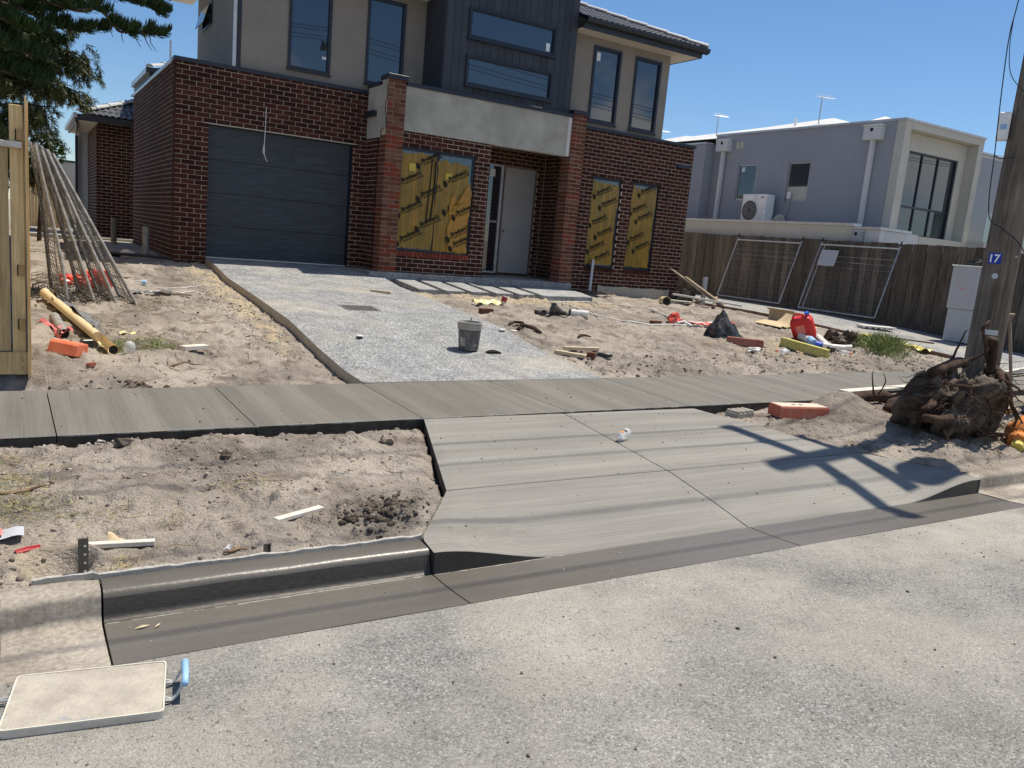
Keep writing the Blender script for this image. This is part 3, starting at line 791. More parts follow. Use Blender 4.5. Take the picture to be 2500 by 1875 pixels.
# dark returns of the kerb face where the crossover dips to the channel, and pale strips painting the highlight along the invert
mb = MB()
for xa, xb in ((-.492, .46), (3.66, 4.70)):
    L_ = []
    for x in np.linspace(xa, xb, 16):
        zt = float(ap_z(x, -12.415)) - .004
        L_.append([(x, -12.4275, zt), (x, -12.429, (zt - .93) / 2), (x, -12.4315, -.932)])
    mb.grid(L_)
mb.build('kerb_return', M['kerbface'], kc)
mb = MB()
for xa, xb in ((-2.06, -.505), (-.488, .38)):
    for x0 in np.arange(xa, xb - .04, .05):
        if rp.random() < .9: mb.plank((x0, -12.4345 + rp.uniform(-.003, .003), -.9282), (x0 + .05, -12.4345 + rp.uniform(-.003, .003), -.9282), .003 + rp.uniform(0, .007), .0032)
for x0 in []:
    if rp.random() < .92: mb.plank((x0, -12.3665, -.8045), (x0 + .062, -12.3665, -.8045), .007 + rp.uniform(0, .005), .004, up=(0, -.5, 1))
mb.build('highlight_line', M['whiteline'], kc)
ok = setting('old_kerb')
kerb_mesh('kerb', -40, -2.45, M['oldkerb'], M['oldkerb'], top=-.802, parent=ok, wob=.012, nx=20)
kerb_mesh('kerb', -2.45, -2.079, M['oldkerb'], M['oldkerb'], top=-.802, parent=ok, wob=.010, nx=20)
kerb_mesh('kerb', 4.74, 7, M['oldkerb'], M['oldkerb'], top=-.80, parent=ok, wob=.01, nx=40)
kerb_mesh('kerb', 7, 40, M['oldkerb'], M['oldkerb'], top=-.80, parent=ok, wob=.01, nx=20)

# thin spill of concrete left along the back of the new kerb
mb = MB()
P = []
for x in np.arange(-2.34, -.47, .02):
    w = .022 + .012 * float(fbm(np.array([x * 8]), np.array([1.]), 3, 8)[0]); h = .012 + .010 * float(fbm(np.array([x * 15]), np.array([3.]), 3, 9)[0])
    yb = -12.233 + (.03 if x < -2.08 else 0)
    zt = -.790 + (x + 2.1) * .001
    P.append([(x, yb - .004, zt - .02), (x, yb - .002, zt + h * .7), (x, yb + w * .5, zt + h), (x, yb + w, zt + h * .5), (x, yb + w + .015, zt - .03)])
mb.grid(P)
tag(mb.build('concrete_spill', M['conc_strip']), 'crumbly grey strip of spilled concrete along the back of the new kerb', 'concrete strip')

# ------------------------------------------------------------------ driveway, stepping slabs, porch, side lane
dw = setting('driveway')
rows = span((-8.44, -7.0, .1), (-7.0, .12, .25))
slab_grid('slab', lambda y: (.580, 3.68), rows, lambda x, y: prof(y), M['drive'], dw, nu=10, thick=.16)
slab_grid('threshold_strip', lambda y: (.60, 3.66), [-8.495, -8.485, -8.46, -8.447], lambda x, y: np.interp(y, [-8.5, -8.44], [path_z(x, -8.5) + .004, -.664]), M['path'], dw, nu=6, thick=.1)
mb = MB()   # left edge of the pour, a rough vertical face
mb.grid([[(.5775, y, float(prof(y)) - .004), (.576 + .004 * math.sin(y * 9), y, float(prof(y)) - .06), (.574 + .006 * math.sin(y * 23), y, float(prof(y)) - .17)] for y in np.arange(-8.44, .1, .12)])
mb.build('edge', M['conc_block'], dw)
# drainage grate let into the slab
gr = thing('drain_grate', 'metal strip drain grate set flush into the grey aggregate driveway', 'grate', (1.92, -4.65, float(prof(-4.65))))
gr.rotation_euler = (math.atan(.064), 0, 0)
fr_ = MB(); fr_.box((-.27, -.22, -.02), (.27, -.205, .006)); fr_.box((-.27, .205, -.02), (.27, .22, .006)); fr_.box((-.27, -.205, -.02), (-.255, .205, .006)); fr_.box((.255, -.205, -.02), (.27, .205, .006))
fr_.build('frame', M['galv'], gr, local=True)
pan = MB(); pan.box((-.255, -.205, -.003), (.255, .205, .003)); pan.build('sump', M['inside'], gr, local=True)
bar = None
for k in range(8):
    x = -.225 + k * .0645
    m_ = MB(); m_.box((x - .008, -.205, .002), (x + .008, .205, .0075)); m_.build('bar', M['galv_dusty'], gr, local=True)

po = setting('porch_slab')
mb = MB(); mb.box((3.42, -1.06, -.16), (8.22, .62, .058)); mb.build('slab', M['step'], po)
sp_w = [(3.915, 4.315), (4.455, 4.86), (5.0, 5.39), (5.54, 5.93), (6.08, 6.47), (6.63, 7.06)]
def step_z(y): return np.interp(y, [-2.6, -1.0], [-.165, -.045])
for k, (a, b) in enumerate(sp_w):
    yb = -2.36 - .03 * (k % 2)
    mb = MB()
    if k < 5:
        pts = [(a, yb), (b, yb + .02), (b, -1.09), (a, -1.09)]
        o = thing('stepping_slab', ['stepping slab of grey aggregate next to the driveway, first in the row from the left', 'second stepping slab from the driveway in front of the porch', 'third stepping slab from the driveway, in front of the boarded window', 'fourth stepping slab from the driveway in front of the porch', 'fifth stepping slab, last narrow one before the wide landing slab'][k], 'stepping slab', ((a + b) / 2, -1.7, -.1), 'stepping slabs in front of the porch')
    else:
        pts = [(a, yb), (7.95, yb + .12), (8.05, -1.7), (8.0, -1.09), (a, -1.09)]
        o = thing('stepping_slab', 'wide landing slab of grey aggregate at the right end of the stepping slabs', 'stepping slab', (7.2, -1.7, -.1), 'stepping slabs in front of the porch')
    n = len(pts)
    V = [(x, y, step_z(y)) for x, y in pts] + [(x, y, step_z(y) - .12) for x, y in pts]
    F = [tuple(range(n))] + [(i, i + n, (i + 1) % n + n, (i + 1) % n) for i in range(n)]
    mb.add(V, F); mb.build('top', M['step'], o, bevel=.006)

ln = setting('side_lane')
rows = span((-8.46, 9, .35))
slab_grid('slab', lambda y: (12.32, 15.36), rows, lambda x, y: lane(y), M['drive'], ln, nu=6, thick=.1)
mb = MB()
yy = np.arange(-7.6, 6, 1.6)
for a in yy:
    mb.plank((12.295, a, float(lane(a)) - .03), (12.295, a + 1.59, float(lane(a + 1.59)) - .03), .032, .085)
mb.build('edge_board', M['timber_brown'], ln)
# ------------------------------------------------------------------ brick house
house = thing('house', 'two-storey red brick house with grey rendered upper floor and a dark garage door', 'house', (5.5, 3, 0))
BR = []          # (kind, face, fixed, a, b, za, zb, material)
ZI = lambda i: (40 - i) * .086
rb = random.Random(3)

def free(a, b, holes):
    segs = [(a, b)]
    for h0, h1 in holes:
        out = []
        for s0, s1 in segs:
            if h1 <= s0 or h0 >= s1: out.append((s0, s1)); continue
            if h0 > s0: out.append((s0, h0))
            if h1 < s1: out.append((h1, s1))
        segs = out
    return segs

def lay(face, fixed, a0, a1, z0, z1, holes=(), mt='brick', phase=0.0, ztop=None):
    """running bond; face 'F' looks to the street, 'L' looks left, 'B' (inside return) looks right"""
    i0 = int(math.floor((ZI(0) - z1) / .086)) - 1
    for i in range(i0, 60):
        zt, zb = ZI(i) - .005, ZI(i + 1) + .005
        if zb < z0 - .04: break
        zt, zb = min(zt, z1), max(zb, z0)
        if zt - zb < .02: continue
        zm = (zt + zb) / 2
        hs = [(h[0], h[1]) for h in holes if h[2] < zm < h[3]]
        off = phase + (.12 if i % 2 else 0)
        k = math.floor((a0 - off) / .24)
        while True:
            s, e = off + k * .24 + .005, off + (k + 1) * .24 - .005
            k += 1
            if s > a1: break
            for x0, x1 in free(max(s, a0), min(e, a1), hs):
                if x1 - x0 > .028: BR.append((face, fixed, x0, x1, zb, zt, mt))

def wall(face, fixed, depth, a0, a1, z0, z1, holes=(), name='wall', mt=None, set_in=.003):
    A = sorted({a0, a1, *[min(max(v, a0), a1) for h in holes for v in h[:2]]})
    Z = sorted({z0, z1, *[min(max(v, z0), z1) for h in holes for v in h[2:4]]})
    mb = MB()
    for p, q in zip(A, A[1:]):
        run = None
        for r, s in zip(Z, Z[1:]):
            if any(h[0] < (p + q) / 2 < h[1] and h[2] < (r + s) / 2 < h[3] for h in holes):
                if run: add_cell(mb, face, fixed, depth, p, q, run[0], run[1], set_in); run = None
            else: run = (run[0], s) if run else (r, s)
        if run: add_cell(mb, face, fixed, depth, p, q, run[0], run[1], set_in)
    return mb.build(name, mt or M['mortar'], house)

def add_cell(mb, face, fixed, depth, p, q, r, s, e):
    if face == 'F': mb.box((p, fixed + e, r), (q, fixed + depth, s))
    elif face == 'L': mb.box((fixed + e, p, r), (fixed + depth, q, s))

TOP = 3.49
# garage block
GH = [(.585, 3.325, -1, 2.495)]
wall('F', 0, .23, .02, 3.60, -.35, TOP, GH)
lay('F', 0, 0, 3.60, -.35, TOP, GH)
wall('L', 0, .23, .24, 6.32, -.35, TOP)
lay('L', 0, .034, 6.32, -.35, TOP, phase=.12)
# return beside the portico (unrendered, messy) and the wall behind the left pillar
wall('L', 3.60, .12, -.60, .0, -.1, TOP)
lay('L', 3.60, -.64, -.004, -.1, 2.66, mt='brick', phase=.05)
# window wall and right wing
WH = [(3.9, 5.62, .41, 2.49)]
wall('F', -.93, .23, 3.985, 5.965, -.1, 2.86, WH)
lay('F', -.93, 3.985, 5.965, -.1, 2.85, WH, phase=.045)
wall('F', .62, .2, 5.98, 8.30, -.1, 3.0, [(6.80, 8.12, -.2, 2.58)])
lay('F', .62, 5.98, 8.295, -.1, 2.98, [(6.80, 8.12, -.2, 2.58)], phase=.1)
wall('L', 8.30, .2, -.60, .62, -.1, 3.4)
lay('L', 8.30, -.57, .60, -.1, 3.0, phase=.02)
RH = [(8.845, 9.692, .36, 2.49), (10.015, 10.83, .36, 2.49)]
wall('F', -.61, .23, 8.24, 11.80, -.25, TOP + .005, RH)
lay('F', -.61, 8.245, 11.80, -.25, TOP + .005, RH + [(11.26, 11.71, 2.97, 3.09)], phase=.12 - .01)
wall('L', 11.55, .24, -.37, 8, -.3, TOP)
# pillars
for px in (3.62, 7.888):
    mb = MB(); mb.box((px + .006, -.994, .058), (px + .347, -.65, 3.69)); mb.build('pillar', M['mortar'], house)
    for i in range(-3, 41):
        zt, zb = ZI(i) - .005, ZI(i + 1) + .005
        if zb < .055: zb = .06
        if zt > 3.695: continue
        if zt - zb < .02: continue
        cut = px + (.24 if i % 2 else .11)
        BR.append(('F', -1.0, px, cut - .005, zb, zt, 'brick_mixed')); BR.append(('F', -1.0, cut + .005, px + .353, zb, zt, 'brick_mixed'))
        c2 = -1.0 + (.11 if i % 2 else .24)
        if px < 4 and zb > 2.66: continue
        BR.append(('L', px, -.966, c2 - .005, zb, zt, 'brick_mixed')); BR.append(('L', px, c2 + .005, -.652, zb, zt, 'brick_mixed'))
# soldier sills
def soldiers(x0, x1, z0, z1, y, mt):
    n = max(1, round((x1 - x0) / .086))
    w = (x1 - x0) / n
    for k in range(n): BR.append(('S', y, x0 + k * w + .005, x0 + (k + 1) * w - .005, z0, z1, mt))
soldiers(3.98, 5.62, .388, .488, -.945, 'brick_red')
soldiers(8.85, 9.69, .345, .445, -.622, 'brick'); soldiers(10.02, 10.825, .345, .445, -.622, 'brick')
# rear wing
lay('F', 9.0, -.61, 2.2, -.1, 3.02, phase=-.61)
wall('F', 9.0, .2, -.58, 2.2, -.1, 3.02)
lay('L', -.61, 9.034, 12.6, -.1, 3.02, phase=.1)
wall('L', -.61, .2, 9.2, 12.6, -.1, 3.02)

def brick_px(b):
    face, fx, a, c, z0, z1, mt = b
    m_ = ((a + c) / 2, fx, (z0 + z1) / 2) if face in 'FS' else (fx, (a + c) / 2, (z0 + z1) / 2)
    d = Vector(m_) - CC
    u, v, w = (sum(CR[r][k] * d[k] for k in range(3)) for r in range(3))
    if w < 1 or abs(u / w) > .634 or abs(v / w) > .475: return 0
    cs = abs(d.y) / d.length if face in 'FS' else abs(d.x) / d.length
    return (c - a) * (z1 - z0) * cs / w ** 2
BR.sort(key=brick_px, reverse=True)
tints = {}
cache = {}
def brick_geo(mb, b, t, org=(0, 0, 0)):
    face, fx, a, c, z0, z1, mt = b
    j = rb.uniform(-.0025, .0025) if org == (0, 0, 0) else 0
    if face == 'F': mb.box((a, fx + j, z0), (c, fx + .03, z1), t)
    elif face == 'S': mb.box((a, fx + j, z0), (c, fx + .06, z1), t)
    else: mb.box((fx + j, a, z0), (fx + .03, c, z1), t)
rest = {}
count = 0
horg = ORG[house]
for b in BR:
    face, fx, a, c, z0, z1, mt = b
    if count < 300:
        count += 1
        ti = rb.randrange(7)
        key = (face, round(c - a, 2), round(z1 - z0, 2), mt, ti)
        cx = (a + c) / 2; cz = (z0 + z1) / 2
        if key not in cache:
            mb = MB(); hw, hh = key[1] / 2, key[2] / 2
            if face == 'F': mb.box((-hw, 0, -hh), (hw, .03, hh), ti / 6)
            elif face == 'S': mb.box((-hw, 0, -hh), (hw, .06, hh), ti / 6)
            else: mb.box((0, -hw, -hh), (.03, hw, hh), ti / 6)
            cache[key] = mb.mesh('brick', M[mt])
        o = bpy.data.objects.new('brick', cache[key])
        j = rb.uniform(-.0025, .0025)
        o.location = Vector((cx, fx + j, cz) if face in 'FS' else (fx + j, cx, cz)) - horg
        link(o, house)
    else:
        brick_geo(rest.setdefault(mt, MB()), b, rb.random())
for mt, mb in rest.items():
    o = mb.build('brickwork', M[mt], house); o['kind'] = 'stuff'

def hp(name, mt, *boxes, bevel=0.0):
    if name in ('sidelight', 'steel_bracket'):
        mb = MB()
        for b in boxes: mb.box(*b)
        return mb.build(name, M[mt], house, bevel=bevel)
    for b in boxes: o = MB().box(*b).build(name, M[mt], house, bevel=bevel)
    return o

# control joints, lintels, footings
hp('control_joint', 'inside', ((.582, -.0035, 2.5), (.594, .02, TOP)), ((3.395, -.0035, 2.5), (3.405, .02, TOP)), ((11.105, -.6135, .1), (11.115, -.58, TOP)))
hp('lintel', 'render_cream', ((.50, -.004, 2.488), (3.40, .10, 2.500)))
hp('lintel', 'frame', ((8.78, -.615, 2.488), (9.75, -.5, 2.498)), ((9.95, -.615, 2.488), (10.89, -.5, 2.498)), ((3.985, -.935, 2.488), (5.68, -.8, 2.498)))
mb = MB()
P = [[(x, -.66 - .03 * float(fbm(np.array([x * 3]), np.array([0.]), 2, 3)[0]), z + .035 * float(fbm(np.array([x * 4]), np.array([5.]), 3, 4)[0]) * (z > -.1)) for z in (-.35, -.12, .012)] + [(x, -.60, .02)] for x in np.arange(9.25, 11.5, .06)]
mb.grid(P); mb.build('footing', M['conc_block'], house)

# garage door of four sections, in its reveal
mb = MB(); mb.box((.585, .19, .05), (3.325, .23, 2.495)); mb.build('garage_lining', M['inside'], house)
gd = hp('garage_door', 'garage', ((.59, .15, .066), (3.32, .19, 2.49)))
for k in range(4):
    z0 = .068 + k * .6; mb = MB(); mb.box((.595, .128, z0 + .004), (3.318, .149, min(2.48, z0 + .598))); mb.build('section', M['garage'], gd, bevel=.004)
mb = MB(); mb.box((2.12, .1265, 2.02), (2.215, .1278, 2.47)); mb.build('patch', M['cladding'], gd)
mb = MB(); mb.box((.59, .10, .058), (3.32, .135, .078)); mb.build('bottom_seal', M['metal_pale'], gd)
mb = MB(); mb.box((3.321, .01, .06), (3.3245, .18, 2.48)); mb.build('reveal', M['frame'], gd)

# cappings
def cap(name, pts, h=.072, w=.26, z=3.49, mt='navy'):
    mb = MB()
    for p, q in pts: mb.box((min(p[0], q[0]), min(p[1], q[1]), z), (max(p[0], q[0]), max(p[1], q[1]), z + h))
    return mb.build(name, M[mt], house, bevel=.003)
cap('capping', [((-.025, -.025), (3.62, .26))], z=3.487)
cap('capping', [((-.025, .262), (.26, 6.34))], z=3.487, mt='metal_pale')  # side run paler: its sky reflection is put into the colour
cap('capping', [((8.24, -.64), (11.83, -.36))], z=3.497, h=.068)
cap('capping', [((3.595, -1.03), (4.005, -.62))], z=3.69, h=.085)
cap('capping', [((7.86, -1.03), (8.27, -.62))], z=3.69, h=.085)
cap('capping', [((4.0, -.985), (7.87, -.70))], z=3.615, h=.072)
cap('capping', [((3.57, -.615), (3.80, -.02))], z=3.60, h=.07)
cap('capping', [((-.64, 8.97), (2.2, 9.2))], z=3.02, h=.05)
cap('capping', [((-.64, 9.205), (-.45, 12.6))], z=3.02, h=.05, mt='metal_pale')

# rendered beam over the porch
bm_ = hp('portico_beam', 'render_raw', ((3.976, -.955, 2.79), (7.884, -.72, 3.614)))
hp('beam_patch', 'render_white', ((7.80, -.957, 2.795), (7.883, -.9555, 3.6)))
mb = MB()     # raw render on the left return, its edge left ragged against the brick pillar
P = []
for k, z in enumerate(np.linspace(2.62, 3.595, 22)):
    yr = -.955 + .035 * float(fbm(np.array([z * 6]), np.array([2.]), 3, 17)[0]) + (.22 if z < 2.78 else 0) + (.06 if 3.3 > z > 3.05 else 0)
    P.append([(3.596, -.006, z), (3.5915, -.02, z), (3.5905, -.4, z), (3.5915, yr + .02, z), (3.60, yr, z)])
mb.grid(P); mb.build('beam_return', M['render_raw'], house)
hp('porch_ceiling', 'soffit', ((5.98, -.72, 3.05), (8.28, .6, 3.08)))
hp('steel_bracket', 'navy', ((3.50, -.53, 3.03), (3.589, -.10, 3.13)))  # black steel beam bracket, not a lamp
hp('steel_bracket', 'navy', ((11.27, -.66, 2.985), (11.70, -.60, 3.075)))  # dark bracket in the wall slot, not a lamp

hp('light_block_slab', 'soffit', ((.24, .24, 3.40), (3.59, 6.3, 3.44)), ((3.725, .83, 3.40), (8.295, 7.9, 3.44)), ((3.99, -.695, 3.40), (5.96, .82, 3.44)), ((8.305, -.375, 3.40), (11.54, 7.9, 3.44)), ((5.97, -.69, 3.31), (8.28, .60, 3.35)), ((1.245, .31, 5.47), (10.54, 3.95, 5.49)))  # unseen slabs added to keep sunlight out of the hollow house
hp('light_block_wall', 'soffit', ((.24, 6.31, -.3), (3.70, 6.33, 3.39)), ((3.71, 7.91, -.3), (11.7, 7.93, 3.4)), ((1.245, 3.96, 3.45), (10.54, 3.98, 5.46)))  # unseen walls added to block light from behind
hp('light_block_partition', 'soffit', ((8.32, -.36, -.2), (8.34, 7.9, 3.39)), ((5.93, -.69, -.2), (5.96, .82, 3.39)))  # unseen fillers added to stop light leaking at the recess corners
# front door recess
dr = hp('front_door', 'door', ((7.255, .665, .12), (8.085, .705, 2.55)), bevel=.004)
mb = MB(); mb.lathe([(0.0, .05), (.027, .05), (.030, .02), (.02, 0)], 14); 
for i, p in enumerate(mb.v): mb.v[i] = (7.315 + p[0], .665 - p[2], 1.09 + p[1])
mb.build('lock', M['brass'], dr)
hp('door_jamb', 'jamb', ((7.222, .63, .08), (7.252, .76, 2.575)), ((8.088, .63, .08), (8.118, .76, 2.575)), ((7.2525, .63, 2.553), (8.0875, .76, 2.58)), ((7.222, .64, .06), (8.118, .76, .079)))
sl = hp('sidelight', 'metal_pale', ((6.805, .66, .10), (6.835, .72, 2.57)), ((7.155, .66, .10), (7.221, .72, 2.57)), ((6.8355, .66, .10), (7.1545, .72, .14)), ((6.8355, .66, 2.54), (7.1545, .72, 2.57)))
mb = MB(); mb.box((6.836, .685, .14), (7.154, .70, 2.54)); mb.build('pane', M['glass'], sl)
mb = MB(); mb.box((6.88, .680, 2.30), (7.0, .6835, 2.47)); mb.build('sticker', M['sticker'], sl)
mb = MB()
for z0 in (1.265,):
    for a, b in ((6.85, 6.865), (6.89, 6.985), (7.0, 7.015), (7.04, 7.13)):
        mb.box((a, .680, z0), (b, .6835, z0 + .008)); mb.box((a, .680, z0 + .032), (b, .6835, z0 + .04)); mb.box((a, .680, z0 + .0085), (a + .008, .6835, z0 + .0315)); mb.box((b - .008, .680, z0 + .0085), (b, .6835, z0 + .0315))
mb.build('safety_marks', M['sticker'], sl)

# windows: frame (the window's own mesh) with pane, film, lettering as sub-parts
def window(x0, x1, z0, z1, y, fw=.055, proud=.03, deep=.06, pane='glass', stickers=(), mull=(), sill=True, sash=False):
    mb = MB()
    ya, yb = y - proud, y + deep
    mb.box((x0, ya, z0), (x0 + fw, yb, z1)); mb.box((x1 - fw, ya, z0), (x1, yb, z1))
    mb.box((x0 + fw, ya + .001, z1 - fw), (x1 - fw, yb, z1)); mb.box((x0 + fw, ya + .001, z0), (x1 - fw, yb, z0 + fw))
    if sash:
        s = fw + .018
        mb.box((x0 + fw, ya + .018, z0 + fw), (x0 + s, yb, z1 - fw)); mb.box((x1 - s, ya + .018, z0 + fw), (x1 - fw, yb, z1 - fw))
        mb.box((x0 + s, ya + .018, z1 - s), (x1 - s, yb, z1 - fw)); mb.box((x0 + s, ya + .018, z0 + fw), (x1 - s, yb, z0 + s))
    if sill: mb.box((x0 - .02, ya - .03, z0 - .03), (x1 + .02, yb, z0 - .001))
    for mx in mull: mb.box((mx - .03, ya + .004, z0 + fw), (mx + .03, yb, z1 - fw))
    w = mb.build('window', M['frame'], house)
    mb = MB(); mb.box((x0 + fw - .002, y + .02, z0 + fw - .002), (x1 - fw + .002, y + .032, z1 - fw + .002)); mb.build('pane', M[pane], w)
    for a, b, c, d in stickers:
        mb = MB(); mb.box((a, y + .016, c), (b, y + .0195, d)); mb.build('sticker', M['sticker'], w)
    return w

# upper storey, left: rendered box over the garage with a pale corner downpipe
UW1 = (1.99, 2.81, 3.72, 5.42); UW2 = (3.525, 4.325, 3.71, 5.35)
SWN = (2.36, 3.42, 4.70, 5.16)
wall('F', .10, .2, 1.04, 4.79, 3.45, 5.5, [UW1, UW2], 'rendered_wall', M['render'], 0)
wall('L', 1.04, .2, .305, 4.0, 3.45, 5.5, [SWN], 'rendered_wall', M['render'], 0)
window(*UW1, .10, stickers=[(2.66, 2.74, 4.0, 4.05)]); window(*UW2, .10)
mb = MB()
mb.box((1.02, 2.36, 4.70), (1.10, 2.40, 5.16)); mb.box((1.02, 3.38, 4.70), (1.10, 3.42, 5.16)); mb.box((1.02, 2.4, 5.12), (1.10, 3.38, 5.16)); mb.box((1.02, 2.4, 4.70), (1.10, 3.38, 4.74))
sw = mb.build('window', M['frame'], house)
mb = MB(); mb.obox((.93, 2.89, 4.90), (0, .47, 0), (-.055, 0, -.18), (.006, 0, -.002)); mb.build('pane', M['glass'], sw)
mb = MB(); mb.box((.985, .05, 3.56), (1.037, .098, 5.5)); mb.build('downpipe', M['metal_pale'], house)
hp('corner_trim', 'navy', ((1.06, .088, 3.56), (1.13, .0995, 5.5)))
# dark boarded box in the middle, board by board, windows cut out
CW = [(5.275, 7.345, 4.765, 5.355), (5.275, 7.345, 3.865, 4.455)]
cy = -.84
x = 4.79; bw = .171; nb = 18
for k in range(nb):
    a, b = x + k * bw + .004, x + (k + 1) * bw - .004
    hs = []
    for w in CW:
        if b > w[0] and a < w[1]: hs.append((w[2], w[3]))
    ti = rb.random()
    for w in CW:      # the ripped part of a board beside a window
        if a < w[0] - .012 < b: MB().box((a, cy, w[2]), (w[0] - .002, cy + .018, w[3]), ti).build('cladding_board', M['cladding'], house)
        if a < w[1] + .012 < b: MB().box((w[1] + .002, cy, w[2]), (b, cy + .018, w[3]), ti).build('cladding_board', M['cladding'], house)
    for s, e in free(3.46, 6.7, hs):
        mb = MB(); mb.box((a, cy, s), (b, cy + .018, e), ti); mb.build('cladding_board', M['cladding'], house)
hp('cladding_backing', 'inside', ((4.79, cy + .018, 3.46), (5.27, cy + .04, 6.7)), ((7.35, cy + .018, 3.46), (7.868, cy + .04, 6.7)), ((5.27, cy + .018, 5.36), (7.35, cy + .04, 6.7)), ((5.27, cy + .018, 4.46), (7.35, cy + .04, 4.76)), ((5.27, cy + .018, 3.46), (7.35, cy + .04, 3.86)))
for k in range(5):
    a = -.835 + k * .187
    hp('cladding_board', 'cladding', ((4.772, a + .004, 3.46), (4.789, a + .183, 6.7)))
hp('cladding_side', 'cladding', ((7.87, cy + .02, 3.46), (7.885, .2, 6.7)), ((4.79, cy + .05, 6.6), (7.87, .6, 6.7)))
window(*CW[0][:4], cy, fw=.05, proud=.035, sill=True, sash=True, stickers=[(7.13, 7.22, 4.86, 5.02)])
window(*CW[1][:4], cy, fw=.05, proud=.035, sill=True, sash=True)
# upper storey, right
UA = (8.53, 9.305, 3.665, 5.285); UB = (9.715, 10.49, 3.65, 5.27)
wall('F', -.58, .2, 7.88, 10.745, 3.45, 5.5, [UA, UB], 'rendered_wall', M['render'], 0)
wall('L', 10.545, .2, -.38, 7.0, 3.45, 5.5, [], 'rendered_wall', M['render'], 0)
window(*UA, -.58, sash=True, stickers=[(8.64, 8.74, 4.98, 5.16)]); window(*UB, -.58, sash=True)

# lower windows wrapped in printed yellow film
def text_mesh(txt, size, mt, bold=0.0, extr=.0006):
    cu = bpy.data.curves.new('lettering', 'FONT'); cu.body = txt; cu.size = size; cu.offset = bold; cu.extrude = extr
    cu.resolution_u = 2
    o = bpy.data.objects.new('lettering', cu); COL.objects.link(o)
    dg = bpy.context.evaluated_depsgraph_get()
    me = bpy.data.meshes.new_from_object(o.evaluated_get(dg))
    bpy.data.objects.remove(o)
    me.name = 'lettering'; me.materials.clear(); me.materials.append(mt)
    return me
T1 = text_mesh("Bradnam's", .108, M['film_ink'], .0035)
T2 = text_mesh("WINDOWS & DOORS", .047, M['film_ink'], .001)
mb = MB()
mb.add([(-.085, 0, -.01), (-.04, 0, -.085), (.012, 0, -.02), (-.005, 0, .045), (-.05, 0, .075)], [(0, 1, 2, 3, 4)])
mb.add([(.03, 0, -.012), (.048, 0, .0), (.06, 0, -.02), (.056, 0, .004), (.08, 0, .02), (.054, 0, .022), (.046, 0, .05), (.042, 0, .02)], [(0, 1, 2, 3, 4, 5, 6, 7)])
LOGO = mb.mesh('emblem', M['film_ink'])
def stamp(parent, x, z, y, ang=27, s=1.0):
    for me, dx, dz, nm in ((T1, .07, .005, 'lettering'), (T2, .085, -.055, 'lettering'), (LOGO, 0, -.02, 'emblem')):
        o = bpy.data.objects.new(nm, me)
        a = math.radians(ang)
        px = x + s * (dx * math.cos(a) - dz * math.sin(a)); pz = z + s * (dx * math.sin(a) + dz * math.cos(a))
        if nm == 'lettering': o.rotation_euler = (math.pi / 2, -a, 0)
        else: o.rotation_euler = (0, -a, 0)
        o.scale = (s, s, s)
        o.location = Vector((px, y, pz)) - ORG[house]
        link(o, parent)
def film(parent, x0, x1, z0, z1, y, mt='film', seed=1, jag=.03, amp=.006):
    nu, nv = 34, 44
    P = []
    for i in range(nu + 1):
        row = []
        for j in range(nv + 1):
            u, v = i / nu, j / nv
            xx = x0 + (x1 - x0) * u; zz = z0 + (z1 - z0) * v
            e = jag * float(fbm(np.array([u * 5 + seed]), np.array([v * 5.]), 3, seed)[0])
            if j == nv: zz += e * 1.5
            if j == 0: zz += e * .6
            if i in (0, nu): xx += e * .7
            n = float(fbm(np.array([xx * 9 + seed]), np.array([zz * 1.1]), 3, seed + 3)[0])
            m_ = float(fbm(np.array([xx * 3]), np.array([zz * 2.]), 2, seed + 5)[0])
            row.append((xx, y - .007 - amp * (n + .6 * m_), zz))
        P.append(row)
    mb = MB(); mb.grid(P)
    return mb.build('film', M[mt], parent, smooth=True)
wf = window(3.9, 5.62, .49, 2.488, -.90, fw=.05, proud=-.0, deep=.05, mull=(4.80,), sill=False)
film(wf, 3.93, 4.77, .56, 2.40, -.90, seed=2)
film(wf, 4.80, 5.52, .54, 2.33, -.90, seed=5, jag=.06)
film(wf, 5.12, 5.56, .54, 1.62, -.925, 'film_orange', seed=8, jag=.09, amp=.012)
mb = MB()
P = []
for i in range(13):
    row = []
    for j in range(9):
        u, v = i / 12, j / 8
        row.append((5.16 + .40 * u + .03 * math.sin(v * 5), -.945 - .05 * math.sin(u * 3.1) * (1 - v) - .02 * math.sin(u * 9 + v * 4), 1.45 + .52 * u * (0.35 + .65 * v) - .12 * (1 - u) * v))
    P.append(row)
mb.grid(P); mb.build('torn_flap', M['film_orange'], wf, smooth=True)
for nm, a, b, c, d in (('tape', 4.17, 4.31, 2.05, 2.20), ('tape', 4.97, 5.11, 1.98, 2.10)):
    mb = MB(); mb.box((a, -.921, c), (b, -.919, d)); mb.build(nm, M['tape'], wf)
mb = MB()
P1 = [(4.66, -.921, 2.34), (4.645, -.921, 1.9), (4.62, -.921, 1.4), (4.6, -.921, 1.05)]
mb.tube(P1, .012, 5); mb.tube([(4.74, -.921, 2.3), (4.735, -.921, 1.7), (4.70, -.921, 1.15)], .016, 5)
mb.build('strap', M['inside'], wf)
for x_, z_ in ((3.98, 1.78), (4.02, 1.22), (4.03, .66), (4.38, 1.98 + .22), (4.42, 1.56), (4.44, .97), (5.0, 1.92), (5.02, 1.35)): stamp(wf, x_, z_, -.926)
for x_, z_ in ((5.22, 1.27), (5.13, .82), (5.2, .64)): stamp(wf, x_, z_, -.95)
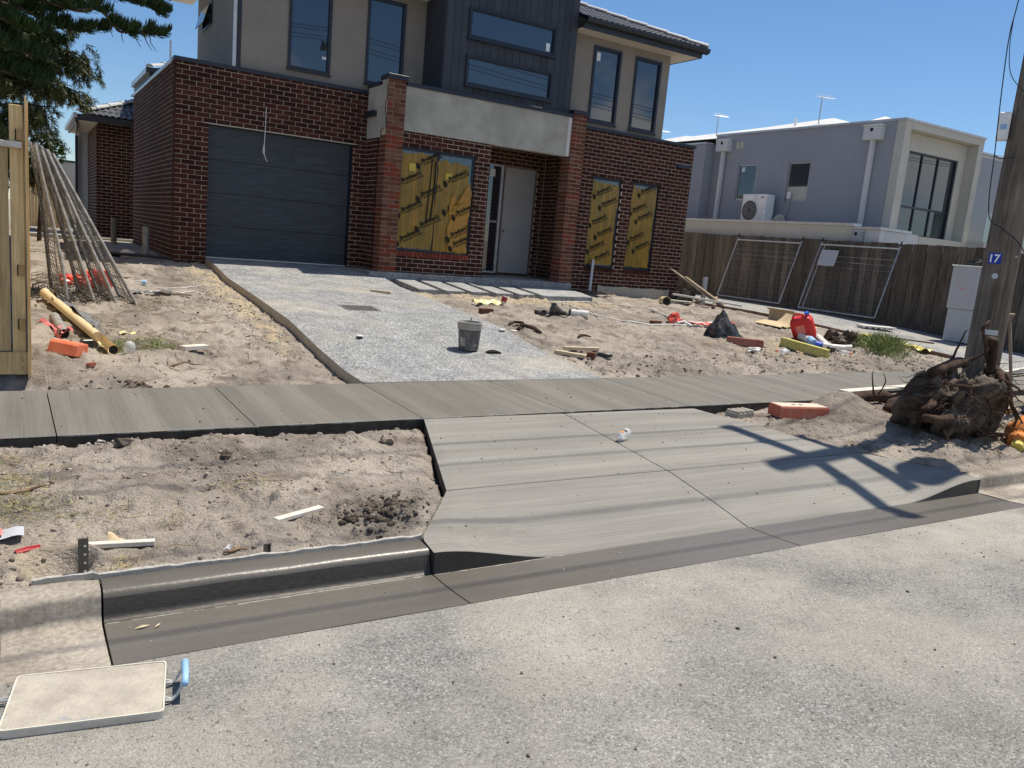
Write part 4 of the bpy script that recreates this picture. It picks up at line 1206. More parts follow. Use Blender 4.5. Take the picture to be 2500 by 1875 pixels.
for wx0, wx1, sd in ((8.845, 9.692, 12), (10.015, 10.83, 15)):
    w = window(wx0, wx1, .45, 2.488, -.58, fw=.05, proud=0, deep=.05, sill=False)
    film(w, wx0 + .02, wx1 - .06, .52, 2.40, -.58, seed=sd, jag=.05)
    for k, (dx, z_) in enumerate(((.12, 2.08), (.30, 1.84), (.07, 1.42), (.26, 1.16), (.08, .82), (.26, .6)) if sd == 12 else ((.25, 2.24), (.05, 1.80), (.24, 1.62), (.07, 1.12), (.26, .92))):
        stamp(w, wx0 + dx, z_, -.604, ang=25, s=.92)

# roofs: eaves, gutter, tiles
hp('soffit', 'soffit', ((7.89, -1.02, 5.445), (11.23, -.585, 5.46)), ((10.75, -.58, 5.446), (11.23, 6.5, 5.461)), ((.58, -.35, 5.50), (4.78, .095, 5.515)), ((.58, .10, 5.501), (1.035, 4.72, 5.516)))
hp('fascia', 'fascia', ((7.89, -1.06, 5.44), (11.27, -1.022, 5.60)), ((11.235, -1.02, 5.44), (11.27, 6.5, 5.60)), ((.54, -.40, 5.49), (4.78, -.355, 5.66)), ((.54, -.35, 5.49), (.578, 4.76, 5.66)))
def gutter(p, q, mt='fascia'):
    mb = MB(); p, q = Vector(p), Vector(q)
    d = (q - p).normalized(); s = Vector((d.y, -d.x, 0))
    pr = [(0, 0), (.02, 0), (.10, .02), (.125, .07), (.125, .115), (.105, .12), (.10, .06), (.0, .05)]
    mb.prism([s * a + Vector((0, 0, b)) for a, b in pr], p, q)
    return mb.build('gutter', M[mt], house)
gutter((7.89, -1.062, 5.535), (11.395, -1.062, 5.535)); gutter((11.272, -1.06, 5.535), (11.272, 6.5, 5.535))
mb = MB()
def tile_mesh():
    mb = MB(); P = []
    for i in range(17):
        u = i / 16; x = -.15 + .3 * u
        h = .017 * math.sin(u * 4 * math.pi) + .004
        P.append([(x, -.005, h - .022), (x, -.005, h + .006), (x, .36, h - .014)])
    mb.grid(P); return mb.mesh('roof_tile', M['tile'])
TILE = [tile_mesh() for _ in range(3)]
for k, me in enumerate(TILE): me.attributes['tint'].data.foreach_set('value', [(.2, .5, .8)[k]] * len(me.polygons))
def tiles(x0, y0, z0, cols, rows_, pitch, inside):
    tp = math.tan(pitch)
    for r in range(rows_):
        for c in range(cols):
            x = x0 + (c + .5) * .30; t = (r) * .32 * math.cos(pitch)
            if not inside(x, y0 + t + .1): continue
            o = bpy.data.objects.new('roof_tile', TILE[rb.randrange(3)])
            o.rotation_euler = (pitch, 0, 0)
            o.location = Vector((x, y0 + t, z0 + t * tp + .01)) - ORG[house]
            link(o, house)
def ridge(p, q, n, r=.11):
    p, q = Vector(p), Vector(q); d = (q - p) / n
    side = d.cross(Vector((0, 0, 1))).normalized(); up = side.cross(d).normalized()
    for k in range(n):
        a = p + d * k + up * .012 * (1); b = p + d * (k + 1.06) + up * .0
        mb = MB(); rows_ = []
        for e, o_ in ((a, 1.08), (b, .95)):
            rows_.append([e + (side * math.cos(w) + up * math.sin(w) * .6) * r * o_ for w in np.linspace(0, math.pi, 7)])
        mb.grid(rows_); mb.add(rows_[0], [tuple(range(7))])
        mb.build('ridge_tile', M['ridge'], house)
pit_ = math.radians(22)
tiles(7.90, -1.14, 5.655, 12, 10, pit_, lambda x, y: x < 11.36 - (y + 1.14))
ridge((11.36, -1.12, 5.68), (7.9, 2.34, 5.68 + 3.46 * .404), 10)
mb = MB()
mb.add([(7.9, -1.10, 5.60), (11.34, -1.10, 5.60), (7.9, 2.34, 5.60 + 3.44 * .404 - .02), (11.34, 8, 5.60), (7.9, 6, 5.60 + 3.44 * .404)], [(0, 1, 2), (1, 3, 4, 2)])
mb.build('roof', M['tile'], house)
mb = MB(); mb.add([(.54, -.40, 5.66), (4.8, -.40, 5.66), (4.8, 2.4, 6.7), (2.9, 2.4, 6.7), (.54, 4.76, 5.66), (2.9, 4.0, 6.7), (4.8, 4.0, 6.7)], [(0, 1, 2, 3), (0, 3, 5, 4), (3, 2, 6, 5)])
mb.build('roof', M['tile'], house)
# rear wing roof and its eave
p2 = math.radians(23)
tiles(-1.05, 8.5, 3.155, 11, 9, p2, lambda x, y: x > -1.02 + (y - 8.5))
ridge((-1.04, 8.52, 3.18), (1.75, 11.31, 3.18 + 2.79 * .424), 8)
mb = MB(); mb.add([(-1.04, 8.52, 3.11), (2.2, 8.52, 3.11), (2.2, 11.3, 3.11 + 2.78 * .424), (1.74, 11.3, 3.11 + 2.78 * .424), (-1.04, 14, 3.11)], [(0, 1, 2, 3), (0, 3, 4)]); mb.build('roof', M['tile'], house)
hp('fascia', 'fascia', ((-1.10, 8.46, 2.97), (2.2, 8.50, 3.12)), ((-1.10, 8.505, 2.95), (-1.06, 13.4, 3.10)))
hp('gutter', 'metal_pale', ((-1.19, 8.40, 3.02), (-1.105, 13.4, 3.14)))
hp('soffit', 'soffit', ((-1.055, 8.505, 2.955), (-.615, 13.3, 2.97)))
hp('rendered_wall', 'render_white', ((-.86, 12.65, -.1), (-.3, 13.2, 2.95)))
hp('downpipe', 'fascia', ((-.95, 12.5, -.05), (-.87, 12.6, 2.85)))
mb = MB(); mb.tube([(-1.12, 8.62, 3.02), (-1.10, 8.70, 2.93), (-.92, 12.5, 2.84)], .035, 6); mb.build('downpipe', M['fascia'], house)
# middle roof seen past the garage parapet
hp('rendered_wall', 'render_cream', ((.75, 7.4, 2.5), (2.5, 12, 4.16)))
hp('soffit', 'soffit', ((.50, 7.23, 4.15), (2.5, 12, 4.165)))
hp('fascia', 'fascia', ((.45, 7.19, 4.14), (2.5, 7.228, 4.30)), ((.45, 7.23, 4.14), (.495, 10.6, 4.30)))
hp('gutter', 'metal_pale', ((.36, 7.19, 4.22), (.445, 10.4, 4.35)))
hp('gutter', 'fascia', ((.36, 7.07, 4.235), (2.5, 7.185, 4.355)))
ridge((.46, 7.25, 4.38), (2.2, 9.0, 5.1), 5)
mb = MB(); mb.add([(.45, 7.2, 4.33), (2.5, 7.2, 4.33), (2.5, 9, 5.05), (2.2, 9, 5.05), (.45, 10.6, 4.33)], [(0, 1, 2, 3), (0, 3, 4)]); mb.build('roof', M['tile'], house)
mb = MB(); mb.tube([(1.05, 8, 4.3), (1.05, 8, 5.25)], .03, 7); mb.build('vent_pipe', M['metal_pale'], house)
# cord hanging from a bolt over the garage door
cd = thing('cord', 'thin white cord with a looped knot hanging from the bricks over the garage door', 'cord', (1.60, -.012, 2.95))
mb = MB()
mb.tube([(1.60, -.01, 2.93), (1.598, -.014, 2.7), (1.592, -.016, 2.45), (1.588, -.016, 2.28), (1.57, -.02, 2.2), (1.56, -.02, 2.1), (1.58, -.018, 2.07), (1.597, -.016, 2.15), (1.588, -.013, 2.25), (1.575, -.018, 2.16), (1.60, -.016, 2.05), (1.625, -.015, 1.98), (1.65, -.015, 1.94)], .0055, 5)
mb.build('rope', M['white_plastic'], cd)
# ------------------------------------------------------------------ neighbouring house
nb_ = thing('house', 'pale grey flat-fronted two-storey house behind the weathered paling fence', 'house', (19, 0, 0))
def np_(name, mt, *boxes, bevel=0.0, parent=None):
    if name in ('window', 'casing', 'rain_head', 'balcony_rail'):
        mb = MB()
        for b in boxes: mb.box(*b)
        return mb.build(name, M[mt], parent or nb_, bevel=bevel)
    for b in boxes: o = MB().box(*b).build(name, M[mt], parent or nb_, bevel=bevel)
    return o
Yf = -2.62
# upper side wall with its two window openings
NW = [(2.20, 2.97, 2.78, 3.87), (.18, .97, 2.75, 3.87)]
def nwall(name, mt, x0, x1, a0, a1, z0, z1, holes):
    A = sorted({a0, a1, *[v for h in holes for v in h[:2]]}); Z = sorted({z0, z1, *[v for h in holes for v in h[2:4]]})
    mb = MB()
    for p, q in zip(A, A[1:]):
        for r, s in zip(Z, Z[1:]):
            if any(h[0] < (p + q) / 2 < h[1] and h[2] < (r + s) / 2 < h[3] for h in holes): continue
            if x1 - x0 < 1: mb.box((x0, p, r), (x1, q, s))
    return mb.build(name, M[mt], nb_)
nwall('wall', 'render_blue', 17.0, 17.25, Yf + .26, 4.1, 1.4, 4.80, NW)
np_('wall', 'render_blue', ((16.6, 4.11, -.3), (17.3, 14, 4.52)))
np_('roof_edge', 'metal_pale', ((16.96, Yf - .03, 4.80), (17.28, 4.1, 4.86)), ((17.28, Yf - .03, 4.80), (20.63, Yf + .26, 4.86)), bevel=.004)
np_('roof_edge', 'metal_pale', ((16.56, 4.08, 4.52), (16.9, 14, 4.57)))
# projecting surround of the front window, recessed face, right cheek
np_('window_surround', 'render_cream', ((17.0, Yf, 1.74), (17.25, Yf + .25, 4.80)), ((20.36, Yf, 1.74), (20.60, Yf + .6, 4.80)), ((17.255, Yf, 4.62), (20.355, Yf + .6, 4.80)), ((17.255, Yf, 1.60), (20.355, Yf + .6, 1.97)))
np_('recessed_wall', 'render_cream', ((17.26, Yf + .3, 1.98), (17.76, Yf + .58, 4.61)), ((20.02, Yf + .3, 1.98), (20.35, Yf + .58, 4.61)), ((17.765, Yf + .3, 4.16), (20.015, Yf + .58, 4.61)))
fw = np_('window', 'alu', ((17.765, Yf + .33, 1.98), (17.81, Yf + .40, 4.155)), ((19.97, Yf + .33, 1.98), (20.015, Yf + .40, 4.155)), ((17.815, Yf + .33, 1.98), (19.965, Yf + .40, 2.02)), ((17.815, Yf + .33, 4.11), (19.965, Yf + .40, 4.155)), ((17.815, Yf + .335, 2.70), (19.965, Yf + .40, 2.75)), ((18.42, Yf + .338, 2.02), (18.46, Yf + .40, 4.11)), ((19.15, Yf + .338, 2.02), (19.20, Yf + .40, 4.11)))
M_w = M['frame']
fw.data.materials.clear(); fw.data.materials.append(M['fascia'])
for a, b in ((17.812, 18.42), (18.462, 19.15), (19.202, 19.968)):
    for c, d in ((2.022, 2.70), (2.752, 4.108)):
        mb = MB(); mb.box((a, Yf + .37, c), (b, Yf + .38, d)); mb.build('pane', M['glass_n'], fw)
for (a, b, c, d), st in zip(NW, (0, 1)):
    w = np_('window', 'galv', ((17.03, a, c), (17.09, a + .045, d)), ((17.03, b - .045, c), (17.09, b, d)), ((17.03, a + .046, c), (17.09, b - .046, c + .045)), ((17.03, a + .046, d - .045), (17.09, b - .046, d)))
    mb = MB(); mb.box((17.055, a + .04, c + .04), (17.065, b - .04, d - .04)); mb.build('pane', M['glass_n'], w)
    if st == 1:
        mb = MB(); mb.box((17.045, a + .05, c + .05), (17.053, b - .05, c + .42)); mb.build('blind', M['render_cream'], w)
    else:
        mb = MB(); mb.box((17.045, b - .25, d - .22), (17.053, b - .12, d - .08)); mb.build('sticker', M['sticker'], w)
# rain heads and downpipes
def rainhead(y0, y1, z0, z1, zb, x=17.0, pw=.11):
    o = np_('rain_head', 'render_white', ((x - .22, y0, z0), (x - .003, y1, z1)), ((x - .24, y0 - .02, z1), (x - .003, y1 + .02, z1 + .03)), bevel=.006)
    mb = MB(); mb.disc((x - .223, (y0 + y1) / 2, (z0 + z1) / 2 + .08), .05, axis='X'); mb.build('overflow', M['inside'], o)
    yc = (y0 + y1) / 2
    mb = MB(); mb.box((x - .14, yc - pw / 2, zb), (x - .035, yc + pw / 2, z0 - .002)); mb.build('downpipe', M['render_white'], nb_)
rainhead(-2.04, -1.55, 4.33, 4.68, 2.1); rainhead(3.36, 3.86, 4.29, 4.62, 2.1)
np_('vent', 'soffit', ((16.97, 3.02, 4.36), (16.998, 3.14, 4.56)), ((16.97, 2.86, 4.36), (16.998, 2.98, 4.56)))
# lower boundary wall and its coping, roof deck that carries the unit
np_('lower_wall', 'render_cream', ((15.72, -2.5, -.3), (15.95, 12, 2.02)), ((15.955, -2.5, -.3), (17.0, -2.27, 1.96)))
np_('coping', 'metal_pale', ((15.68, -2.53, 2.021), (15.99, 12, 2.085)), ((15.70, -3.30, 1.945), (16.98, -2.52, 2.01)))
np_('lower_wall', 'render_white', ((15.74, -3.27, -.3), (16.0, -2.535, 1.94)), ((16.01, -3.27, -.3), (17.3, -3.0, 1.94)))
o = np_('rain_head', 'render_blue', ((15.58, -2.86, 1.60), (15.738, -2.56, 1.90)), bevel=.005)
mb = MB(); mb.disc((15.577, -2.71, 1.82), .045, axis='X'); mb.build('overflow', M['inside'], o)
np_('deck_roof', 'metal_pale', ((15.96, -2.2, 1.85), (16.995, 12, 1.93)))
np_('body', 'render_blue', ((17.26, Yf + .62, -.3), (24, 12, 4.5)), ((17.3, Yf + .3, -.3), (20.6, Yf + .61, 1.59)))
# white steel roofs behind the parapet
mb = MB()
mb.add([(17.3, 4.0, 4.80), (17.6, -.9, 4.82), (22, 3.7, 6.10), (22, 6.8, 6.0), (26, -1, 4.8), (26, 12, 4.8), (17.3, 12, 4.8)], [(0, 1, 2), (0, 2, 3), (1, 4, 2), (2, 4, 5, 3), (0, 3, 6), (3, 5, 6)])
mb.add([(19, 1.8, 5.0), (22.2, 1.8, 6.03), (24.5, .2, 5.3), (20.5, -1.2, 5.0)], [(0, 1, 2, 3)])
mb.add([(16.9, 4.2, 4.5), (16.9, 14, 4.5), (21, 10, 5.75), (21, 7.3, 5.35)], [(0, 1, 2, 3)])
mb.build('steel_roof', M['pvc_white'], nb_)
# right part with glass balcony
np_('wall', 'render_cream', ((20.62, -1.5, 3.97), (27, -1.2, 4.70)), ((20.62, -1.48, 1.9), (22.4, -1.2, 3.96)), ((24.4, -1.48, 1.9), (27, -1.2, 3.96)))
np_('roof_edge', 'metal_pale', ((20.62, -1.55, 4.71), (27, -1.2, 4.77)))
w = np_('window', 'fascia', ((22.41, -1.40, 1.95), (22.47, -1.3, 3.95)), ((23.2, -1.40, 1.95), (23.28, -1.3, 3.95)), ((24.33, -1.40, 1.95), (24.39, -1.3, 3.95)), ((22.475, -1.40, 3.88), (23.195, -1.3, 3.95)), ((23.285, -1.40, 3.88), (24.325, -1.3, 3.95)))
for a, b in ((22.472, 23.198), (23.282, 24.328)):
    mb = MB(); mb.box((a, -1.36, 1.95), (b, -1.35, 3.88)); mb.build('pane', M['glass_n'], w)
np_('balcony_floor', 'render_cream', ((20.62, -3.1, 1.62), (27, -1.5, 1.98)))
gb = np_('balcony_rail', 'alu', ((20.0 + .62, -3.04, 2.80), (27, -3.0, 2.83)), ((21.18, -3.04, 1.98), (21.22, -3.0, 2.80)))
mb = MB(); mb.box((20.64, -3.03, 2.0), (21.17, -3.015, 2.79)); mb.build('glass_panel', M['glass_frost'], gb)
for a in (21.23, 22.6, 24.0, 25.4):
    mb = MB(); mb.box((a, -3.03, 2.0), (a + 1.35, -3.015, 2.79)); mb.build('glass_panel', M['glass_frost'], gb)

# air conditioner, its isolator and hose coil
ac = thing('air_conditioner', 'white outdoor air conditioning unit standing on the low roof against the grey side wall', 'air conditioner', (16.5, 1.3, 1.93))
np_('casing', 'white_plastic', ((16.42, 1.12, 1.99), (16.78, 2.06, 2.90)), bevel=.015, parent=ac)
np_('foot', 'fascia', ((16.45, 1.2, 1.93), (16.75, 1.27, 1.988)), ((16.45, 1.9, 1.93), (16.75, 1.97, 1.988)), parent=ac)
mb = MB(); mb.disc((16.415, 1.72, 2.42), .29, 28, 'X'); mb.build('fan_opening', M['inside'], ac)
mb = MB()
for k in range(13):
    yy_ = 1.46 + k * .0435; h = math.sqrt(max(0, .29 ** 2 - (yy_ - 1.72) ** 2))
    if h > .03: mb.box((16.402, yy_ - .004, 2.42 - h), (16.41, yy_ + .004, 2.42 + h))
for r in (.12, .2, .29): mb.tube([(16.405, 1.72 + r * math.cos(w), 2.42 + r * math.sin(w)) for w in np.linspace(0, 2 * math.pi, 25)], .005, 4)
mb.build('grille', M['galv'], ac)
mb = MB(); mb.box((16.408, 1.40, 2.10), (16.412, 2.03, 2.13)); mb.box((16.417, 1.2, 2.80), (16.4195, 1.34, 2.825)); mb.build('badge', M['fascia'], ac)
isb = thing('isolator_switch', 'small white isolator switch on the grey wall to the right of the air conditioner', 'switch box', (16.95, .78, 2.9))
np_('box', 'white_plastic', ((16.93, .72, 2.82), (16.997, .84, 3.02)), bevel=.01, parent=isb)
mb = MB(); mb.tube([(16.96, .78, 2.82), (16.97, .74, 2.6), (16.93, .78, 2.35), (16.85, .95, 2.15)], .015, 6); mb.build('conduit', M['galv'], isb)
cl_ = thing('hose_coil', 'coil of pale hose lying beside the air conditioner', 'hose', (16.75, .95, 2.05))
mb = MB()
for k in range(4):
    r = .13 + .02 * k
    mb.tube([(16.7 + .05 * k, .92 + r * math.cos(w), 2.08 + .03 * k + r * .9 * math.sin(w)) for w in np.linspace(0, 2 * math.pi, 19)], .022, 6)
mb.build('coil', M['alu_rim'], cl_)

def antenna(x, y, z0, z1, label, dy=-.4):
    t = thing('antenna', label, 'antenna', (x, y, z0), 'television antennas on the roofs')
    mb = MB(); mb.tube([(x, y, z0), (x, y, z1)], .02, 6); mb.build('mast', M['galv'], t)
    mb = MB(); mb.tube([(x, y + .05, z1 - .03), (x, y + dy, z1 - .12)], .012, 5)
    for k in range(7):
        f_ = k / 6; p = Vector((x, y + dy * f_, z1 - .03 - .09 * f_)); w_ = .28 - .12 * f_
        mb.tube([p - Vector((w_, 0, .02)), p + Vector((w_, 0, .02))], .008, 4)
    mb.tube([(x - .3, y - .1, z1 + .0), (x + .3, y - .1, z1 + .02)], .007, 4)
    mb.build('boom', M['galv'], t)
antenna(20, 2.645, 5.5, 6.40, 'tallest television antenna, above the middle of the white steel roof')
antenna(20, 7.27, 5.0, 6.2, 'television antenna at the left end of the pale grey house')
antenna(24, 15.2, 5.2, 6.75, 'distant television antenna just right of the brick house', -.5)
vp = thing('roof_vent', 'short pale vent pipe sticking up from the white steel roof', 'vent pipe', (20, 3.59, 5.3))
mb = MB(); mb.tube([(20, 3.59, 5.3), (20, 3.59, 5.78)], .04, 8); mb.build('pipe', M['white_plastic'], vp)
bw_ = thing('garden_wall', 'plain pale rendered wall at the back between the fence and the brick wing', 'wall', (-.8, 17, 0))
mb = MB(); mb.box((-1.22, 17, -.3), (2, 17.25, 2.22)); mb.build('wall', M['render_cream'], bw_)
mb = MB(); mb.box((-1.24, 16.97, 2.221), (2, 17.28, 2.28)); mb.build('coping', M['fascia'], bw_)

bf_ = thing('back_fence', 'yellow pine fence far behind, between the side fence and the pale garden wall', 'fence', (-2, 15.5, -.1))
for k in range(14): MB().box((-2.5 + k * .1 + .002, 15.5 + .012 * (k % 2), -.3), (-2.5 + k * .1 + .098, 15.515 + .012 * (k % 2), 1.78), rb.random()).build('paling', M['pine'], bf_)
# ------------------------------------------------------------------ weathered fence on the right
fn = thing('paling_fence', 'long weathered grey timber paling fence along the side lane', 'fence', (15.5, 0, -.3))
y = 9.0; k = 0
PAL = {}
while y > -7.6:
    w_ = .188 + rb.uniform(-.012, .012)
    top = 1.63 + rb.uniform(-.012, .012) - max(0, (-6.1 - y)) * .12
    base = float(lane(max(y, -8))) - .02 + .15
    mb = MB(); o_ = .008 if k % 2 else -.002
    mb.box((15.49 + o_, y - w_ + .005, base), (15.507 + o_, y - .004, top), rb.random())
    mb.build('paling', M['oldfence'], fn); y -= w_; k += 1
MB().box((15.517, -7.5, -.3), (15.527, 9, 1.46)).build('gap_shade_sheet', M['inside'], fn)  # dark sheet added to paint the shade in the paling gaps
for z_ in (.25, 1.35): MB().box((15.53, -7.6, z_), (15.57, 9, z_ + .08)).build('rail', M['oldfence'], fn)
for yy_ in np.arange(-7.4, 9, 2.4): MB().box((15.575, yy_, -.5), (15.66, yy_ + .1, 1.5)).build('post', M['oldfence'], fn)
for a in np.arange(-7.6, 9, 2.4): MB().box((15.495, a, float(lane(max(a, -8))) - .12), (15.52, a + 2.39, float(lane(max(a + 2.4, -8))) + .125)).build('plinth', M['oldfence'], fn)

# temporary mesh panels leaning on the fence
def temp_panel(y0, y1, label, sign=False):
    t = thing('temporary_fence_panel', label, 'fence panel', (14.9, (y0 + y1) / 2, -.2), 'temporary fence panels leaning on the paling fence')
    zb = float(lane((y0 + y1) / 2)) + .10
    A, B_, C_, D_ = Vector((14.88, y0, zb)), Vector((14.88, y1, zb)), Vector((15.40, y1, 1.50)), Vector((15.40, y0, 1.50))
    mb = MB()
    r = .019
    for p, q in ((A, B_), (D_, C_)): MB().tube([p, q], r, 7).build('rail', M['galv'], t)
    for p, q in ((A, D_), (B_, C_)):
        m_ = MB(); m_.tube([p, q + (q - p) * .04], r, 7); m_.build('upright', M['galv'], t)
    if sign:
        p = A + (B_ - A) * .06; q = D_ + (C_ - D_) * .06
        m_ = MB(); m_.tube([p, q], r * .8, 6); m_.build('upright', M['galv'], t)
    mb = MB()
    n = int(abs(y1 - y0) / .075)
    for k in range(1, n):
        f_ = k / n; mb.tube([A + (B_ - A) * f_, D_ + (C_ - D_) * f_], .0013, 3, cap=False)
    for k in range(1, 12):
        f_ = k / 12; mb.tube([A + (D_ - A) * f_, B_ + (C_ - B_) * f_], .0014 if k < 8 else .0032, 3, cap=False)
    mb.build('mesh', M['galv'], t)
    m_ = MB(); e = C_ + (C_ - B_).normalized() * .02
    for p in (D_, C_): m_.tube([p + Vector((.02, 0, .04)), p + Vector((.05, 0, .18))], .018, 6)
    m_.build('hook', M['wire'], t)
    if sign:
        L_ = D_ - A; W_ = (B_ - A)
        p = A + L_ * .80 + W_ * .17 + Vector((-.03, 0, 0)); nrm = L_.cross(W_).normalized()
        m_ = MB(); m_.obox(p, W_.normalized() * .26, L_.normalized() * .21, nrm * .003); m_.build('sign', M['cab'], t)
temp_panel(1.05, -1.22, 'farther mesh fence panel leaning on the palings, without a sign')
temp_panel(-1.86, -4.1, 'nearer mesh fence panel leaning on the palings, with a blank white sign', True)

# electrical cabinet beside the lane
cb = thing('electrical_cabinet', 'tall pale grey electrical cabinet with pink spray marks beside the timber pole', 'cabinet', (14.6, -6.25, -.36))
mb = MB(); mb.box((14.60, -6.52, .30), (15.05, -5.95, 1.19)); mb.build('upper_box', M['cab'], cb, bevel=.01)
mb = MB(); mb.box((14.62, -6.50, -.40), (15.03, -5.98, .295)); mb.build('lower_box', M['cab'], cb, bevel=.008)
mb = MB(); mb.box((14.58, -6.54, 1.191), (15.07, -5.93, 1.215)); mb.build('lid', M['white_plastic'], cb, bevel=.004)
mb = MB()
for yy_, zz_, w_, h_ in ((-6.12, .86, .02, .018), (-6.16, .84, .015, .012), (-6.30, .845, .02, .018), (-6.24, .735, .05, .014), (-6.20, .73, .03, .012), (-6.10, .82, .03, .004), (-6.13, .79, .012, .012), (-6.17, .75, .012, .01), (-6.33, .60, .012, .014)):
    mb.box((14.5975, yy_ - w_ / 2, zz_ - h_ / 2), (14.5995, yy_ + w_ / 2, zz_ + h_ / 2))
mb.build('spray_mark', M['spray'], cb)
bx = thing('tool_case', 'small black object lying on top of the grey cabinet', 'case', (14.8, -6.25, 1.215))
mb = MB(); mb.box((14.66, -6.38, 1.216), (14.82, -6.14, 1.28)); mb.build('base', M['black_plastic'], bx, bevel=.012)
mb = MB(); mb.plank((14.74, -6.20, 1.292), (14.76, -6.42, 1.345), .11, .05); mb.build('top', M['black_plastic'], bx, bevel=.01)

# ------------------------------------------------------------------ timber power pole
PX, PYp = 6.675, -11.20
pl = thing('power_pole', 'weathered round timber power pole with a blue number 17 plate', 'power pole', (PX, PYp, -.78))
pole_r = lambda z: .182 - .0075 * (z + .8)
mb = MB()
zs = np.linspace(-.95, 8.5, 26)
n_ = 30
P = []
for z in zs:
    row = []
    for k in range(n_ + 1):
        w = 2 * math.pi * (k % n_) / n_
        r = pole_r(z) * (1 + .018 * float(fbm(np.array([w * 2.2]), np.array([z * .7]), 3, 77)[0]))
        row.append((PX + r * math.cos(w), PYp + r * math.sin(w), z))
    P.append(row)
mb.grid(P); mb.add(P[-1][:-1], [tuple(range(n_))])
mb.build('shaft', M['pole'], pl, smooth=True)
NVp = Vector((CC.x - PX, CC.y - PYp, 0)).normalized()
TV = Vector((-NVp.y, NVp.x, 0))            # to the right as seen from the street
def on_pole(z, u, out=.004):               # u metres to the right of the middle
    r = pole_r(z); a = u / r
    d = NVp * math.cos(a) + TV * math.sin(a)
    return Vector((PX, PYp, z)) + d * (r + out), d
def curved_plate(name, z0, z1, u0, u1, mt, out=.004, parent=pl, n=8):
    mb = MB(); rows_ = []
    for z in (z0, z1):
        rows_.append([on_pole(z, u0 + (u1 - u0) * k / n, out)[0] for k in range(n + 1)])
    mb.grid(rows_)
    return mb.build(name, M[mt], parent)
plate = curved_plate('number_plate', 1.085, 1.195, -.128, -.002, 'sign_blue', .005)
T17 = text_mesh("17", .115, M['sign_white'], .003)
o = bpy.data.objects.new('lettering', T17); c_, d_ = on_pole(1.14, -.065, .0075)
t_ = Vector((-d_.y, d_.x, 0))
o.matrix_local = Matrix.Translation(c_ - ORG[pl] - t_ * .062 - Vector((0, 0, .04))) @ Matrix(((t_.x, 0, d_.x, 0), (t_.y, 0, d_.y, 0), (0, 1, 0, 0), (0, 0, 0, 1)))
link(o, plate)
curved_plate('tag', .33, .385, -.06, .10, 'metal_pale', .004)
curved_plate('tag', 1.17, 1.18, .13, .165, 'metal_pale', .003)
mb = MB(); c_, d_ = on_pole(.955, -.03, .004); tt = Vector((-d_.y, d_.x, 0))
mb.add([c_ + (tt * math.cos(w) + Vector((0, 0, 1)) * math.sin(w)) * .03 for w in np.linspace(0, 2 * math.pi, 17)[:-1]], [tuple(range(16))]); mb.build('tag', M['metal_pale'], pl)
def smooth(pts, n=6):
    P_ = [Vector(p) for p in pts]; P_ = [P_[0]] + P_ + [P_[-1]]; out = []
    for a, b, c, d in zip(P_, P_[1:], P_[2:], P_[3:]):
        for k in range(n):
            t = k / n
            out.append(.5 * ((2 * b) + (c - a) * t + (2 * a - 5 * b + 4 * c - d) * t * t + (3 * b - a - 3 * c + d) * t ** 3))
    return out + [P_[-1]]
# meter box on the left of the shaft with its fine lead
c_, d_ = on_pole(2.50, -.19, .05)
mbx = MB(); mbx.obox(c_ + Vector((-.03, 0, 0)), TV * .055, NVp * .06, (0, 0, .14)); bxo = mbx.build('junction_box', M['white_plastic'], pl, bevel=.01)
mb = MB(); mb.obox(c_ + Vector((-.03, 0, -.01)) + NVp * .062, TV * .03, NVp * .001, (0, 0, .025)); mb.build('label_strip', M['blue_grip'], bxo)
mb = MB(); mb.tube(smooth([(PX - .46, PYp, 5.2), (PX - .60, PYp - .02, 3.75), (PX - .62, PYp, 3.3), (PX - .58, PYp, 2.8), (PX - .50, PYp, 2.2), (PX - .45, PYp, 1.75), (PX - .405, PYp - .03, 1.52), (PX - .30, PYp - .10, 1.45), (PX - .12, PYp - .19, 1.33), (PX + .05, PYp - .20, 1.22), (PX + .6, PYp - .1, 1.0), (PX + 1.5, PYp, .75)]), [.0055] * 61 + [.009] * 24, 6); mb.build('cable', M['wire'], pl)
mb = MB(); mb.tube(smooth([(PX - .60, PYp, 3.45), (PX - .58, PYp, 3.2), (PX - .46, PYp, 2.95), (PX - .2, PYp - .05, 2.8)]), .004, 5); mb.tube([(PX - .50, PYp, 2.17), (PX - .4, PYp, 2.14), (PX - .2, PYp - .05, 2.18)], .005, 5); mb.build('cable', M['wire'], pl)
# crossarms, insulators, and a pole-mounted transformer high above the picture
def arm(z, y0, y1, x, name='crossarm'):
    mb = MB(); mb.box((x - .06, y0, z - .07), (x + .06, y1, z + .07)); mb.build(name, M['pole'], pl)
za1 = (PX - .2 - 3.48) / .40 - .74
za2 = (PX - .2 - 4.03) / .40 - .76
off1 = .056 * (za1 + .76); off2 = .056 * (za2 + .76)
arm(za1, -12.72 + off1, -10.61 + off1, PX - .20); arm(za2, -12.3 + off2, -11.0 + off2, PX - .2)
wires = []
for yy_ in (-12.62, -12.05, -11.15, -10.68):
    mb = MB(); mb.lathe([(.0, 0), (.05, .0), (.07, .05), (.035, .08), (.06, .13), (.02, .2), (0, .2)], 10, (PX - .2, yy_ + off1, za1 + .07)); mb.build('insulator', M['fascia'], pl)
    wires.append((yy_ + off1, za1 + .27))
mb = MB(); mb.lathe([(0, 0), (.20, .0), (.22, .05), (.22, 1.0), (.18, 1.08), (0, 1.1)], 18, (PX + .02, -12.2 + off2 + .05, za2 - 1.2)); mb.build('transformer', M['cab'], pl)
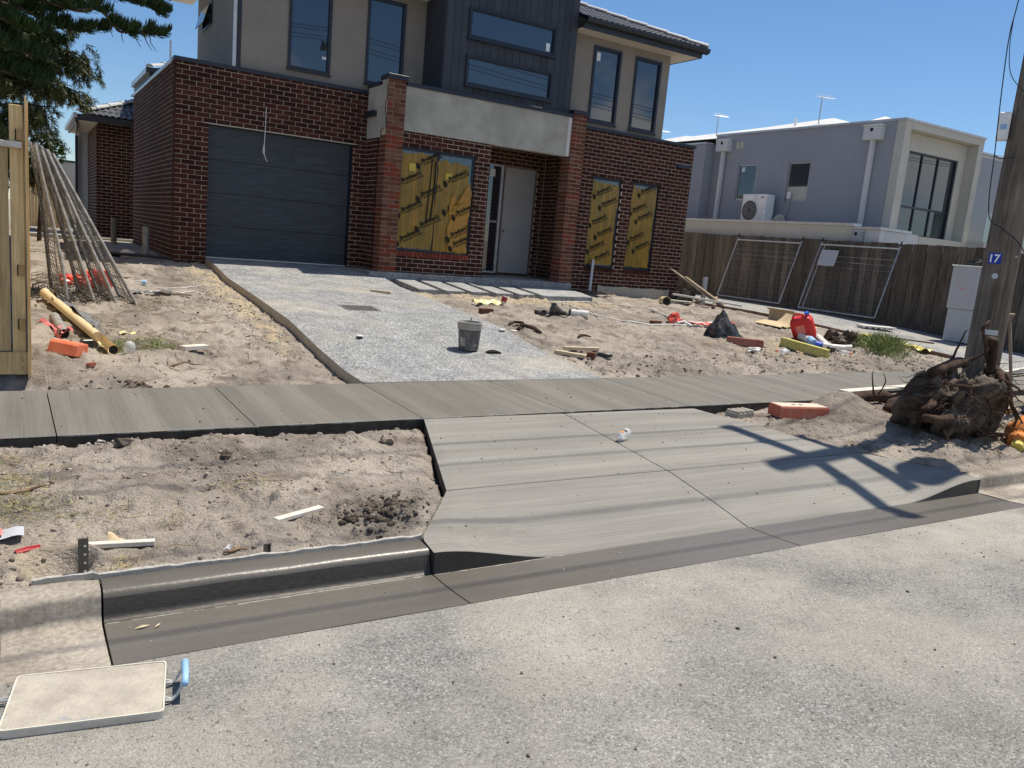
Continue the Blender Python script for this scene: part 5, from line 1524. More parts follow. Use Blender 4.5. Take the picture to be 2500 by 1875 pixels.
for k, (yy_, zz_) in enumerate(wires):
    w_ = thing('power_line', ['power line nearest the street, strung along the crossarm', 'second power line from the street on the crossarm', 'second power line from the houses on the crossarm', 'power line nearest the houses, strung along the crossarm'][k], 'power line', (PX, yy_, zz_), 'power lines along the street')
    mb = MB()
    for s_ in (-1, 1): mb.tube([(PX - .2 + s_ * q, yy_, zz_ - .9 * (1 - ((q - 22) / 22) ** 2)) for q in np.linspace(0, 44, 23)], .011, 4)
    mb.build('wire', M['wire'], w_)

# ------------------------------------------------------------------ new pine fence at the left edge
lf = thing('pine_fence', 'new yellow pine fence corner at the left edge of the lot', 'fence', (-2.35, -7.9, -.6))
def lp(name, mt, *boxes, bevel=0.0, t=None):
    for b in boxes:
        mb = MB(); mb.box(*b, t=rb.random()); mb.build(name, M[mt], lf, bevel=bevel)
lp('post', 'pine', ((-2.436, -7.88, -.62), (-2.335, -7.78, 1.615)), bevel=.004)
for z_ in (1.33, .20, -.42 + .15):
    lp('rail', 'pine_end', ((-2.385, -7.91, z_), (-2.337, -2, z_ + .085)))
    mb = MB(); mb.box((-2.394, -7.893, z_ - .004), (-2.386, -7.882, z_ + .09)); mb.build('notch', M['inside'], lf)
y = -7.93; k = 0
while y < 6.5:
    xo = -2.324 + (.012 if k % 2 else 0) + rb.uniform(-.002, .004)
    mb = MB(); mb.box((xo, y, -.70 + (0 if y < -7 else .1 * (y + 7) / 2) if y < -3 else -.35), (xo + .014, y + .146, 1.675 + rb.uniform(-.015, .02)), rb.random()); mb.build('paling', M['pine'], lf); y += .122; k += 1
# return panel along the street: boards, cap and plinth
xs_ = -2.447
for k in range(14):
    w_ = .10 if k else .098
    mb = MB(); mb.box((xs_ - w_, -7.885, -.46), (xs_ - .002, -7.868, 1.262), rb.random()); mb.build('board', M['pine'], lf); xs_ -= w_
lp('cap_rail', 'timber_w', ((-3.9, -7.93, 1.264), (-2.345, -7.83, 1.315)), bevel=.003)
lp('plinth', 'pine', ((-3.9, -7.91, -.665), (-2.318, -7.886, -.468)), bevel=.002)
mb = MB()
for z_ in (-.52, -.545, -.60, -.622): mb.disc((-2.365, -7.9115, z_), .006, 8, 'Y')
mb.build('nail', M['steel_rust'], lf)

# ------------------------------------------------------------------ trees
def leaves(n, gen, lw, ll, droop, seed, curve=0.0):
    """one quad strip per leaf; gen(rng) -> (base point, direction)"""
    rg = np.random.default_rng(seed)
    B, D = gen(rg, n)
    L_ = ll * rg.uniform(.6, 1.25, (len(B), 1)); W_ = lw * rg.uniform(.7, 1.3, (len(B), 1))
    D = D / np.linalg.norm(D, axis=1, keepdims=True)
    rnd = rg.normal(size=B.shape); S_ = np.cross(D, rnd); S_ /= np.linalg.norm(S_, axis=1, keepdims=True)
    m1 = B + D * L_ * .5; e = B + D * L_ + np.array([0, 0, droop + 0.0]) * L_ + np.array([0, 0, curve]) * L_
    m1 = m1 + np.array([0, 0, .25 * droop]) * L_
    V = np.stack([B - S_ * W_ * .25, B + S_ * W_ * .25, m1 + S_ * W_ * .5, m1 - S_ * W_ * .5, e + S_ * W_ * .12, e - S_ * W_ * .12], 1).reshape(-1, 3)
    i = np.arange(len(B))[:, None] * 6
    F = np.stack([i + np.array([[0, 1, 2, 3]]), i + np.array([[3, 2, 4, 5]])], 1).reshape(-1, 4)
    t = np.repeat(rg.uniform(0, 1, len(B)), 2)
    return V, F, t

pt = thing('pine_tree', 'dark conifer whose upswept branches reach into the top left corner', 'tree', (-4.8, 1.6, -.2))
mb = MB(); mb.tube([(-4.8, 1.6, -.4), (-4.78, 1.6, 3), (-4.75, 1.55, 7), (-4.7, 1.5, 12)], [.22, .19, .13, .03], 12); mb.build('trunk', M['trunk'], pt)
LIMBS = [
    [(-4.8, 1.6, 4.3), (-3.4, 1.2, 4.15), (-2.32, 1.0, 4.02), (-1.99, 1.0, 3.91), (-1.63, 1.0, 3.84), (-1.30, 1.0, 3.86), (-1.08, 1.0, 3.93)],
    [(-4.8, 1.6, 4.6), (-2.9, .9, 4.35), (-1.54, .6, 4.11), (-1.2, .6, 4.20), (-.96, .6, 4.03), (-.84, .6, 3.89), (-.6, .6, 3.92), (-.32, .6, 3.95), (-.02, .6, 3.96)],
    [(-1.3, .7, 4.28), (-1.0, .55, 4.42), (-.7, .5, 4.42), (-.4, .5, 4.42), (-.24, .5, 4.36)],
    [(-4.8, 1.6, 3.6), (-3.5, 1.5, 3.6), (-2.6, 1.4, 3.55), (-2.2, 1.4, 3.45), (-1.9, 1.4, 3.38)],
    [(-4.8, 1.6, 3.1), (-3.5, 1.5, 3.2), (-2.6, 1.3, 3.15), (-2.2, 1.3, 3.05), (-1.95, 1.3, 3.0)],
    [(-4.8, 1.6, 4.0), (-3.5, 1.9, 4.0), (-2.7, 1.8, 3.9), (-2.1, 1.7, 3.75), (-1.75, 1.7, 3.66)],
    [(-4.8, 1.6, 5.2), (-3.2, 1.3, 4.85), (-2.4, 1.2, 4.5), (-1.9, 1.1, 4.3), (-1.5, 1.0, 4.22)],
    [(-4.8, 1.6, 5.0), (-4.4, .3, 4.9), (-3.9, -1.0, 4.6)], [(-4.8, 1.6, 5.6), (-6, 2, 5.4), (-7.2, 2.3, 5.0)], [(-4.8, 1.6, 6.2), (-4.6, 3.2, 6.0), (-4.4, 4.4, 5.6)],
    [(-4.8, 1.6, 6.6), (-3.4, 1.9, 6.4), (-2.2, 2.0, 6.0)], [(-4.75, 1.6, 7.6), (-5.6, .9, 7.4), (-6.4, .3, 7.0)], [(-4.75, 1.6, 8.2), (-3.8, 1.2, 8.0), (-3.0, .9, 7.7)], [(-4.7, 1.5, 9.4), (-5.2, 2.2, 9.2), (-5.7, 2.7, 8.9)],
    [(-4.8, 1.6, 4.5), (-3.4, .8, 4.3), (-2.6, .5, 4.16), (-2.1, .4, 4.16), (-1.7, .4, 4.14)], [(-4.8, 1.6, 3.9), (-3.4, .9, 3.9), (-2.7, .6, 3.75), (-2.3, .5, 3.66), (-2.0, .5, 3.62)],
    [(-4.8, 1.6, 3.4), (-3.4, 1.0, 3.5), (-2.8, .7, 3.35), (-2.4, .6, 3.28), (-2.12, .6, 3.24)], [(-4.8, 1.6, 2.9), (-3.5, 1.2, 3.0), (-2.8, .9, 2.98), (-2.4, .8, 2.90), (-2.1, .8, 2.88)],
    [(-4.8, 1.6, 4.2), (-3.3, 2.3, 4.25), (-2.6, 2.2, 4.2), (-2.1, 2.2, 4.3), (-1.7, 2.2, 4.35)], [(-4.8, 1.6, 3.7), (-3.4, 2.5, 3.85), (-2.7, 2.5, 3.6), (-2.3, 2.5, 3.4), (-2.0, 2.5, 3.3)]]
for k, lb in enumerate(LIMBS):
    m_ = MB(); n_ = len(lb); m_.tube(smooth(lb), [max(.008, .050 * (1 - i / (n_ * 6))) for i in range((n_ - 1) * 6 + 1)], 6)
    m_.build('branch', M['trunk'], pt)
def along(poly, u):
    P_ = np.array(poly); seg = np.linalg.norm(np.diff(P_, axis=0), axis=1); c = np.concatenate([[0], np.cumsum(seg)]) / seg.sum()
    return np.stack([np.interp(u, c, P_[:, k]) for k in range(3)], 1)
def tufts(limb, n_c, m_, lo, spread, seed, L0=.15, L1=.32, lw=.013, hang=.12):
    """combs of upswept ropy branchlets: n_c short side branches, each with m_ curved branchlets"""
    rg = np.random.default_rng(seed)
    V, F, T = [], [], []
    for c in range(n_c):
        u = lo + (1 - lo) * rg.random() ** .85
        p = along(limb, np.array([u]))[0]; q = along(limb, np.array([min(1, u + .04)]))[0] - along(limb, np.array([max(0, u - .04)]))[0]
        q = q / (np.linalg.norm(q) + 1e-9)
        k = np.clip(1.2 - .55 * u, .5, 1)
        ax = q * rg.uniform(.6, 1.1) + np.array([0, 0, rg.uniform(-.1, .55)]) + rg.normal(0, .45, 3) * np.array([.5, 1.2, .35])
        ax /= np.linalg.norm(ax)
        la = spread * k * rg.uniform(.6, 1.2)
        s_ = rg.uniform(0, 1, m_)
        B = p + ax * (s_ * la)[:, None] + rg.normal(0, .012, (m_, 3))
        side = np.cross(ax, [0, 0, 1.0]); side /= np.linalg.norm(side) + 1e-9
        D = ax * .75 + np.array([0, 0, .85]) + side * rg.normal(0, .42, (m_, 1)) + rg.normal(0, .12, (m_, 3))
        dn = rg.random(m_) < hang; D[dn, 2] = -.35
        D /= np.linalg.norm(D, axis=1, keepdims=True)
        L_ = (L0 + (L1 - L0) * rg.random((m_, 1))) * k * (1.1 - .5 * s_[:, None])
        W_ = np.cross(D, rg.normal(size=(m_, 3))); W_ /= np.linalg.norm(W_, axis=1, keepdims=True); W_ = W_ * lw * rg.uniform(.7, 1.25, (m_, 1))
        up = np.array([0, 0, 1.0])
        p1 = B + D * L_ * .4; p2 = p1 + (D * .8 + up * .35) * L_ * .35; p3 = p2 + (D * .5 + up * .7) * L_ * .3
        vv = np.stack([B - W_ * .3, B + W_ * .3, p1 + W_ * .5, p1 - W_ * .5, p2 + W_ * .45, p2 - W_ * .45, p3 + W_ * .1, p3 - W_ * .1], 1).reshape(-1, 3)
        i = np.arange(m_)[:, None] * 8
        ff = np.stack([i + np.array([[0, 1, 2, 3]]), i + np.array([[3, 2, 4, 5]]), i + np.array([[5, 4, 6, 7]])], 1).reshape(-1, 4)
        V.append(vv); F.append(ff + sum(len(x) for x in V[:-1])); T.append(np.repeat(np.clip(rg.normal(rg.uniform(.15, .85), .15, m_), 0, 1), 3))
    return np.concatenate(V), np.concatenate(F), np.concatenate(T)
Vs, Fs, Ts = [], [], []; nv_ = 0
BIG = list(range(7)) + [14, 15, 16, 17, 18, 19]
for k, lb in enumerate(LIMBS):
    big = k in BIG
    V, F, t = tufts(lb, 44 if big else 30, 110 if big else 50, .26 if big else .12, .30 if big else .5, 100 + k, lw=.013 if big else .03, L0=.12, L1=.32 if big else .4)
    Vs.append(V); Fs.append(F + nv_); Ts.append(t); nv_ += len(V)
build_np('crown', np.concatenate(Vs), np.concatenate(Fs), M['conifer'], pt, np.concatenate(Ts))
mb = MB()
for a, b, c in (((-.8, .6, 3.88), (-.80, .6, 3.80), (-.77, .58, 3.70)), ((-.62, .6, 3.90), (-.56, .6, 3.80), (-.49, .6, 3.69)), ((-.45, .6, 3.93), (-.40, .6, 3.80), (-.30, .6, 3.66)), ((-.35, .6, 3.94), (-.33, .6, 3.80), (-.23, .6, 3.66)), ((-.98, .6, 4.0), (-.98, .6, 3.88), (-.94, .6, 3.77)), ((-.7, .6, 3.9), (-.6, .6, 3.82), (-.48, .6, 3.80))):
    mb.tube([a, b, c], [.010, .008, .004], 5)
mb.build('twig', M['trunk'], pt)

wt = thing('weeping_tree', 'weeping tree with narrow olive leaves hanging behind the pine fence', 'tree', (-3.7, 3.4, -.2))
mb = MB(); mb.tube([(-3.7, 3.4, -.4), (-3.65, 3.4, 1.5), (-3.5, 3.3, 2.8), (-3.3, 3.1, 4.0)], [.2, .17, .13, .07], 10); mb.build('trunk', M['trunk'], wt)
WL = [[(-3.6, 3.4, 2.2), (-2.8, 3.0, 3.2), (-2.0, 2.6, 3.55), (-1.55, 2.5, 3.5), (-1.28, 2.5, 3.36)], [(-3.5, 3.3, 2.8), (-2.6, 2.8, 3.6), (-1.9, 2.6, 3.75), (-1.4, 2.5, 3.68), (-1.24, 2.5, 3.58)],
      [(-3.6, 3.3, 2.3), (-2.9, 2.7, 2.9), (-2.2, 2.4, 3.05), (-1.65, 2.4, 3.02), (-1.36, 2.4, 2.95)], [(-3.6, 3.3, 1.9), (-3.0, 2.9, 2.5), (-2.4, 2.6, 2.6), (-1.85, 2.5, 2.62)],
      [(-3.5, 3.3, 3.0), (-2.9, 2.2, 3.7), (-2.4, 1.9, 3.9), (-1.7, 2.0, 4.0), (-1.4, 2.1, 3.9)], [(-3.6, 3.4, 2.4), (-4.4, 3.8, 3.2), (-5.2, 4.0, 3.0)], [(-3.4, 3.2, 3.6), (-3.4, 4.5, 4.2), (-3.3, 5.4, 4.0)], [(-3.6, 3.3, 1.7), (-3.1, 2.6, 2.1), (-2.6, 2.3, 2.15)],
      [(-3.5, 3.4, 1.5), (-3.0, 3.6, 2.3), (-2.5, 3.8, 2.5), (-2.05, 3.8, 2.4)], [(-3.5, 3.4, 1.2), (-3.0, 3.9, 1.7), (-2.5, 4.2, 1.9), (-2.15, 4.3, 1.8)], [(-3.6, 3.4, 2.4), (-2.9, 3.4, 3.3), (-2.3, 3.3, 3.3), (-1.8, 3.2, 3.2)], [(-3.5, 3.4, 2.6), (-2.9, 3.8, 3.9), (-2.3, 3.8, 4.1), (-1.8, 3.8, 4.05)]]
for lb in WL:
    m_ = MB(); m_.tube(lb, [.035 * (1 - i / len(lb)) + .004 for i in range(len(lb))], 5); m_.build('branch', M['trunk'], wt)
TW = []
def weeping_gen(limb, drop):
    def gen(rg, n):
        nt_ = 60
        u = rg.uniform(.42, 1, nt_); st = along(limb, u) + rg.normal(0, .09, (nt_, 3)) * np.array([1, 1.6, .7])
        ln_ = drop * rg.uniform(.35, 1.1, nt_)
        drift = rg.normal(0, .16, (nt_, 3)); drift[:, 2] = 0; drift[:, 0] += .10
        for k in range(0, nt_, 2): TW.append([tuple(st[k]), tuple(st[k] + np.array([drift[k, 0] * .6, drift[k, 1] * .6, -ln_[k] * .5])), tuple(st[k] + np.array([drift[k, 0] * 1.3, drift[k, 1], -ln_[k]]))])
        q = rg.integers(0, nt_, n); s = rg.uniform(0, 1, n)
        B = st[q] + drift[q] * (s ** .7)[:, None] + np.array([0, 0, -1]) * (ln_[q] * s)[:, None] + rg.normal(0, .012, (n, 3))
        D = np.array([.25, 0, -.6]) + rg.normal(0, .55, (n, 3))
        return B, D
    return gen
Vs, Fs, Ts = [], [], []; nv_ = 0
for k, lb in enumerate(WL):
    V, F, t = leaves(5200, weeping_gen(lb, (.32, .34, .34, .45, .25, .7, .7, .5, .7, .8, .45, .45)[k]), .013, .105, -.15, 300 + k)
    Vs.append(V); Fs.append(F + nv_); Ts.append(t); nv_ += len(V)
build_np('crown', np.concatenate(Vs), np.concatenate(Fs), M['willow'], wt, np.concatenate(Ts))
mb = MB()
for tw in TW: mb.tube(tw, [.004, .003, .0015], 3, cap=False)
mb.build('twigs', M['trunk'], wt)['kind'] = 'stuff'

bs = thing('shrub', 'round-leaved green shrub showing between the mesh bundle and the back wall', 'shrub', (-2.0, 4.3, 0))
mb = MB(); mb.tube([(-2.05, 4.3, -.1), (-2.0, 4.3, 1.0), (-1.9, 4.2, 1.8)], [.05, .04, .02], 7); mb.build('stem', M['trunk'], bs)
def bush_gen(rg, n):
    c = np.array([[-1.86, 4.1, 2.08], [-1.76, 4.1, 1.95], [-1.72, 4.0, 1.80], [-1.9, 4.2, 1.78], [-2.02, 4.1, 2.0], [-2.05, 4.2, 1.7], [-2.0, 4.2, 1.4], [-2.2, 4.3, 1.3]])[rg.integers(0, 8, n)]
    d = rg.normal(size=(n, 3)); d /= np.linalg.norm(d, axis=1, keepdims=True)
    return c + d * rg.uniform(.3, 1, (n, 1)) ** .5 * .17, d + np.array([0, 0, .1])
V, F, t = leaves(2600, bush_gen, .035, .055, -.1, 500)
build_np('crown', V, F, M['leafy'], bs, t)
# ------------------------------------------------------------------ loose things
V3 = Vector
def at(x, y, dz=0.0): return (x, y, gz(x, y) + dz)
def dz_(x, y): return float(prof(y))
def simple(name, label, cat, mt, mb, loc, group=None, part='body', smooth=False, bevel=0.0, rz=0, rot=None):
    """thing with one named part, shape given in its own coordinates"""
    t = thing(name, label, cat, loc, group, rz, rot)
    mb.build(part, M[mt], t, smooth=smooth, bevel=bevel, local=True)
    return t
def bx(a, b, t=.5): return MB().box(a, b, t)
def lump(r, seed, sub=2, amp=.3, sq=(1, 1, 1), fr=2.0):
    bm = bmesh.new(); bmesh.ops.create_icosphere(bm, subdivisions=sub, radius=1)
    mb = MB(); vs_ = []
    for v in bm.verts:
        p = v.co
        n = float(fbm(np.array([p.x * fr + seed * 3.1 + p.z]), np.array([p.y * fr - seed + p.z * 1.7]), 3, seed)[0])
        vs_.append(tuple(V3((p.x * sq[0], p.y * sq[1], p.z * sq[2])) * r * (1 + amp * n * 2)))
    mb.add(vs_, [tuple(v.index for v in f.verts) for f in bm.faces]); bm.free()
    return mb

# --- bucket on the driveway
bk = thing('bucket', 'slurry-splashed grey plastic bucket standing on the driveway', 'bucket', (2.52, -7.02, dz_(0, -7.0)))
mb = MB(); mb.lathe([(.0, .004), (.118, .004), (.125, .012), (.146, .27)], 28); mb.lathe([(.139, .30), (.132, .09), (0, .085)], 28); mb.build('body', M['bucket'], bk, smooth=True, local=True)
mb = MB(); mb.lathe([(.146, .268), (.156, .272), (.157, .292), (.150, .296), (.150, .305), (.160, .309), (.161, .325), (.152, .330), (.152, .338), (.161, .342), (.160, .362), (.148, .364), (.140, .33), (.139, .295)], 32); mb.build('rim', M['bucket_rim'], bk, local=True)
mb = MB(); mb.tube([(-.158 * math.cos(w), -.158 * math.sin(w) * .98, .25 - .17 * math.sin(w)) for w in np.linspace(0, math.pi, 15)][:9], .004, 5); mb.build('handle', M['galv_dusty'], bk, local=True)
mb = MB(); P = [[(-.139 * math.cos(w) * s, -.139 * math.sin(w) * s, z) for w in np.linspace(.15, .75, 7)] for z, s in ((.06, .965), (.17, 1.03))]; mb.grid(P); mb.build('label', M['bucket_rim'], bk, local=True)
tr = thing('trowel', 'grey trowel standing upright inside the bucket', 'trowel', (2.55, -6.98, dz_(0, -7) + .09))
mb = MB(); mb.add([(-.02, .0, .1), (.05, .03, .1), (.02, .02, .32), (-.005, .005, .33)], [(0, 1, 2, 3)]); mb.add([(-.02, .004, .1), (.05, .034, .1), (.02, .024, .32), (-.005, .009, .33)], [(3, 2, 1, 0)]); mb.build('blade', M['galv_dusty'], tr, local=True)
mb = MB(); mb.tube([(.0, -.02, .0), (.05, -.04, .2), (.08, -.03, .24), (.10, .0, .2)], .012, 6); mb.build('handle', M['bucket_rim'], tr, local=True)

simple('timber_block', 'short timber offcut lying alone on the driveway in front of the garage', 'timber', 'timber', bx((-.18, -.05, 0), (.18, .05, .04)), (2.93, -2.93, dz_(0, -2.93)), bevel=.003, rz=-.72, rot=(0, .0, -.72))
t = thing('plastic_stopper', 'small white-topped black cap sitting on the driveway', 'cap', (1.23, -6.55, dz_(0, -6.55)))
mb = MB(); mb.lathe([(0, 0), (.038, 0), (.04, .03), (.036, .032)], 16); mb.build('base', M['black_plastic'], t, local=True)
mb = MB(); mb.lathe([(.042, .028), (.042, .040), (0, .042)], 16); mb.build('top', M['white_plastic'], t, local=True)
for (x, y, lb) in ((3.57, -6.05, 'round white lid nearer the bucket, at the right edge of the driveway'), (3.74, -6.10, 'round white lid farther from the bucket, lying at the edge of the sand')):
    mb = MB(); mb.lathe([(0, .0), (.050, 0), (.052, .022), (.048, .026), (0, .027)], 20)
    simple('lid', lb, 'lid', 'pvc_white', mb, (x, y, max(gz(x, y), float(prof(y))) + .004), group='round white lids by the driveway')
gl = thing('glove', 'crumpled black work glove on the driveway beside the bucket', 'glove', (2.81, -7.17, dz_(0, -7.17)))
mb = MB()
for p in ([(-.09, 0, .015), (-.03, .02, .03), (.03, .01, .028), (.10, -.02, .008)], [(-.10, .02, .01), (-.05, .035, .02), (0, .03, .02)], [(-.09, -.03, .012), (-.04, -.02, .022), (.04, -.02, .02), (.09, -.045, .008)], [(-.10, -.01, .012), (-.02, .0, .028), (.06, .02, .018)]):
    mb.tube(p, [.010, .016, .015, .010][:len(p)], 6)
mb.build('fingers', M['glove'], gl, local=True)

# --- drink cup on the crossover
cu = thing('drink_cup', 'crushed clear plastic drink cup lying on the crossover slab', 'cup', (2.02, -10.86, float(ap_z(2.02, -10.86)) + .045))
cu.rotation_euler = (0, math.radians(84), math.radians(25))
mb = MB(); mb.lathe([(.0, -.075), (.030, -.075), (.034, -.06), (.046, .05), (.047, .058), (.050, .062), (.047, .065)], 18)
mb.v = [(x * (1 + .10 * math.sin(z * 60)), y * .92, z) for x, y, z in mb.v]
mb.build('body', M['clear'], cu, local=True)
mb = MB(); mb.add([(.0445 * math.cos(w) * .96, .0445 * math.sin(w) * .9, z) for z in (-.01, .025) for w in np.linspace(2.9, 3.9, 6)], [(i, i + 1, i + 7, i + 6) for i in range(5)]); mb.build('print', M['film_ink'], cu, local=True)
mb = MB(); mb.add([(.041 * math.cos(w), .041 * math.sin(w), z) for z in (-.055, -.02) for w in np.linspace(2.3, 3.6, 6)], [(i, i + 1, i + 7, i + 6) for i in range(5)]); mb.build('dregs', M['orange_cloth'], cu, local=True)

# --- kneeling board on the road
kb = thing('kneeling_board', 'cement-covered kneeling board with pale blue handles lying on the road', 'kneeling board', (-2.17, -13.09, road_z(0, -13.09)))
kb.rotation_euler = (.0, 0, math.radians(-9.2))
def rrect(hx, hy, r, n=5):
    out = []
    for cx, cy, a0 in ((hx - r, hy - r, 0), (-hx + r, hy - r, 90), (-hx + r, -hy + r, 180), (hx - r, -hy + r, 270)):
        for k in range(n + 1):
            a = math.radians(a0 + 90 * k / n); out.append((cx + r * math.cos(a), cy + r * math.sin(a)))
    return out
def rplate(hx, hy, r, z0, z1):
    q = rrect(hx, hy, r); n = len(q)
    return MB().add([(x, y, z0) for x, y in q] + [(x, y, z1) for x, y in q], [tuple(range(n - 1, -1, -1)), tuple(range(n, 2 * n))] + [(i, (i + 1) % n, n + (i + 1) % n, n + i) for i in range(n)])
rplate(.252, .176, .02, .004, .030).build('tray', M['alu'], kb, local=True)
q = rrect(.252, .176, .02); q2 = rrect(.247, .171, .018); n = len(q)
MB().add([(x, y, .030) for x, y in q] + [(x, y, .036) for x, y in q] + [(x, y, .036) for x, y in q2] + [(x, y, .031) for x, y in q2], [(k * n + i, k * n + (i + 1) % n, (k + 1) * n + (i + 1) % n, (k + 1) * n + i) for k in range(3) for i in range(n)]).build('rim', M['alu_rim'], kb, local=True)
P = []
for i in range(41):
    P.append([(-.248 + .496 * i / 40, -.172 + .344 * j / 28, .0315 + .0035 * float(fbm(np.array([i * .14]), np.array([j * .16]), 4, 88)[0]) + (.0022 if j > 4 else 0)) for j in range(29)])
MB().grid(P).build('cement', M['slurry'], kb, smooth=True, local=True)
for s_ in (1, -1):
    for yy_ in (-.085, .035):
        h = MB()
        h.tube([(s_ * .252, yy_, .022), (s_ * .275, yy_ + .004, .018), (s_ * .292, yy_ + .012, .032), (s_ * .318, yy_ + .018, .075)], .006, 6)
        h.tube([(s_ * .252, yy_ + .02, .022), (s_ * .275, yy_ + .016, .018), (s_ * .292, yy_ + .0125, .032)], .004, 5)
        h.build('bracket', M['alu'], kb, local=True)
    g = MB(); g.tube([(s_ * .318, -.085, .078), (s_ * .320, -.03, .080), (s_ * .318, .075, .078)], [.013, .0125, .014], 10); g.build('handle', M['blue_grip'], kb, smooth=True, local=True)

# --- stakes, offcuts and litter on the left verge
def stake(x, y, h, w, label, lean=0):
    t = thing('steel_stake', label, 'stake', (x, y, gz(x, y)), 'steel stakes behind the kerb')
    mb = MB(); mb.box((-w / 2, -.004, -.1), (w / 2, .004, h)); mb.box((w / 2 - .006, -.0035, -.1), (w / 2, .022, h - .001)); mb.build('blade', M['steel_rust'], t, local=True)
    mb = MB()
    for k in range(4): mb.disc((w * .18, -.0048, h * (.22 + .2 * k)), .006, 10, 'Y')
    mb.build('hole', M['pvc_white'] if h > .15 else M['inside'], t, local=True)
stake(-2.137, -12.185, .200, .042, 'tall perforated steel stake standing behind the end of the new kerb')
stake(-1.317, -12.195, .062, .036, 'short steel stake behind the middle of the new kerb')
stake(-.705, -12.17, .045, .034, 'stub of a steel stake nearest the crossover, beside the dark soil')
simple('timber_offcut', 'narrow pale timber strip lying just right of the tall steel stake', 'timber', 'timber_w', bx((-.155, -.02, 0), (.155, .02, .024)), at(-1.955, -11.88, .002), 'timber offcuts on the verge', bevel=.002, rz=-.16)
simple('timber_offcut', 'pale timber strip lying at a slant on the grey sand of the verge', 'timber', 'timber_w', bx((-.165, -.024, 0), (.165, .024, .022)), at(-1.015, -11.715, .0), 'timber offcuts on the verge', bevel=.002, rz=.41)
P = [[(.05 * (u - .5) * 2 * (1 - .5 * abs(v - .5)), .04 * (v - .5) * 2, .03 * math.sin(u * 3 + v * 2) * (.5 + v) + .012 * math.sin(v * 11)) for v in np.linspace(0, 1, 9)] for u in np.linspace(0, 1, 9)]
simple('dry_leaf', 'curled tan leaf lying against the timber strip by the steel stake', 'leaf', 'card', MB().grid(P), at(-1.96, -11.81, .02), part='blade', smooth=True)
mb = MB(); mb.tube([(-.05, -.012, .012), (.0, .008, .016), (.05, .02, .016), (.055, .0, .012), (.0, -.012, .012), (-.045, -.028, .01)], .009, 7)
simple('peg', 'red plastic peg lying on the pale sand at the left edge', 'peg', 'red_pole', mb, at(-2.352, -11.80, .002), part='clip')
P = [[(.11 * (u - .5) * 2, .05 * (v - .5) * 2, .012 + .008 * math.sin(u * 9) + .01 * v) for v in np.linspace(0, 1, 6)] for u in np.linspace(0, 1, 10)]
t = simple('wrapper', 'pale blue and white wrapper at the left edge of the verge', 'wrapper', 'cab', MB().grid(P), at(-2.475, -11.66, .004), part='sheet', smooth=True)
mb = MB().grid([[(p[0] * .55 - .04, p[1] * .6, p[2] + .003) for p in r] for r in P]); mb.build('print', M['pink'], t, local=True)
simple('paper_scrap', 'tiny crumpled white paper scrap on the verge behind the kerb', 'paper', 'tissue', lump(.02, 4, 2, .5), at(-1.48, -12.06, .012), part='scrap')
for x, y, r, sd, lb in ((.04, -10.42, .055, 3, 'angular dark stone sitting by the corner of the crossover'), (-1.19, -10.60, .035, 6, 'round dark clod standing out on the middle of the sandy verge'), (-1.80, -10.28, .045, 9, 'dark clod on the crest of the verge close to the footpath')):
    simple('clod', lb, 'clod', 'soil' if sd != 3 else 'clod', lump(r, sd, 2, .35, (1.1, .9, .8)), at(x, y, r * .45), 'dark clods on the verge', part='lump')
for x, y, r_, lb in ((-1.93, -12.53, .035, 'tan leaf lying on the wet channel beside the old kerb'), (-1.87, -12.54, .022, 'smaller tan leaf just right of the other on the channel')):
    z_ = -.921
    simple('dry_leaf', lb, 'leaf', 'timber', MB().add([(-r_, 0, .002), (0, -r_ * .22, .004), (r_, 0, .003), (0, r_ * .2, .007)], [(0, 1, 2, 3)]), (x, y, z_), part='blade', rz=.2 if r_ > .03 else .9)

# --- left of the driveway
t = thing('pvc_pipe', 'long broken cream PVC pipe lying towards the footpath beside the pine fence', 'pipe', (-1.85, -5.75, -.5))
A_, B_ = V3((-2.12, -4.45, gz(-2.12, -4.45) + .10)), V3((-1.575, -7.05, gz(-1.575, -7.05) + .055))
d_ = (B_ - A_)
m_ = MB(); m_.tube([A_, A_ + d_ * .45, A_ + d_ * .8], .052, 16); m_.build('barrel', M['pvc'], t, smooth=False)
sd_ = d_.cross(V3((0, 0, 1))).normalized(); up_ = sd_.cross(d_).normalized()
P = []
for f_ in np.linspace(.8, 1.0, 8):
    c_ = A_ + d_ * f_; g0 = -2.3 + .5 * math.sin(f_ * 40); P.append([c_ + (sd_ * math.sin(w) - up_ * math.cos(w)) * .052 for w in np.linspace(-2.2 - .2 * math.sin(f_ * 60), 1.6 + .5 * math.sin(f_ * 33), 14)])
m_ = MB(); m_.grid(P); m_.build('split_end', M['pvc'], t)
m_ = MB(); m_.grid([[c + (A_ + d_ * .9 - c) * .0 + (-up_) * 0 for c in r] for r in P]); 
m_ = MB(); m_.lathe([(0, 0), (.047, 0)], 16); m_.v = [tuple(B_ + sd_ * x + up_ * y + d_.normalized() * .002) for x, y, z in m_.v]; m_.build('bore', M['inside'], t)
m_ = MB(); cc_ = A_ + d_ * .0; m_.add([tuple(V3(v) * .062) for v in [tuple(v) for v in lump(1, 1, 2, 0).v]], [tuple(f) for f in lump(1, 1, 2, 0).f]); m_.v = [(x + A_.x, y + A_.y, z + A_.z) for x, y, z in m_.v]; m_.build('end_cap', M['pvc'], t, smooth=True)
t = thing('plastic_sheet', 'torn grey plastic sheet draped along the cream pipe', 'plastic sheet', (-1.75, -5.4, -.45))
P = []
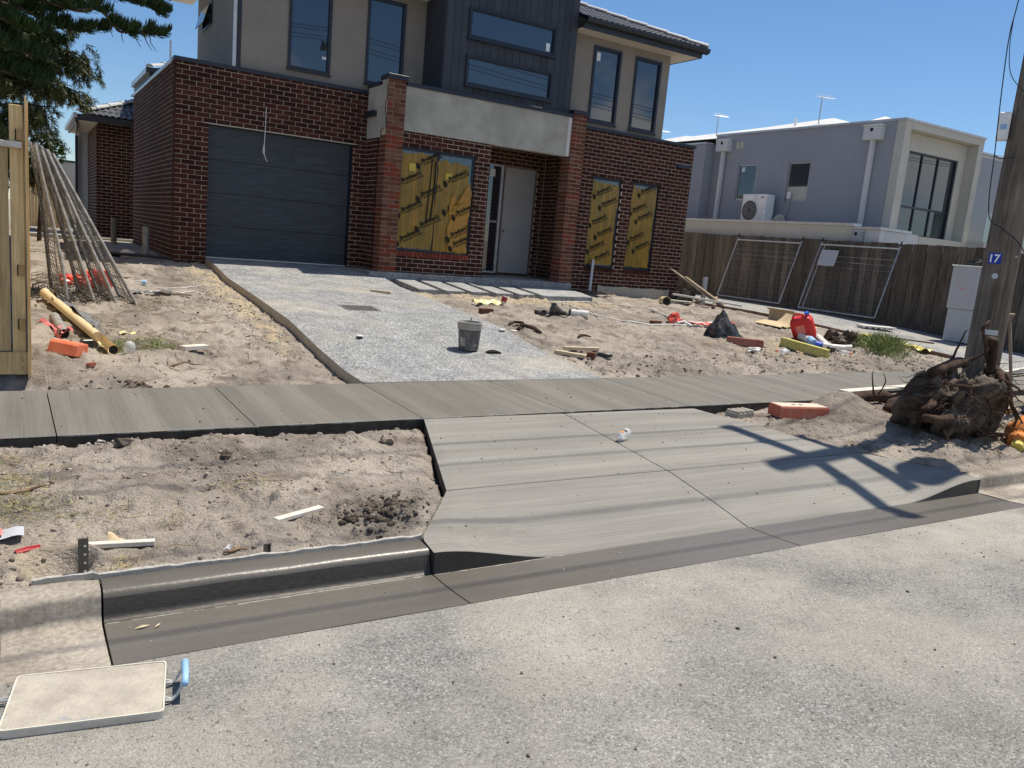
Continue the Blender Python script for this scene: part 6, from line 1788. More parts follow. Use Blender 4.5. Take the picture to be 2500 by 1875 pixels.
for i in range(20):
    f_ = i / 19; c_ = A_ + d_ * (f_ * .72 + .02); row = []
    for j in range(9):
        s = j / 8; x = c_.x + .03 + (.05 + .16 * math.sin(f_ * 2.6 + .4)) * s + .02 * math.sin(f_ * 17); y = c_.y + .35 * s * f_
        hgt = max(gz(x, y) + .012, c_.z + .062 - .16 * s + .035 * math.sin(s * 9 + f_ * 13))
        row.append((x, y, hgt))
    P.append(row)
MB().grid(P).build('sheet', M['film_grey'], t, smooth=True)
P = [[(-2.06 + .22 * u, -4.65 - .35 * v + .1 * u, gz(-2.06 + .22 * u, -4.65 - .35 * v) + .12 + .05 * math.sin(u * 7) * math.cos(v * 5) - .05 * u) for v in np.linspace(0, 1, 9)] for u in np.linspace(0, 1, 9)]
MB().grid(P).build('fold', M['black_plastic'], t, smooth=True)
t = thing('short_pipe', 'short dark-mouthed pipe under the cream pipe, with a faded red collar', 'pipe', (-2.0, -6.2, -.5))
p0, p1 = V3((-2.06, -5.75, gz(-2.06, -5.75) + .05)), V3((-1.985, -6.36, gz(-1.985, -6.36) + .055))
MB().tube([p0, p1], .052, 14).build('barrel', M['galv_dusty'], t)
m_ = MB(); m_.lathe([(0, 0), (.046, 0)], 14); e_ = (p1 - p0).normalized(); s2 = e_.cross(V3((0, 0, 1))).normalized(); u2 = s2.cross(e_); m_.v = [tuple(p1 + s2 * x + u2 * y + e_ * .003) for x, y, z in m_.v]; m_.build('bore', M['inside'], t)
t = thing('danger_tape', 'strip of faded red plastic lying beside the short pipe near the pine fence', 'plastic strip', (-2.1, -6.2, -.5))
P = []
for f_ in np.linspace(0, 1, 14):
    x = -2.20 + .19 * f_; y = -5.92 - .5 * f_ + .1 * math.sin(f_ * 3); P.append([(x - .03, y, gz(x - .03, y) + .012 + .02 * math.sin(f_ * 11)), (x, y + .01, gz(x, y) + .03 + .025 * math.sin(f_ * 8)), (x + .035, y + .03, gz(x + .035, y) + .012)])
MB().grid(P).build('strip', M['pink'], t)
P = [[(-2.03 + .11 * u + .02 * math.sin(v * 9), -6.22 - .2 * v, gz(-2.0, -6.3) + .085 + .035 * math.sin(u * 6 + v * 4)) for v in np.linspace(0, 1, 8)] for u in np.linspace(0, 1, 6)]
MB().grid(P).build('crumple', M['pink'], t, smooth=True)

def fence_foot(loc, L_, W_, H_, label, side, top, rz, holes=True, slots=True, rot=None, group='weighted fence feet'):
    """moulded block with hand slots: tapered body, dusty top, two post holes, open end"""
    t = thing('fence_foot', label, 'fence foot', loc, group, rz, rot)
    a, b, h = L_ / 2, W_ / 2, H_
    e = .018
    mb = MB()
    lo = [(-a, -b), (a, -b), (a, b), (-a, b)]
    mb.add([(x, y, 0) for x, y in lo] + [(x * .985, y * .94, h - e) for x, y in lo] + [(x * .97, y * .88, h) for x, y in lo],
           [(0, 3, 2, 1)] + [(i, (i + 1) % 4, (i + 1) % 4 + 4, i + 4) for i in range(4)] + [(4 + i, 4 + (i + 1) % 4, 8 + (i + 1) % 4, 8 + i) for i in range(4)] + [(8, 9, 10, 11)])
    mb.build('body', M[side], t, local=True, bevel=.004)
    MB().box((-a * .95, -b * .85, h), (a * .95, b * .85, h + .0025)).build('top', M[top], t, local=True)
    if holes:
        mb = MB()
        for x in (-.13 * L_, .02 * L_): mb.disc((x, 0, h + .0035), .024, 14)
        mb.build('post_hole', M['inside'], t, local=True)
    if slots:
        MB().box((a * .985, -b * .45, .012), (a + .002, b * .45, h * .55)).build('slot', M['inside'], t, local=True)
    return t
fence_foot(at(4.66, -10.50, -.005), .60, .235, .125, 'bright orange fence foot with a pale dusty top beside the crossover', 'orange_dusty', 'dustcap', math.radians(-14))
fence_foot(at(-1.99, -7.13, -.01), .26, .36, .12, 'broken orange block tipped on the dirt below the cream pipe', 'orange', 'orange', math.radians(-28), holes=False, slots=False, rot=(math.radians(-8), math.radians(9), math.radians(-20)))
fence_foot(at(7.98, -6.58, .0), .60, .16, .12, 'dusty dark red block lying in front of the black sack', 'dusty_red', 'dusty_red', math.radians(-42), holes=False)
simple('rubble', 'small lump of orange rubble next to the broken orange block', 'rubble', 'orange_dusty', lump(.045, 5, 2, .45, (1, .7, .7)), at(-1.80, -7.40, .015), part='lump')
mb = MB(); mb.lathe([(0, .11), (.02, .12), (.05, .10), (.058, .05), (.050, 0), (0, 0)], 16)
simple('plastic_cup', 'small clear dome of plastic near the broken mouth of the cream pipe', 'cup', 'clear', mb, at(-1.42, -7.0, .0), part='dome', smooth=True)
simple('plastic_box', 'dark square plastic fitting wedged between the orange block and the pipe', 'fitting', 'black_plastic', bx((-.05, -.05, 0), (.05, .05, .10)), at(-1.80, -6.75, 0), part='box', rz=.3, bevel=.006)
simple('timber_offcut', 'short pale timber block lying alone on the dirt left of the driveway', 'timber', 'timber_w', bx((-.145, -.055, 0), (.145, .055, .045)), at(-.77, -6.9, -.002), bevel=.003, rz=.42)
P = [[(.16 * (u - .5), .09 * (v - .5) * 2, .02 + .02 * math.sin(u * 5) * math.cos(v * 6)) for v in np.linspace(0, 1, 7)] for u in np.linspace(0, 1, 7)]
simple('food_packet', 'pale yellow-green packet lying flat right of the grey plastic sheet', 'packet', 'pale_yellow', MB().grid(P), at(-1.36, -6.2, .01), part='packet', smooth=True)

def bag(name, label, loc, r, sd, mt, sq):
    t = thing(name, label, 'bag', loc)
    lump(r, sd, 4, .35, sq, 3.2).build('skin', M[mt], t, local=True)
    return t
t = bag('plastic_bag', 'crumpled bright red plastic bag behind the leaning mesh bundle', at(-1.50, -3.25, .13), .19, 31, 'red_bag', (1.1, .8, .85))
lump(.16, 37, 4, .35, (1.15, .8, .75), 3.2)
m_ = lump(.16, 37, 4, .35, (1.15, .8, .75), 3.2); m_.v = [(x - .24, y - .02, z - .04) for x, y, z in m_.v]; m_.build('lobe', M['red_bag'], t, local=True)

# bundle of mesh panels leaning against the pine fence
FEET = [((-1.876, -4.443), (-2.20, -3.95, 1.52)), ((-1.558, -4.371), (-2.14, -3.8, 1.53)), ((-1.317, -4.431), (-2.07, -3.75, 1.49)), ((-1.054, -4.319), (-2.0, -3.7, 1.45))]
MLAB = ['leftmost leaning mesh panel, its buckled post nearest the pine fence', 'second mesh panel of the leaning bundle, ending left of the red bag', 'third mesh panel of the leaning bundle, its foot just right of the red bag', 'rightmost leaning mesh panel with the longest bare post']
for k, ((fx_, fy_), tp) in enumerate(FEET):
    t = thing('mesh_panel', MLAB[k], 'mesh panel', (fx_, fy_, gz(fx_, fy_)), 'mesh panels leaning on the pine fence')
    f0 = V3((fx_, fy_, gz(fx_, fy_) - .01)); f1 = V3(tp)
    s0 = V3((fx_ - .16, fy_ + .55, gz(fx_ - .16, fy_ + .55) + .03)); s1 = f1 + V3((-.05, .38, .05))
    bend = V3((.10, .0, -.05)) if k == 0 else V3((.02, 0, -.02))
    pts = [f0, f0 + (f1 - f0) * .13 + bend * .25, f0 + (f1 - f0) * .4 + bend * .3, f1]
    MB().tube(pts, .021, 8).build('upright', M['galv_dusty'], t)
    MB().tube([s0, s0 + (s1 - s0) * .5 + V3((.03, 0, -.02)), s1], .021, 8).build('upright', M['galv_dusty'], t)
    MB().tube([f0 + (f1 - f0) * .02, s0 + (s1 - s0) * .02], .017, 7).build('rail', M['galv_dusty'], t)
    m_ = MB()
    for q in range(1, 56):
        f_ = q / 56; a_ = f0 + (f1 - f0) * f_ + bend * .3 * math.sin(f_ * 3); b__ = s0 + (s1 - s0) * f_
        m_.tube([a_, (a_ + b__) / 2 + V3((.03 * math.sin(q * 1.3 + k), 0, -.015)), b__], .0042, 3, cap=False)
    for q in range(1, 12):
        f_ = q / 12; m_.tube([f0 + (s0 - f0) * f_ + (f1 + (s1 - f1) * f_ - f0 - (s0 - f0) * f_) * w + V3((.02 * math.sin(w * 14 + q), 0, 0)) for w in np.linspace(0, 1, 9)], .0042, 3, cap=False)
    m_.build('mesh', M['galv_dusty'], t)
    if k in (1, 2):
        e_ = f0 + (f1 - f0) * .52 + V3((-.06, .1, 0)); MB().tube([e_ + (f1 - e_) * .98, e_], .024, 8).build('loose_post', M['galv_dusty'], t)
t = thing('wire_mesh', 'flat sheet of rusty wire mesh on the ground under the leaning panels', 'wire mesh', (-1.75, -3.6, -.35))
m_ = MB()
for i in range(15):
    x = -2.25 + i * .068; m_.tube([(x, y, gz(x, y) + .03 + .05 * math.sin(x * 9 + y * 4) ** 2) for y in np.linspace(-4.42, -2.5, 14)], .0042, 4, cap=False)
for j in range(22):
    y = -4.42 + j * .09; m_.tube([(x, y, gz(x, y) + .03 + .05 * math.sin(x * 9 + y * 4) ** 2) for x in np.linspace(-2.25, -1.29, 9)], .0042, 4, cap=False)
m_.build('wires', M['steel_rust'], t)
P = [[(-1.7 + .85 * u, .25 + .45 * v + .15 * math.sin(u * 5), gz(-1.5, .5) + .03 + .03 * math.sin(u * 9 + v * 5)) for v in np.linspace(0, 1, 7)] for u in np.linspace(0, 1, 14)]
t = thing('membrane', 'strip of black plastic membrane lying at the foot of the garage side wall', 'membrane', (-1.0, .4, 0)); MB().grid(P).build('sheet', M['black_plastic'], t, smooth=True)
MB().tube([(-1.0, .2, .02), (-.5, .0, .03), (-.05, -.10, .02)], .03, 7).build('roll', M['black_plastic'], t)
simple('stone', 'pale rounded lump by the garage side wall', 'rubble', 'dustcap', lump(.11, 8, 2, .2, (1.2, .8, .8)), at(-.72, .35, .05), part='lump')
for x, y, h, lb in ((-.565, 4.69, .62, 'farther grey pipe stub standing out of the strip footing beside the house'), (-.382, .57, .56, 'nearer grey pipe stub standing by the garage corner')):
    mb = MB(); mb.tube([(0, 0, -.2), (0, 0, h)], .062, 14)
    t = simple('pipe_stub', lb, 'pipe', 'galv_dusty', mb, at(x, y), 'pipe stubs beside the house', part='barrel')
t = thing('strip_footing', 'long concrete strip on the ground beside the brick side wall', 'concrete strip', (-.5, 5, 0))
MB().box((-2.2, 6.75, -.2), (.3, 7.25, .06)).build('strip', M['render_raw'], t, bevel=.01)
MB().box((-.85, 1.95, -.3), (-.02, 6.74, -.005)).build('slab', M['conc_block'], t, bevel=.01)
mb = MB(); mb.tube([(-.11, 0, .04), (-.02, .01, .045), (.05, .01, .045), (.09, 0, .04)], [.030, .036, .034, .012], 10)
t = simple('drink_bottle', 'clear plastic bottle with a blue label on the dirt in front of the garage side', 'bottle', 'clear', mb, at(-.80, -2.62, 0), part='body', rz=-.2, smooth=True)
MB().tube([(.0, .01, .045), (.045, .01, .045)], .037, 10).build('label', M['blue_grip'], t, local=True)
m_ = MB(); m_.tube([(-.62 + .1 * k, -2.72 - .08 * math.sin(k * .8) - .015 * k, gz(-.62 + .1 * k, -2.75) + .01) for k in range(9)], .006, 5)
m_.tube([(-.8 + .09 * k, -3.3 + .05 * math.sin(k * 1.1), gz(-.8 + .09 * k, -3.3) + .012) for k in range(8)], .007, 5)
t = thing('strap', 'pale packing strap strewn on the dirt by the plastic bottle', 'strap', (-.4, -3, -.2)); m_.build('strip', M['tissue'], t)
for x, y, rz, L_, lb in ((-.45, -3.75, -.25, .34, 'thin splintered batten among the rubbish left of the driveway'), (-.95, -1.95, .1, .32, 'flat grey board scrap behind the leaning mesh bundle')):
    simple('timber_offcut', lb, 'timber', 'oldwood', bx((-L_ / 2, -.03, 0), (L_ / 2, .03, .02)), at(x, y, .012), bevel=.002, rz=rz)
for x, y, sd in ((-.75, -3.5, 3), (-.6, -3.6, 8), (-.95, -3.45, 5)):
    P = [[(.11 * (u - .5) * 2 + .02 * math.sin(v * 7 + sd), .08 * (v - .5) * 2, .015 + .03 * abs(math.sin(u * 4 + v * 3 + sd))) for v in np.linspace(0, 1, 7)] for u in np.linspace(0, 1, 8)]
    simple('plastic_scrap', {3: 'middle scrap of dark crumpled plastic among the rubbish left of the driveway', 8: 'rightmost scrap of dark crumpled plastic among the rubbish left of the driveway', 5: 'leftmost scrap of dark crumpled plastic among the rubbish left of the driveway'}[sd], 'plastic', 'film_grey', MB().grid(P), at(x, y, .005), 'plastic scraps left of the driveway', part='sheet', rz=sd)

# --- right of the driveway
P = []
for u in np.linspace(0, 1, 15):
    P.append([(4.40 + .56 * u, -3.50 - .16 * v - .03 * math.sin(u * 7), gz(4.7, -3.55) + .02 + .075 * (math.sin(v * 3.1)) * (.5 + .5 * abs(math.sin(u * 6 + 1))) + .02 * math.sin(u * 14 + v * 6)) for v in np.linspace(0, 1, 9)])
t = thing('plastic_sheet', 'crumpled pale yellow plastic sheet by the stepping slabs', 'plastic sheet', (4.7, -3.6, -.25)); MB().grid(P).build('sheet', M['pale_yellow'], t, smooth=True)
mb = MB(); mb.lathe([(0, 0), (.048, 0), (.05, .12), (.045, .125), (0, .125)], 16)
t = simple('tin_can', 'small can with a red label at the end of the yellow plastic sheet', 'can', 'pvc_white', mb, at(4.93, -3.70, .01), part='can', rot=(0, .35, .3))
mb = MB(); mb.lathe([(.0505, .02), (.0515, .105)], 16); mb.build('label', M['red_pole'], t, local=True)
def loose_brick(x, y, rz, lb, L_=.23, mt='brick_mixed', tv=.1, rot=None):
    simple('loose_brick', lb, 'brick', mt, bx((-L_ / 2, -.055, 0), (L_ / 2, .055, .076), tv), at(x, y, -.004), 'loose bricks right of the driveway', bevel=.004, rz=rz, rot=rot)
loose_brick(4.15, -4.50, .10, 'dark brick lying in front of the yellow plastic sheet')
loose_brick(4.19, -7.42, .7, 'half brick lying in front of the two timber offcuts', .12)
loose_brick(7.35, -5.02, 0, 'lone brick beyond the bend of the white conduit', .2)
loose_brick(14.0, -5.83, -.5, 'brick lying on the side lane in front of the grey cabinet', .24, tv=.4)
def boot(x, y, rz, lb, rot=None, flat=False):
    t = thing('work_boot', lb, 'boot', at(x, y, 0), 'pair of dusty work boots', rz, rot)
    P = []
    prof_ = [(-.14, .045, .0, .11), (-.12, .05, .0, .16), (-.08, .05, .0, .185), (-.03, .05, .0, .175), (.01, .05, .0, .13), (.05, .052, .0, .10), (.10, .055, .0, .085), (.145, .048, .005, .07), (.165, .03, .01, .05)]
    for x_, w_, z0, z1 in prof_:
        P.append([(x_, w_ * math.cos(a) * (1 if math.sin(a) < .3 else .85), z0 + .02 + (z1 - z0 - .02) * (.5 + .5 * math.sin(a))) for a in np.linspace(-math.pi / 2, 1.5 * math.pi, 15)])
    m_ = MB(); m_.grid(P); m_.add(P[0][:-1], [tuple(range(14))]); m_.add(P[-1][:-1], [tuple(range(14))]); m_.build('upper', M['leather'], t, smooth=True, local=True)
    m_ = MB()
    for a_, b_ in ((-.15, -.055), (-.05, .17)):
        m_.box((a_, -.054, 0), (b_, .054, .026))
    m_.build('sole', M['black_plastic'], t, local=True, bevel=.006)
    m_ = MB(); m_.lathe([(.052, .18), (.05, .19), (.04, .185), (.036, .12)], 14, (-.085, 0, 0)); m_.build('collar', M['black_plastic'], t, local=True)
    m_ = MB()
    for k in range(4): m_.tube([(-.035 + .025 * k, -.03, .17 - .022 * k), (-.02 + .025 * k, 0, .178 - .022 * k), (-.035 + .025 * k, .03, .17 - .022 * k)], .005, 5)
    m_.build('lace', M['galv_dusty'], t, local=True)
boot(5.42, -4.72, -.75, 'upright dusty work boot with its toe towards the white tube')
boot(5.24, -4.46, 2.9, 'dusty work boot lying on its side behind the upright one', rot=(math.radians(80), 0, math.radians(10)))
t = thing('cartridge_tube', 'short grimy white tube lying beside the work boots', 'tube', at(5.88, -4.68, .075)); A_ = V3((-.13, .10, 0)); B_ = V3((.13, -.12, .0))
MB().tube([A_, B_], .068, 16).build('barrel', M['pvc_white'], t, local=True)
MB().tube([A_ - (B_ - A_) * .01, A_ + (B_ - A_) * .12], .070, 16).build('end_band', M['black_plastic'], t, local=True)
def conduit(lb, pts, r=.0135):
    t = thing('conduit', lb, 'conduit', at(*pts[0]), 'white conduits on the sand')
    m_ = MB(); m_.tube([(x, y, gz(x, y) + .02) for x, y in pts], r, 7); m_.build('tube', M['pvc_white'], t)
conduit('long white conduit lying nearer, bending to the right past the boots', [(6.55, -2.32), (6.72, -2.42), (6.66, -2.9), (6.60, -3.43), (6.55, -4.3), (6.54, -5.0), (6.66, -5.14), (7.1, -5.16), (7.7, -5.18), (8.35, -5.12)])
conduit('long white conduit lying farther from the street, in front of the landing slab', [(6.75, -2.48), (6.95, -2.56), (7.6, -2.48), (8.38, -2.40), (8.42, -2.9), (8.38, -3.7), (8.34, -4.45), (8.40, -4.9)])
simple('timber_offcut', 'nearer of two pale timber offcuts lying crossed at the edge of the driveway', 'timber', 'timber', bx((-.24, -.035, 0), (.24, .035, .045)), at(3.98, -7.22, .0), 'pale timber offcuts at the driveway edge', bevel=.003, rz=-1.2 + .05)
simple('timber_offcut', 'farther of two pale timber offcuts lying crossed at the edge of the driveway', 'timber', 'timber', bx((-.27, -.035, 0), (.27, .035, .045)), at(4.30, -7.02, .03), 'pale timber offcuts at the driveway edge', bevel=.003, rz=-.13)
simple('timber_offcut', 'small pale wood chunk in the angle of the two timber offcuts', 'timber', 'timber', bx((-.07, -.03, 0), (.07, .03, .04)), at(4.24, -7.22, .0), bevel=.003, rz=.4)
mb = MB(); mb.tube([(-.09, .05, .03), (.0, .0, .03), (.06, -.04, .03), (.09, -.06, .03)], [.032, .033, .03, .014], 10)
simple('drink_bottle', 'small dark bottle lying right of the pale timber offcuts', 'bottle', 'black_plastic', mb, at(4.52, -7.28, 0), part='body', smooth=True)
t = thing('old_root', 'twisted reddish root sticking out of the sand by the round lids', 'root', at(4.05, -5.9))
m_ = MB(); m_.tube([at(3.98, -5.55, .02), at(4.1, -5.5, .06), at(4.2, -5.6, .05), at(4.14, -5.75, .02)], .022, 6); m_.tube([at(4.1, -5.7, .03), at(4.2, -5.9, .06), at(4.25, -6.05, .02)], [.03, .035, .02], 6); m_.tube([at(3.98, -5.78, .0), at(4.02, -5.8, .09), at(4.05, -5.85, .02)], .04, 7)
m_.build('wood', M['bark'], t)
simple('old_root', 'small curved root lying on the sand between the boots and the timber offcuts', 'root', 'bark', MB().tube([(-.14, -.05, .02), (-.06, .02, .035), (.05, .03, .035), (.13, -.01, .02)], [.012, .022, .02, .01], 6), at(4.85, -6.3, 0), part='wood')
simple('plank', 'weathered brown plank lying at the end of the landing slab', 'plank', 'timber_brown', bx((-.62, -.05, 0), (.62, .05, .03)), at(8.95, -.78, .03), bevel=.003, rz=-1.05)
t = thing('spirit_level', 'dusty blue-grey metal bar leaning upright against the brick wall under a wrapped window', 'metal bar', (8.98, -.69, -.12))
MB().plank((8.97, -.75, -.14), (9.06, -.645, .62), .065, .03, up=(0, 1, 0)).build('bar', M['cab'], t)
simple('paver', 'flat dusty paver lying near the end wall of the brick house', 'paver', 'conc_block', bx((-.2, -.3, 0), (.2, .3, .05)), at(11.3, -1.25, .02), bevel=.005, rz=.5)
t = thing('timber_pile', 'heap of rotten timbers stacked at the corner of the brick house', 'timber pile', at(12.0, -1.3))
for p, q, w_, h_, mt in (((12.2, -1.75, -.22), (11.45, -.5, .62), .13, .035, 'oldwood'), ((12.25, -1.8, -.2), (11.75, -.9, .38), .16, .04, 'oldwood'), ((12.35, -2.3, -.16), (11.0, -1.35, -.03), .11, .045, 'timber_w'), ((11.6, -2.15, -.2), (12.9, -.9, -.08), .07, .05, 'oldwood'), ((11.9, -1.35, -.2), (11.7, -.95, .1), .12, .05, 'oldwood')):
    MB().plank(p, q, w_, h_).build('timber', M[mt], t, bevel=.004)
m_ = lump(.24, 61, 3, .5, (1.2, .8, .8), 2.5); m_.v = [(x + 11.75, y - 1.0, z - .15) for x, y, z in m_.v]; m_.build('sack', M['black_plastic'], t)
t = thing('pale_post', 'short pale metal post standing beside the timber heap', 'post', (12.18, -1.15, -.25)); MB().box((12.13, -1.19, -.3), (12.24, -1.12, .42)).build('post', M['metal_pale'], t, bevel=.003)
t = thing('pipe_elbow', 'open-mouthed cream pipe fitting on the sand before the timber heap', 'pipe', at(10.0, -2.3)); A_ = V3(at(10.05, -2.1, .10)); B_ = V3(at(9.93, -2.36, .10))
MB().tube([A_, B_], .105, 16).build('barrel', M['pvc'], t)
m_ = MB(); m_.lathe([(0, 0), (.092, 0)], 16); e_ = (B_ - A_).normalized(); s2 = e_.cross(V3((0, 0, 1))).normalized(); u2 = s2.cross(e_); m_.v = [tuple(B_ + s2 * x + u2 * y + e_ * .003) for x, y, z in m_.v]; m_.build('bore', M['inside'], t)
MB().tube([A_ + V3((0, .02, 0)), A_ + V3((.25, .1, -.04))], .09, 12).build('branch', M['black_plastic'], t)

t = thing('barrier_tape', 'tangle of red and white plastic tape left of the black sack', 'tape', at(8.2, -5.1))
P = []
for s_, (x, y) in enumerate(((7.85, -4.95), (8.0, -5.0), (8.2, -5.1), (8.42, -5.12), (8.6, -5.16), (8.8, -5.15), (9.0, -5.1), (9.2, -5.05))):
    P.append([(x + .02 * math.sin(s_ * 3), y + .1 * (v - .5) * 2, gz(x, y) + .03 + .05 * abs(math.sin(s_ * 1.9 + v * 3))) for v in np.linspace(0, 1, 6)])
MB().grid(P).build('tape', M['red_bag'], t, smooth=True)
m_ = MB()
for k in range(4): m_.tube([at(7.8 + .22 * k, -5.02, .05), at(7.95 + .22 * k, -5.1, .09), at(8.05 + .22 * k, -5.2, .03)], .02, 5)
m_.build('white_tape', M['tissue'], t)
m_ = lump(.14, 71, 3, .5, (1, .8, .8), 2.5); m_.v = [(x + 7.88, y - 4.92, z + gz(7.88, -4.92) + .06) for x, y, z in m_.v]; m_.build('ball', M['red_bag'], t)

t = thing('plastic_sack', 'crumpled black plastic sack slumped behind the dusty red block', 'sack', at(8.05, -6.1))
P = []
for i in range(25):
    a_ = i / 24 * 2 * math.pi; row = []
    for j in range(15):
        v = j / 14
        fold = 1 + .16 * math.sin(a_ * 5 + v * 3) + .10 * math.sin(a_ * 9 - v * 6)
        r_ = (1 - v) ** .8 * .40 * (fold if j < 14 else 1)
        x = 8.0 + r_ * math.cos(a_) * 1.05 - .10 * v; y = -6.08 + r_ * math.sin(a_) * .7
        nz = float(fbm(np.array([math.cos(a_) * 1.6 + v * 3]), np.array([math.sin(a_) * 1.6 - v * 2]), 3, 55)[0])
        x += .16 * nz * (1 - v * .5); y += .10 * nz
        row.append((x, y, gz(8.0, -6.08) - .03 + .46 * v ** 1.5 * (1 + .25 * nz) + .05 * math.sin(v * 3.1) + .02 * math.sin(a_ * 7 + v * 15) * (1 - v)))
    P.append(row)
MB().grid(P).build('skin', M['black_plastic'], t, smooth=True)
P = [[(8.3 + .62 * u + .1 * v, -6.5 + .35 * v - .25 * u, gz(8.5, -6.5) + .015 + .05 * u * v + .02 * math.sin(u * 9 + v * 5)) for v in np.linspace(0, 1, 7)] for u in np.linspace(0, 1, 9)]
MB().grid(P).build('flap', M['film_grey'], t, smooth=True)
t = thing('yellow_sleeper', 'yellow painted timber lying on the sand in front of the red container', 'timber', at(8.85, -7.1))
MB().plank(at(8.83, -6.62, .075), at(8.86, -7.56, .085), .09, .15).build('beam', M['yellow_timber'], t, bevel=.006)

# red fuel container, tipped against the pipes
jc = thing('jerry_can', 'bright red plastic container with a blue cap tipped among the white pipes', 'container', at(9.98, -6.18, .05), rot=(math.radians(22), math.radians(-20), math.radians(-58)))
mb = MB(); q = rrect(.20, .125, .045); n = len(q)
L_ = [(.0, .86), (.03, .98), (.30, 1.0), (.36, .96), (.41, .78), (.425, .66)]
mb.add([(x * s, y * s, z) for z, s in L_ for x, y in q], [(k * n + i, k * n + (i + 1) % n, (k + 1) * n + (i + 1) % n, (k + 1) * n + i) for k in range(len(L_) - 1) for i in range(n)] + [tuple(range(n - 1, -1, -1)), tuple((len(L_) - 1) * n + i for i in range(n))])
mb.build('body', M['red'], jc, smooth=False, bevel=.004, local=True)
mb = MB(); mb.tube([(-.12, 0, .405), (-.12, 0, .465), (-.09, 0, .485), (.02, 0, .485), (.05, 0, .46), (.05, 0, .41)], .018, 8); mb.build('handle', M['red'], jc, smooth=True, local=True)
MB().tube([(.13, 0, .40), (.13, 0, .462)], .034, 14).build('neck', M['red'], jc, local=True)
MB().tube([(.13, 0, .455), (.13, 0, .495)], .042, 16).build('cap', M['blue'], jc, local=True)
MB().box((-.11, -.1285, .14), (.05, -.1255, .31)).build('label', M['red_label'], jc, local=True)
t = thing('pvc_fittings', 'cluster of joined white PVC pipes lying below the red container', 'pipe', at(9.9, -6.7))
for pts, r in (([(10.15, -6.30, .08), (9.98, -6.62, .075), (9.80, -6.80, .07)], .062), ([(9.72, -6.78, .065), (9.80, -6.90, .062), (9.95, -7.03, .06), (10.05, -7.12, .06)], .056), ([(9.80, -6.20, .10), (9.76, -6.45, .08)], .065)):
    MB().tube([at(*p) for p in pts], r, 14).build('pipe', M['pvc_white'], t)
MB().tube([at(9.78, -6.43, .08), at(9.70, -6.60, .075)], .072, 14).build('coupling', M['blue_grip'], t)
MB().tube([at(9.66, -6.66, .065), at(9.71, -6.76, .065)], .060, 12).build('collar', M['blue'], t)
def juice(x, y, rz, lb):
    mb = MB(); mb.tube([(-.10, 0, .042), (-.04, 0, .045), (.03, 0, .045), (.065, 0, .042), (.085, 0, .04)], [.038, .043, .040, .026, .016], 12)
    t = simple('drink_bottle', lb, 'bottle', 'clear', mb, at(x, y, 0), 'orange-capped bottles on the sand', part='body', rz=rz, smooth=True)
    MB().tube([(.08, 0, .04), (.12, 0, .04)], .021, 10).build('cap', M['orange'], t, local=True)
juice(8.42, -7.02, 2.5, 'clear bottle with an orange cap left of the yellow timber')
juice(9.56, -7.36, -.5, 'clear bottle with an orange cap right of the yellow timber')
mb = MB(); mb.lathe([(0, 0), (.03, 0), (.05, .12), (.046, .12), (.028, .01)], 14)
simple('plastic_cup', 'crushed clear cup lying below the left end of the yellow timber', 'cup', 'clear', mb, at(8.05, -7.33, .045), part='wall', rot=(0, 1.45, .4))
simple('wrapper', 'crumpled white and pink wrapper in front of the dusty red block', 'wrapper', 'tissue', lump(.085, 12, 3, .6, (1.4, .8, .5), 3), at(7.80, -6.95, .02), part='sheet')
simple('wrapper', 'crumpled orange-red wrapper under the white pipe end', 'wrapper', 'orange', lump(.06, 14, 3, .6, (1.2, .8, .8), 3), at(9.22, -7.12, .02), part='sheet')
simple('tin_can', 'black plastic pot tipped beside the orange wrapper', 'pot', 'black_plastic', MB().tube([(0, 0, .05), (.10, -.04, .05)], .055, 12), at(9.32, -7.2, 0), part='pot')

for pts, lb in (([(10.3, -4.6), (11.0, -4.25), (11.3, -4.6), (10.6, -5.05)], 'flattened cardboard sheet left of the open carton'), ([(11.2, -4.7), (11.9, -4.5), (11.9, -5.0), (11.3, -5.2)], 'flattened cardboard scrap between the carton and the red container')):
    t = thing('cardboard_sheet', lb, 'cardboard', at(*pts[0]), 'flattened cardboard pieces')
    V_ = [at(x, y, .03 + .03 * (k % 2)) for k, (x, y) in enumerate(pts)]
    MB().add(V_ + [(x, y, z - .012) for x, y, z in V_], [(0, 1, 2, 3), (7, 6, 5, 4), (0, 4, 5, 1), (1, 5, 6, 2), (2, 6, 7, 3), (3, 7, 4, 0)]).build('sheet', M['card'], t)
P = [[(10.75 + .45 * u + .2 * v, -5.05 + .6 * v, gz(10.9, -4.9) + .03 + .22 * u * u + .02 * v) for v in np.linspace(0, 1, 6)] for u in np.linspace(0, 1, 8)]
t = thing('cardboard_sheet', 'curled cardboard flap standing up from the sand in front of the carton', 'cardboard', at(10.9, -4.9), 'flattened cardboard pieces'); MB().grid(P).build('sheet', M['card'], t, smooth=True)
t = thing('cardboard_box', 'open brown carton standing at the edge of the side lane', 'cardboard box', at(11.9, -4.15))
fz = gz(11.9, -4.15)
MB().box((11.62, -4.55, fz - .02), (11.635, -3.80, fz + .24)).build('side_panel', M['card'], t); MB().box((11.64, -4.55, fz - .02), (12.05, -4.535, fz + .24)).build('side_panel', M['card'], t); MB().box((12.04, -4.53, fz - .02), (12.055, -3.80, fz + .24)).build('side_panel', M['card'], t); MB().box((11.64, -3.815, fz - .02), (12.035, -3.80, fz + .24)).build('side_panel', M['card'], t)
MB().add([(11.62, -4.55, fz + .24), (11.62, -3.8, fz + .24), (11.5, -3.8, fz + .30), (11.5, -4.55, fz + .30)], [(0, 1, 2, 3)]).build('flap', M['card'], t)
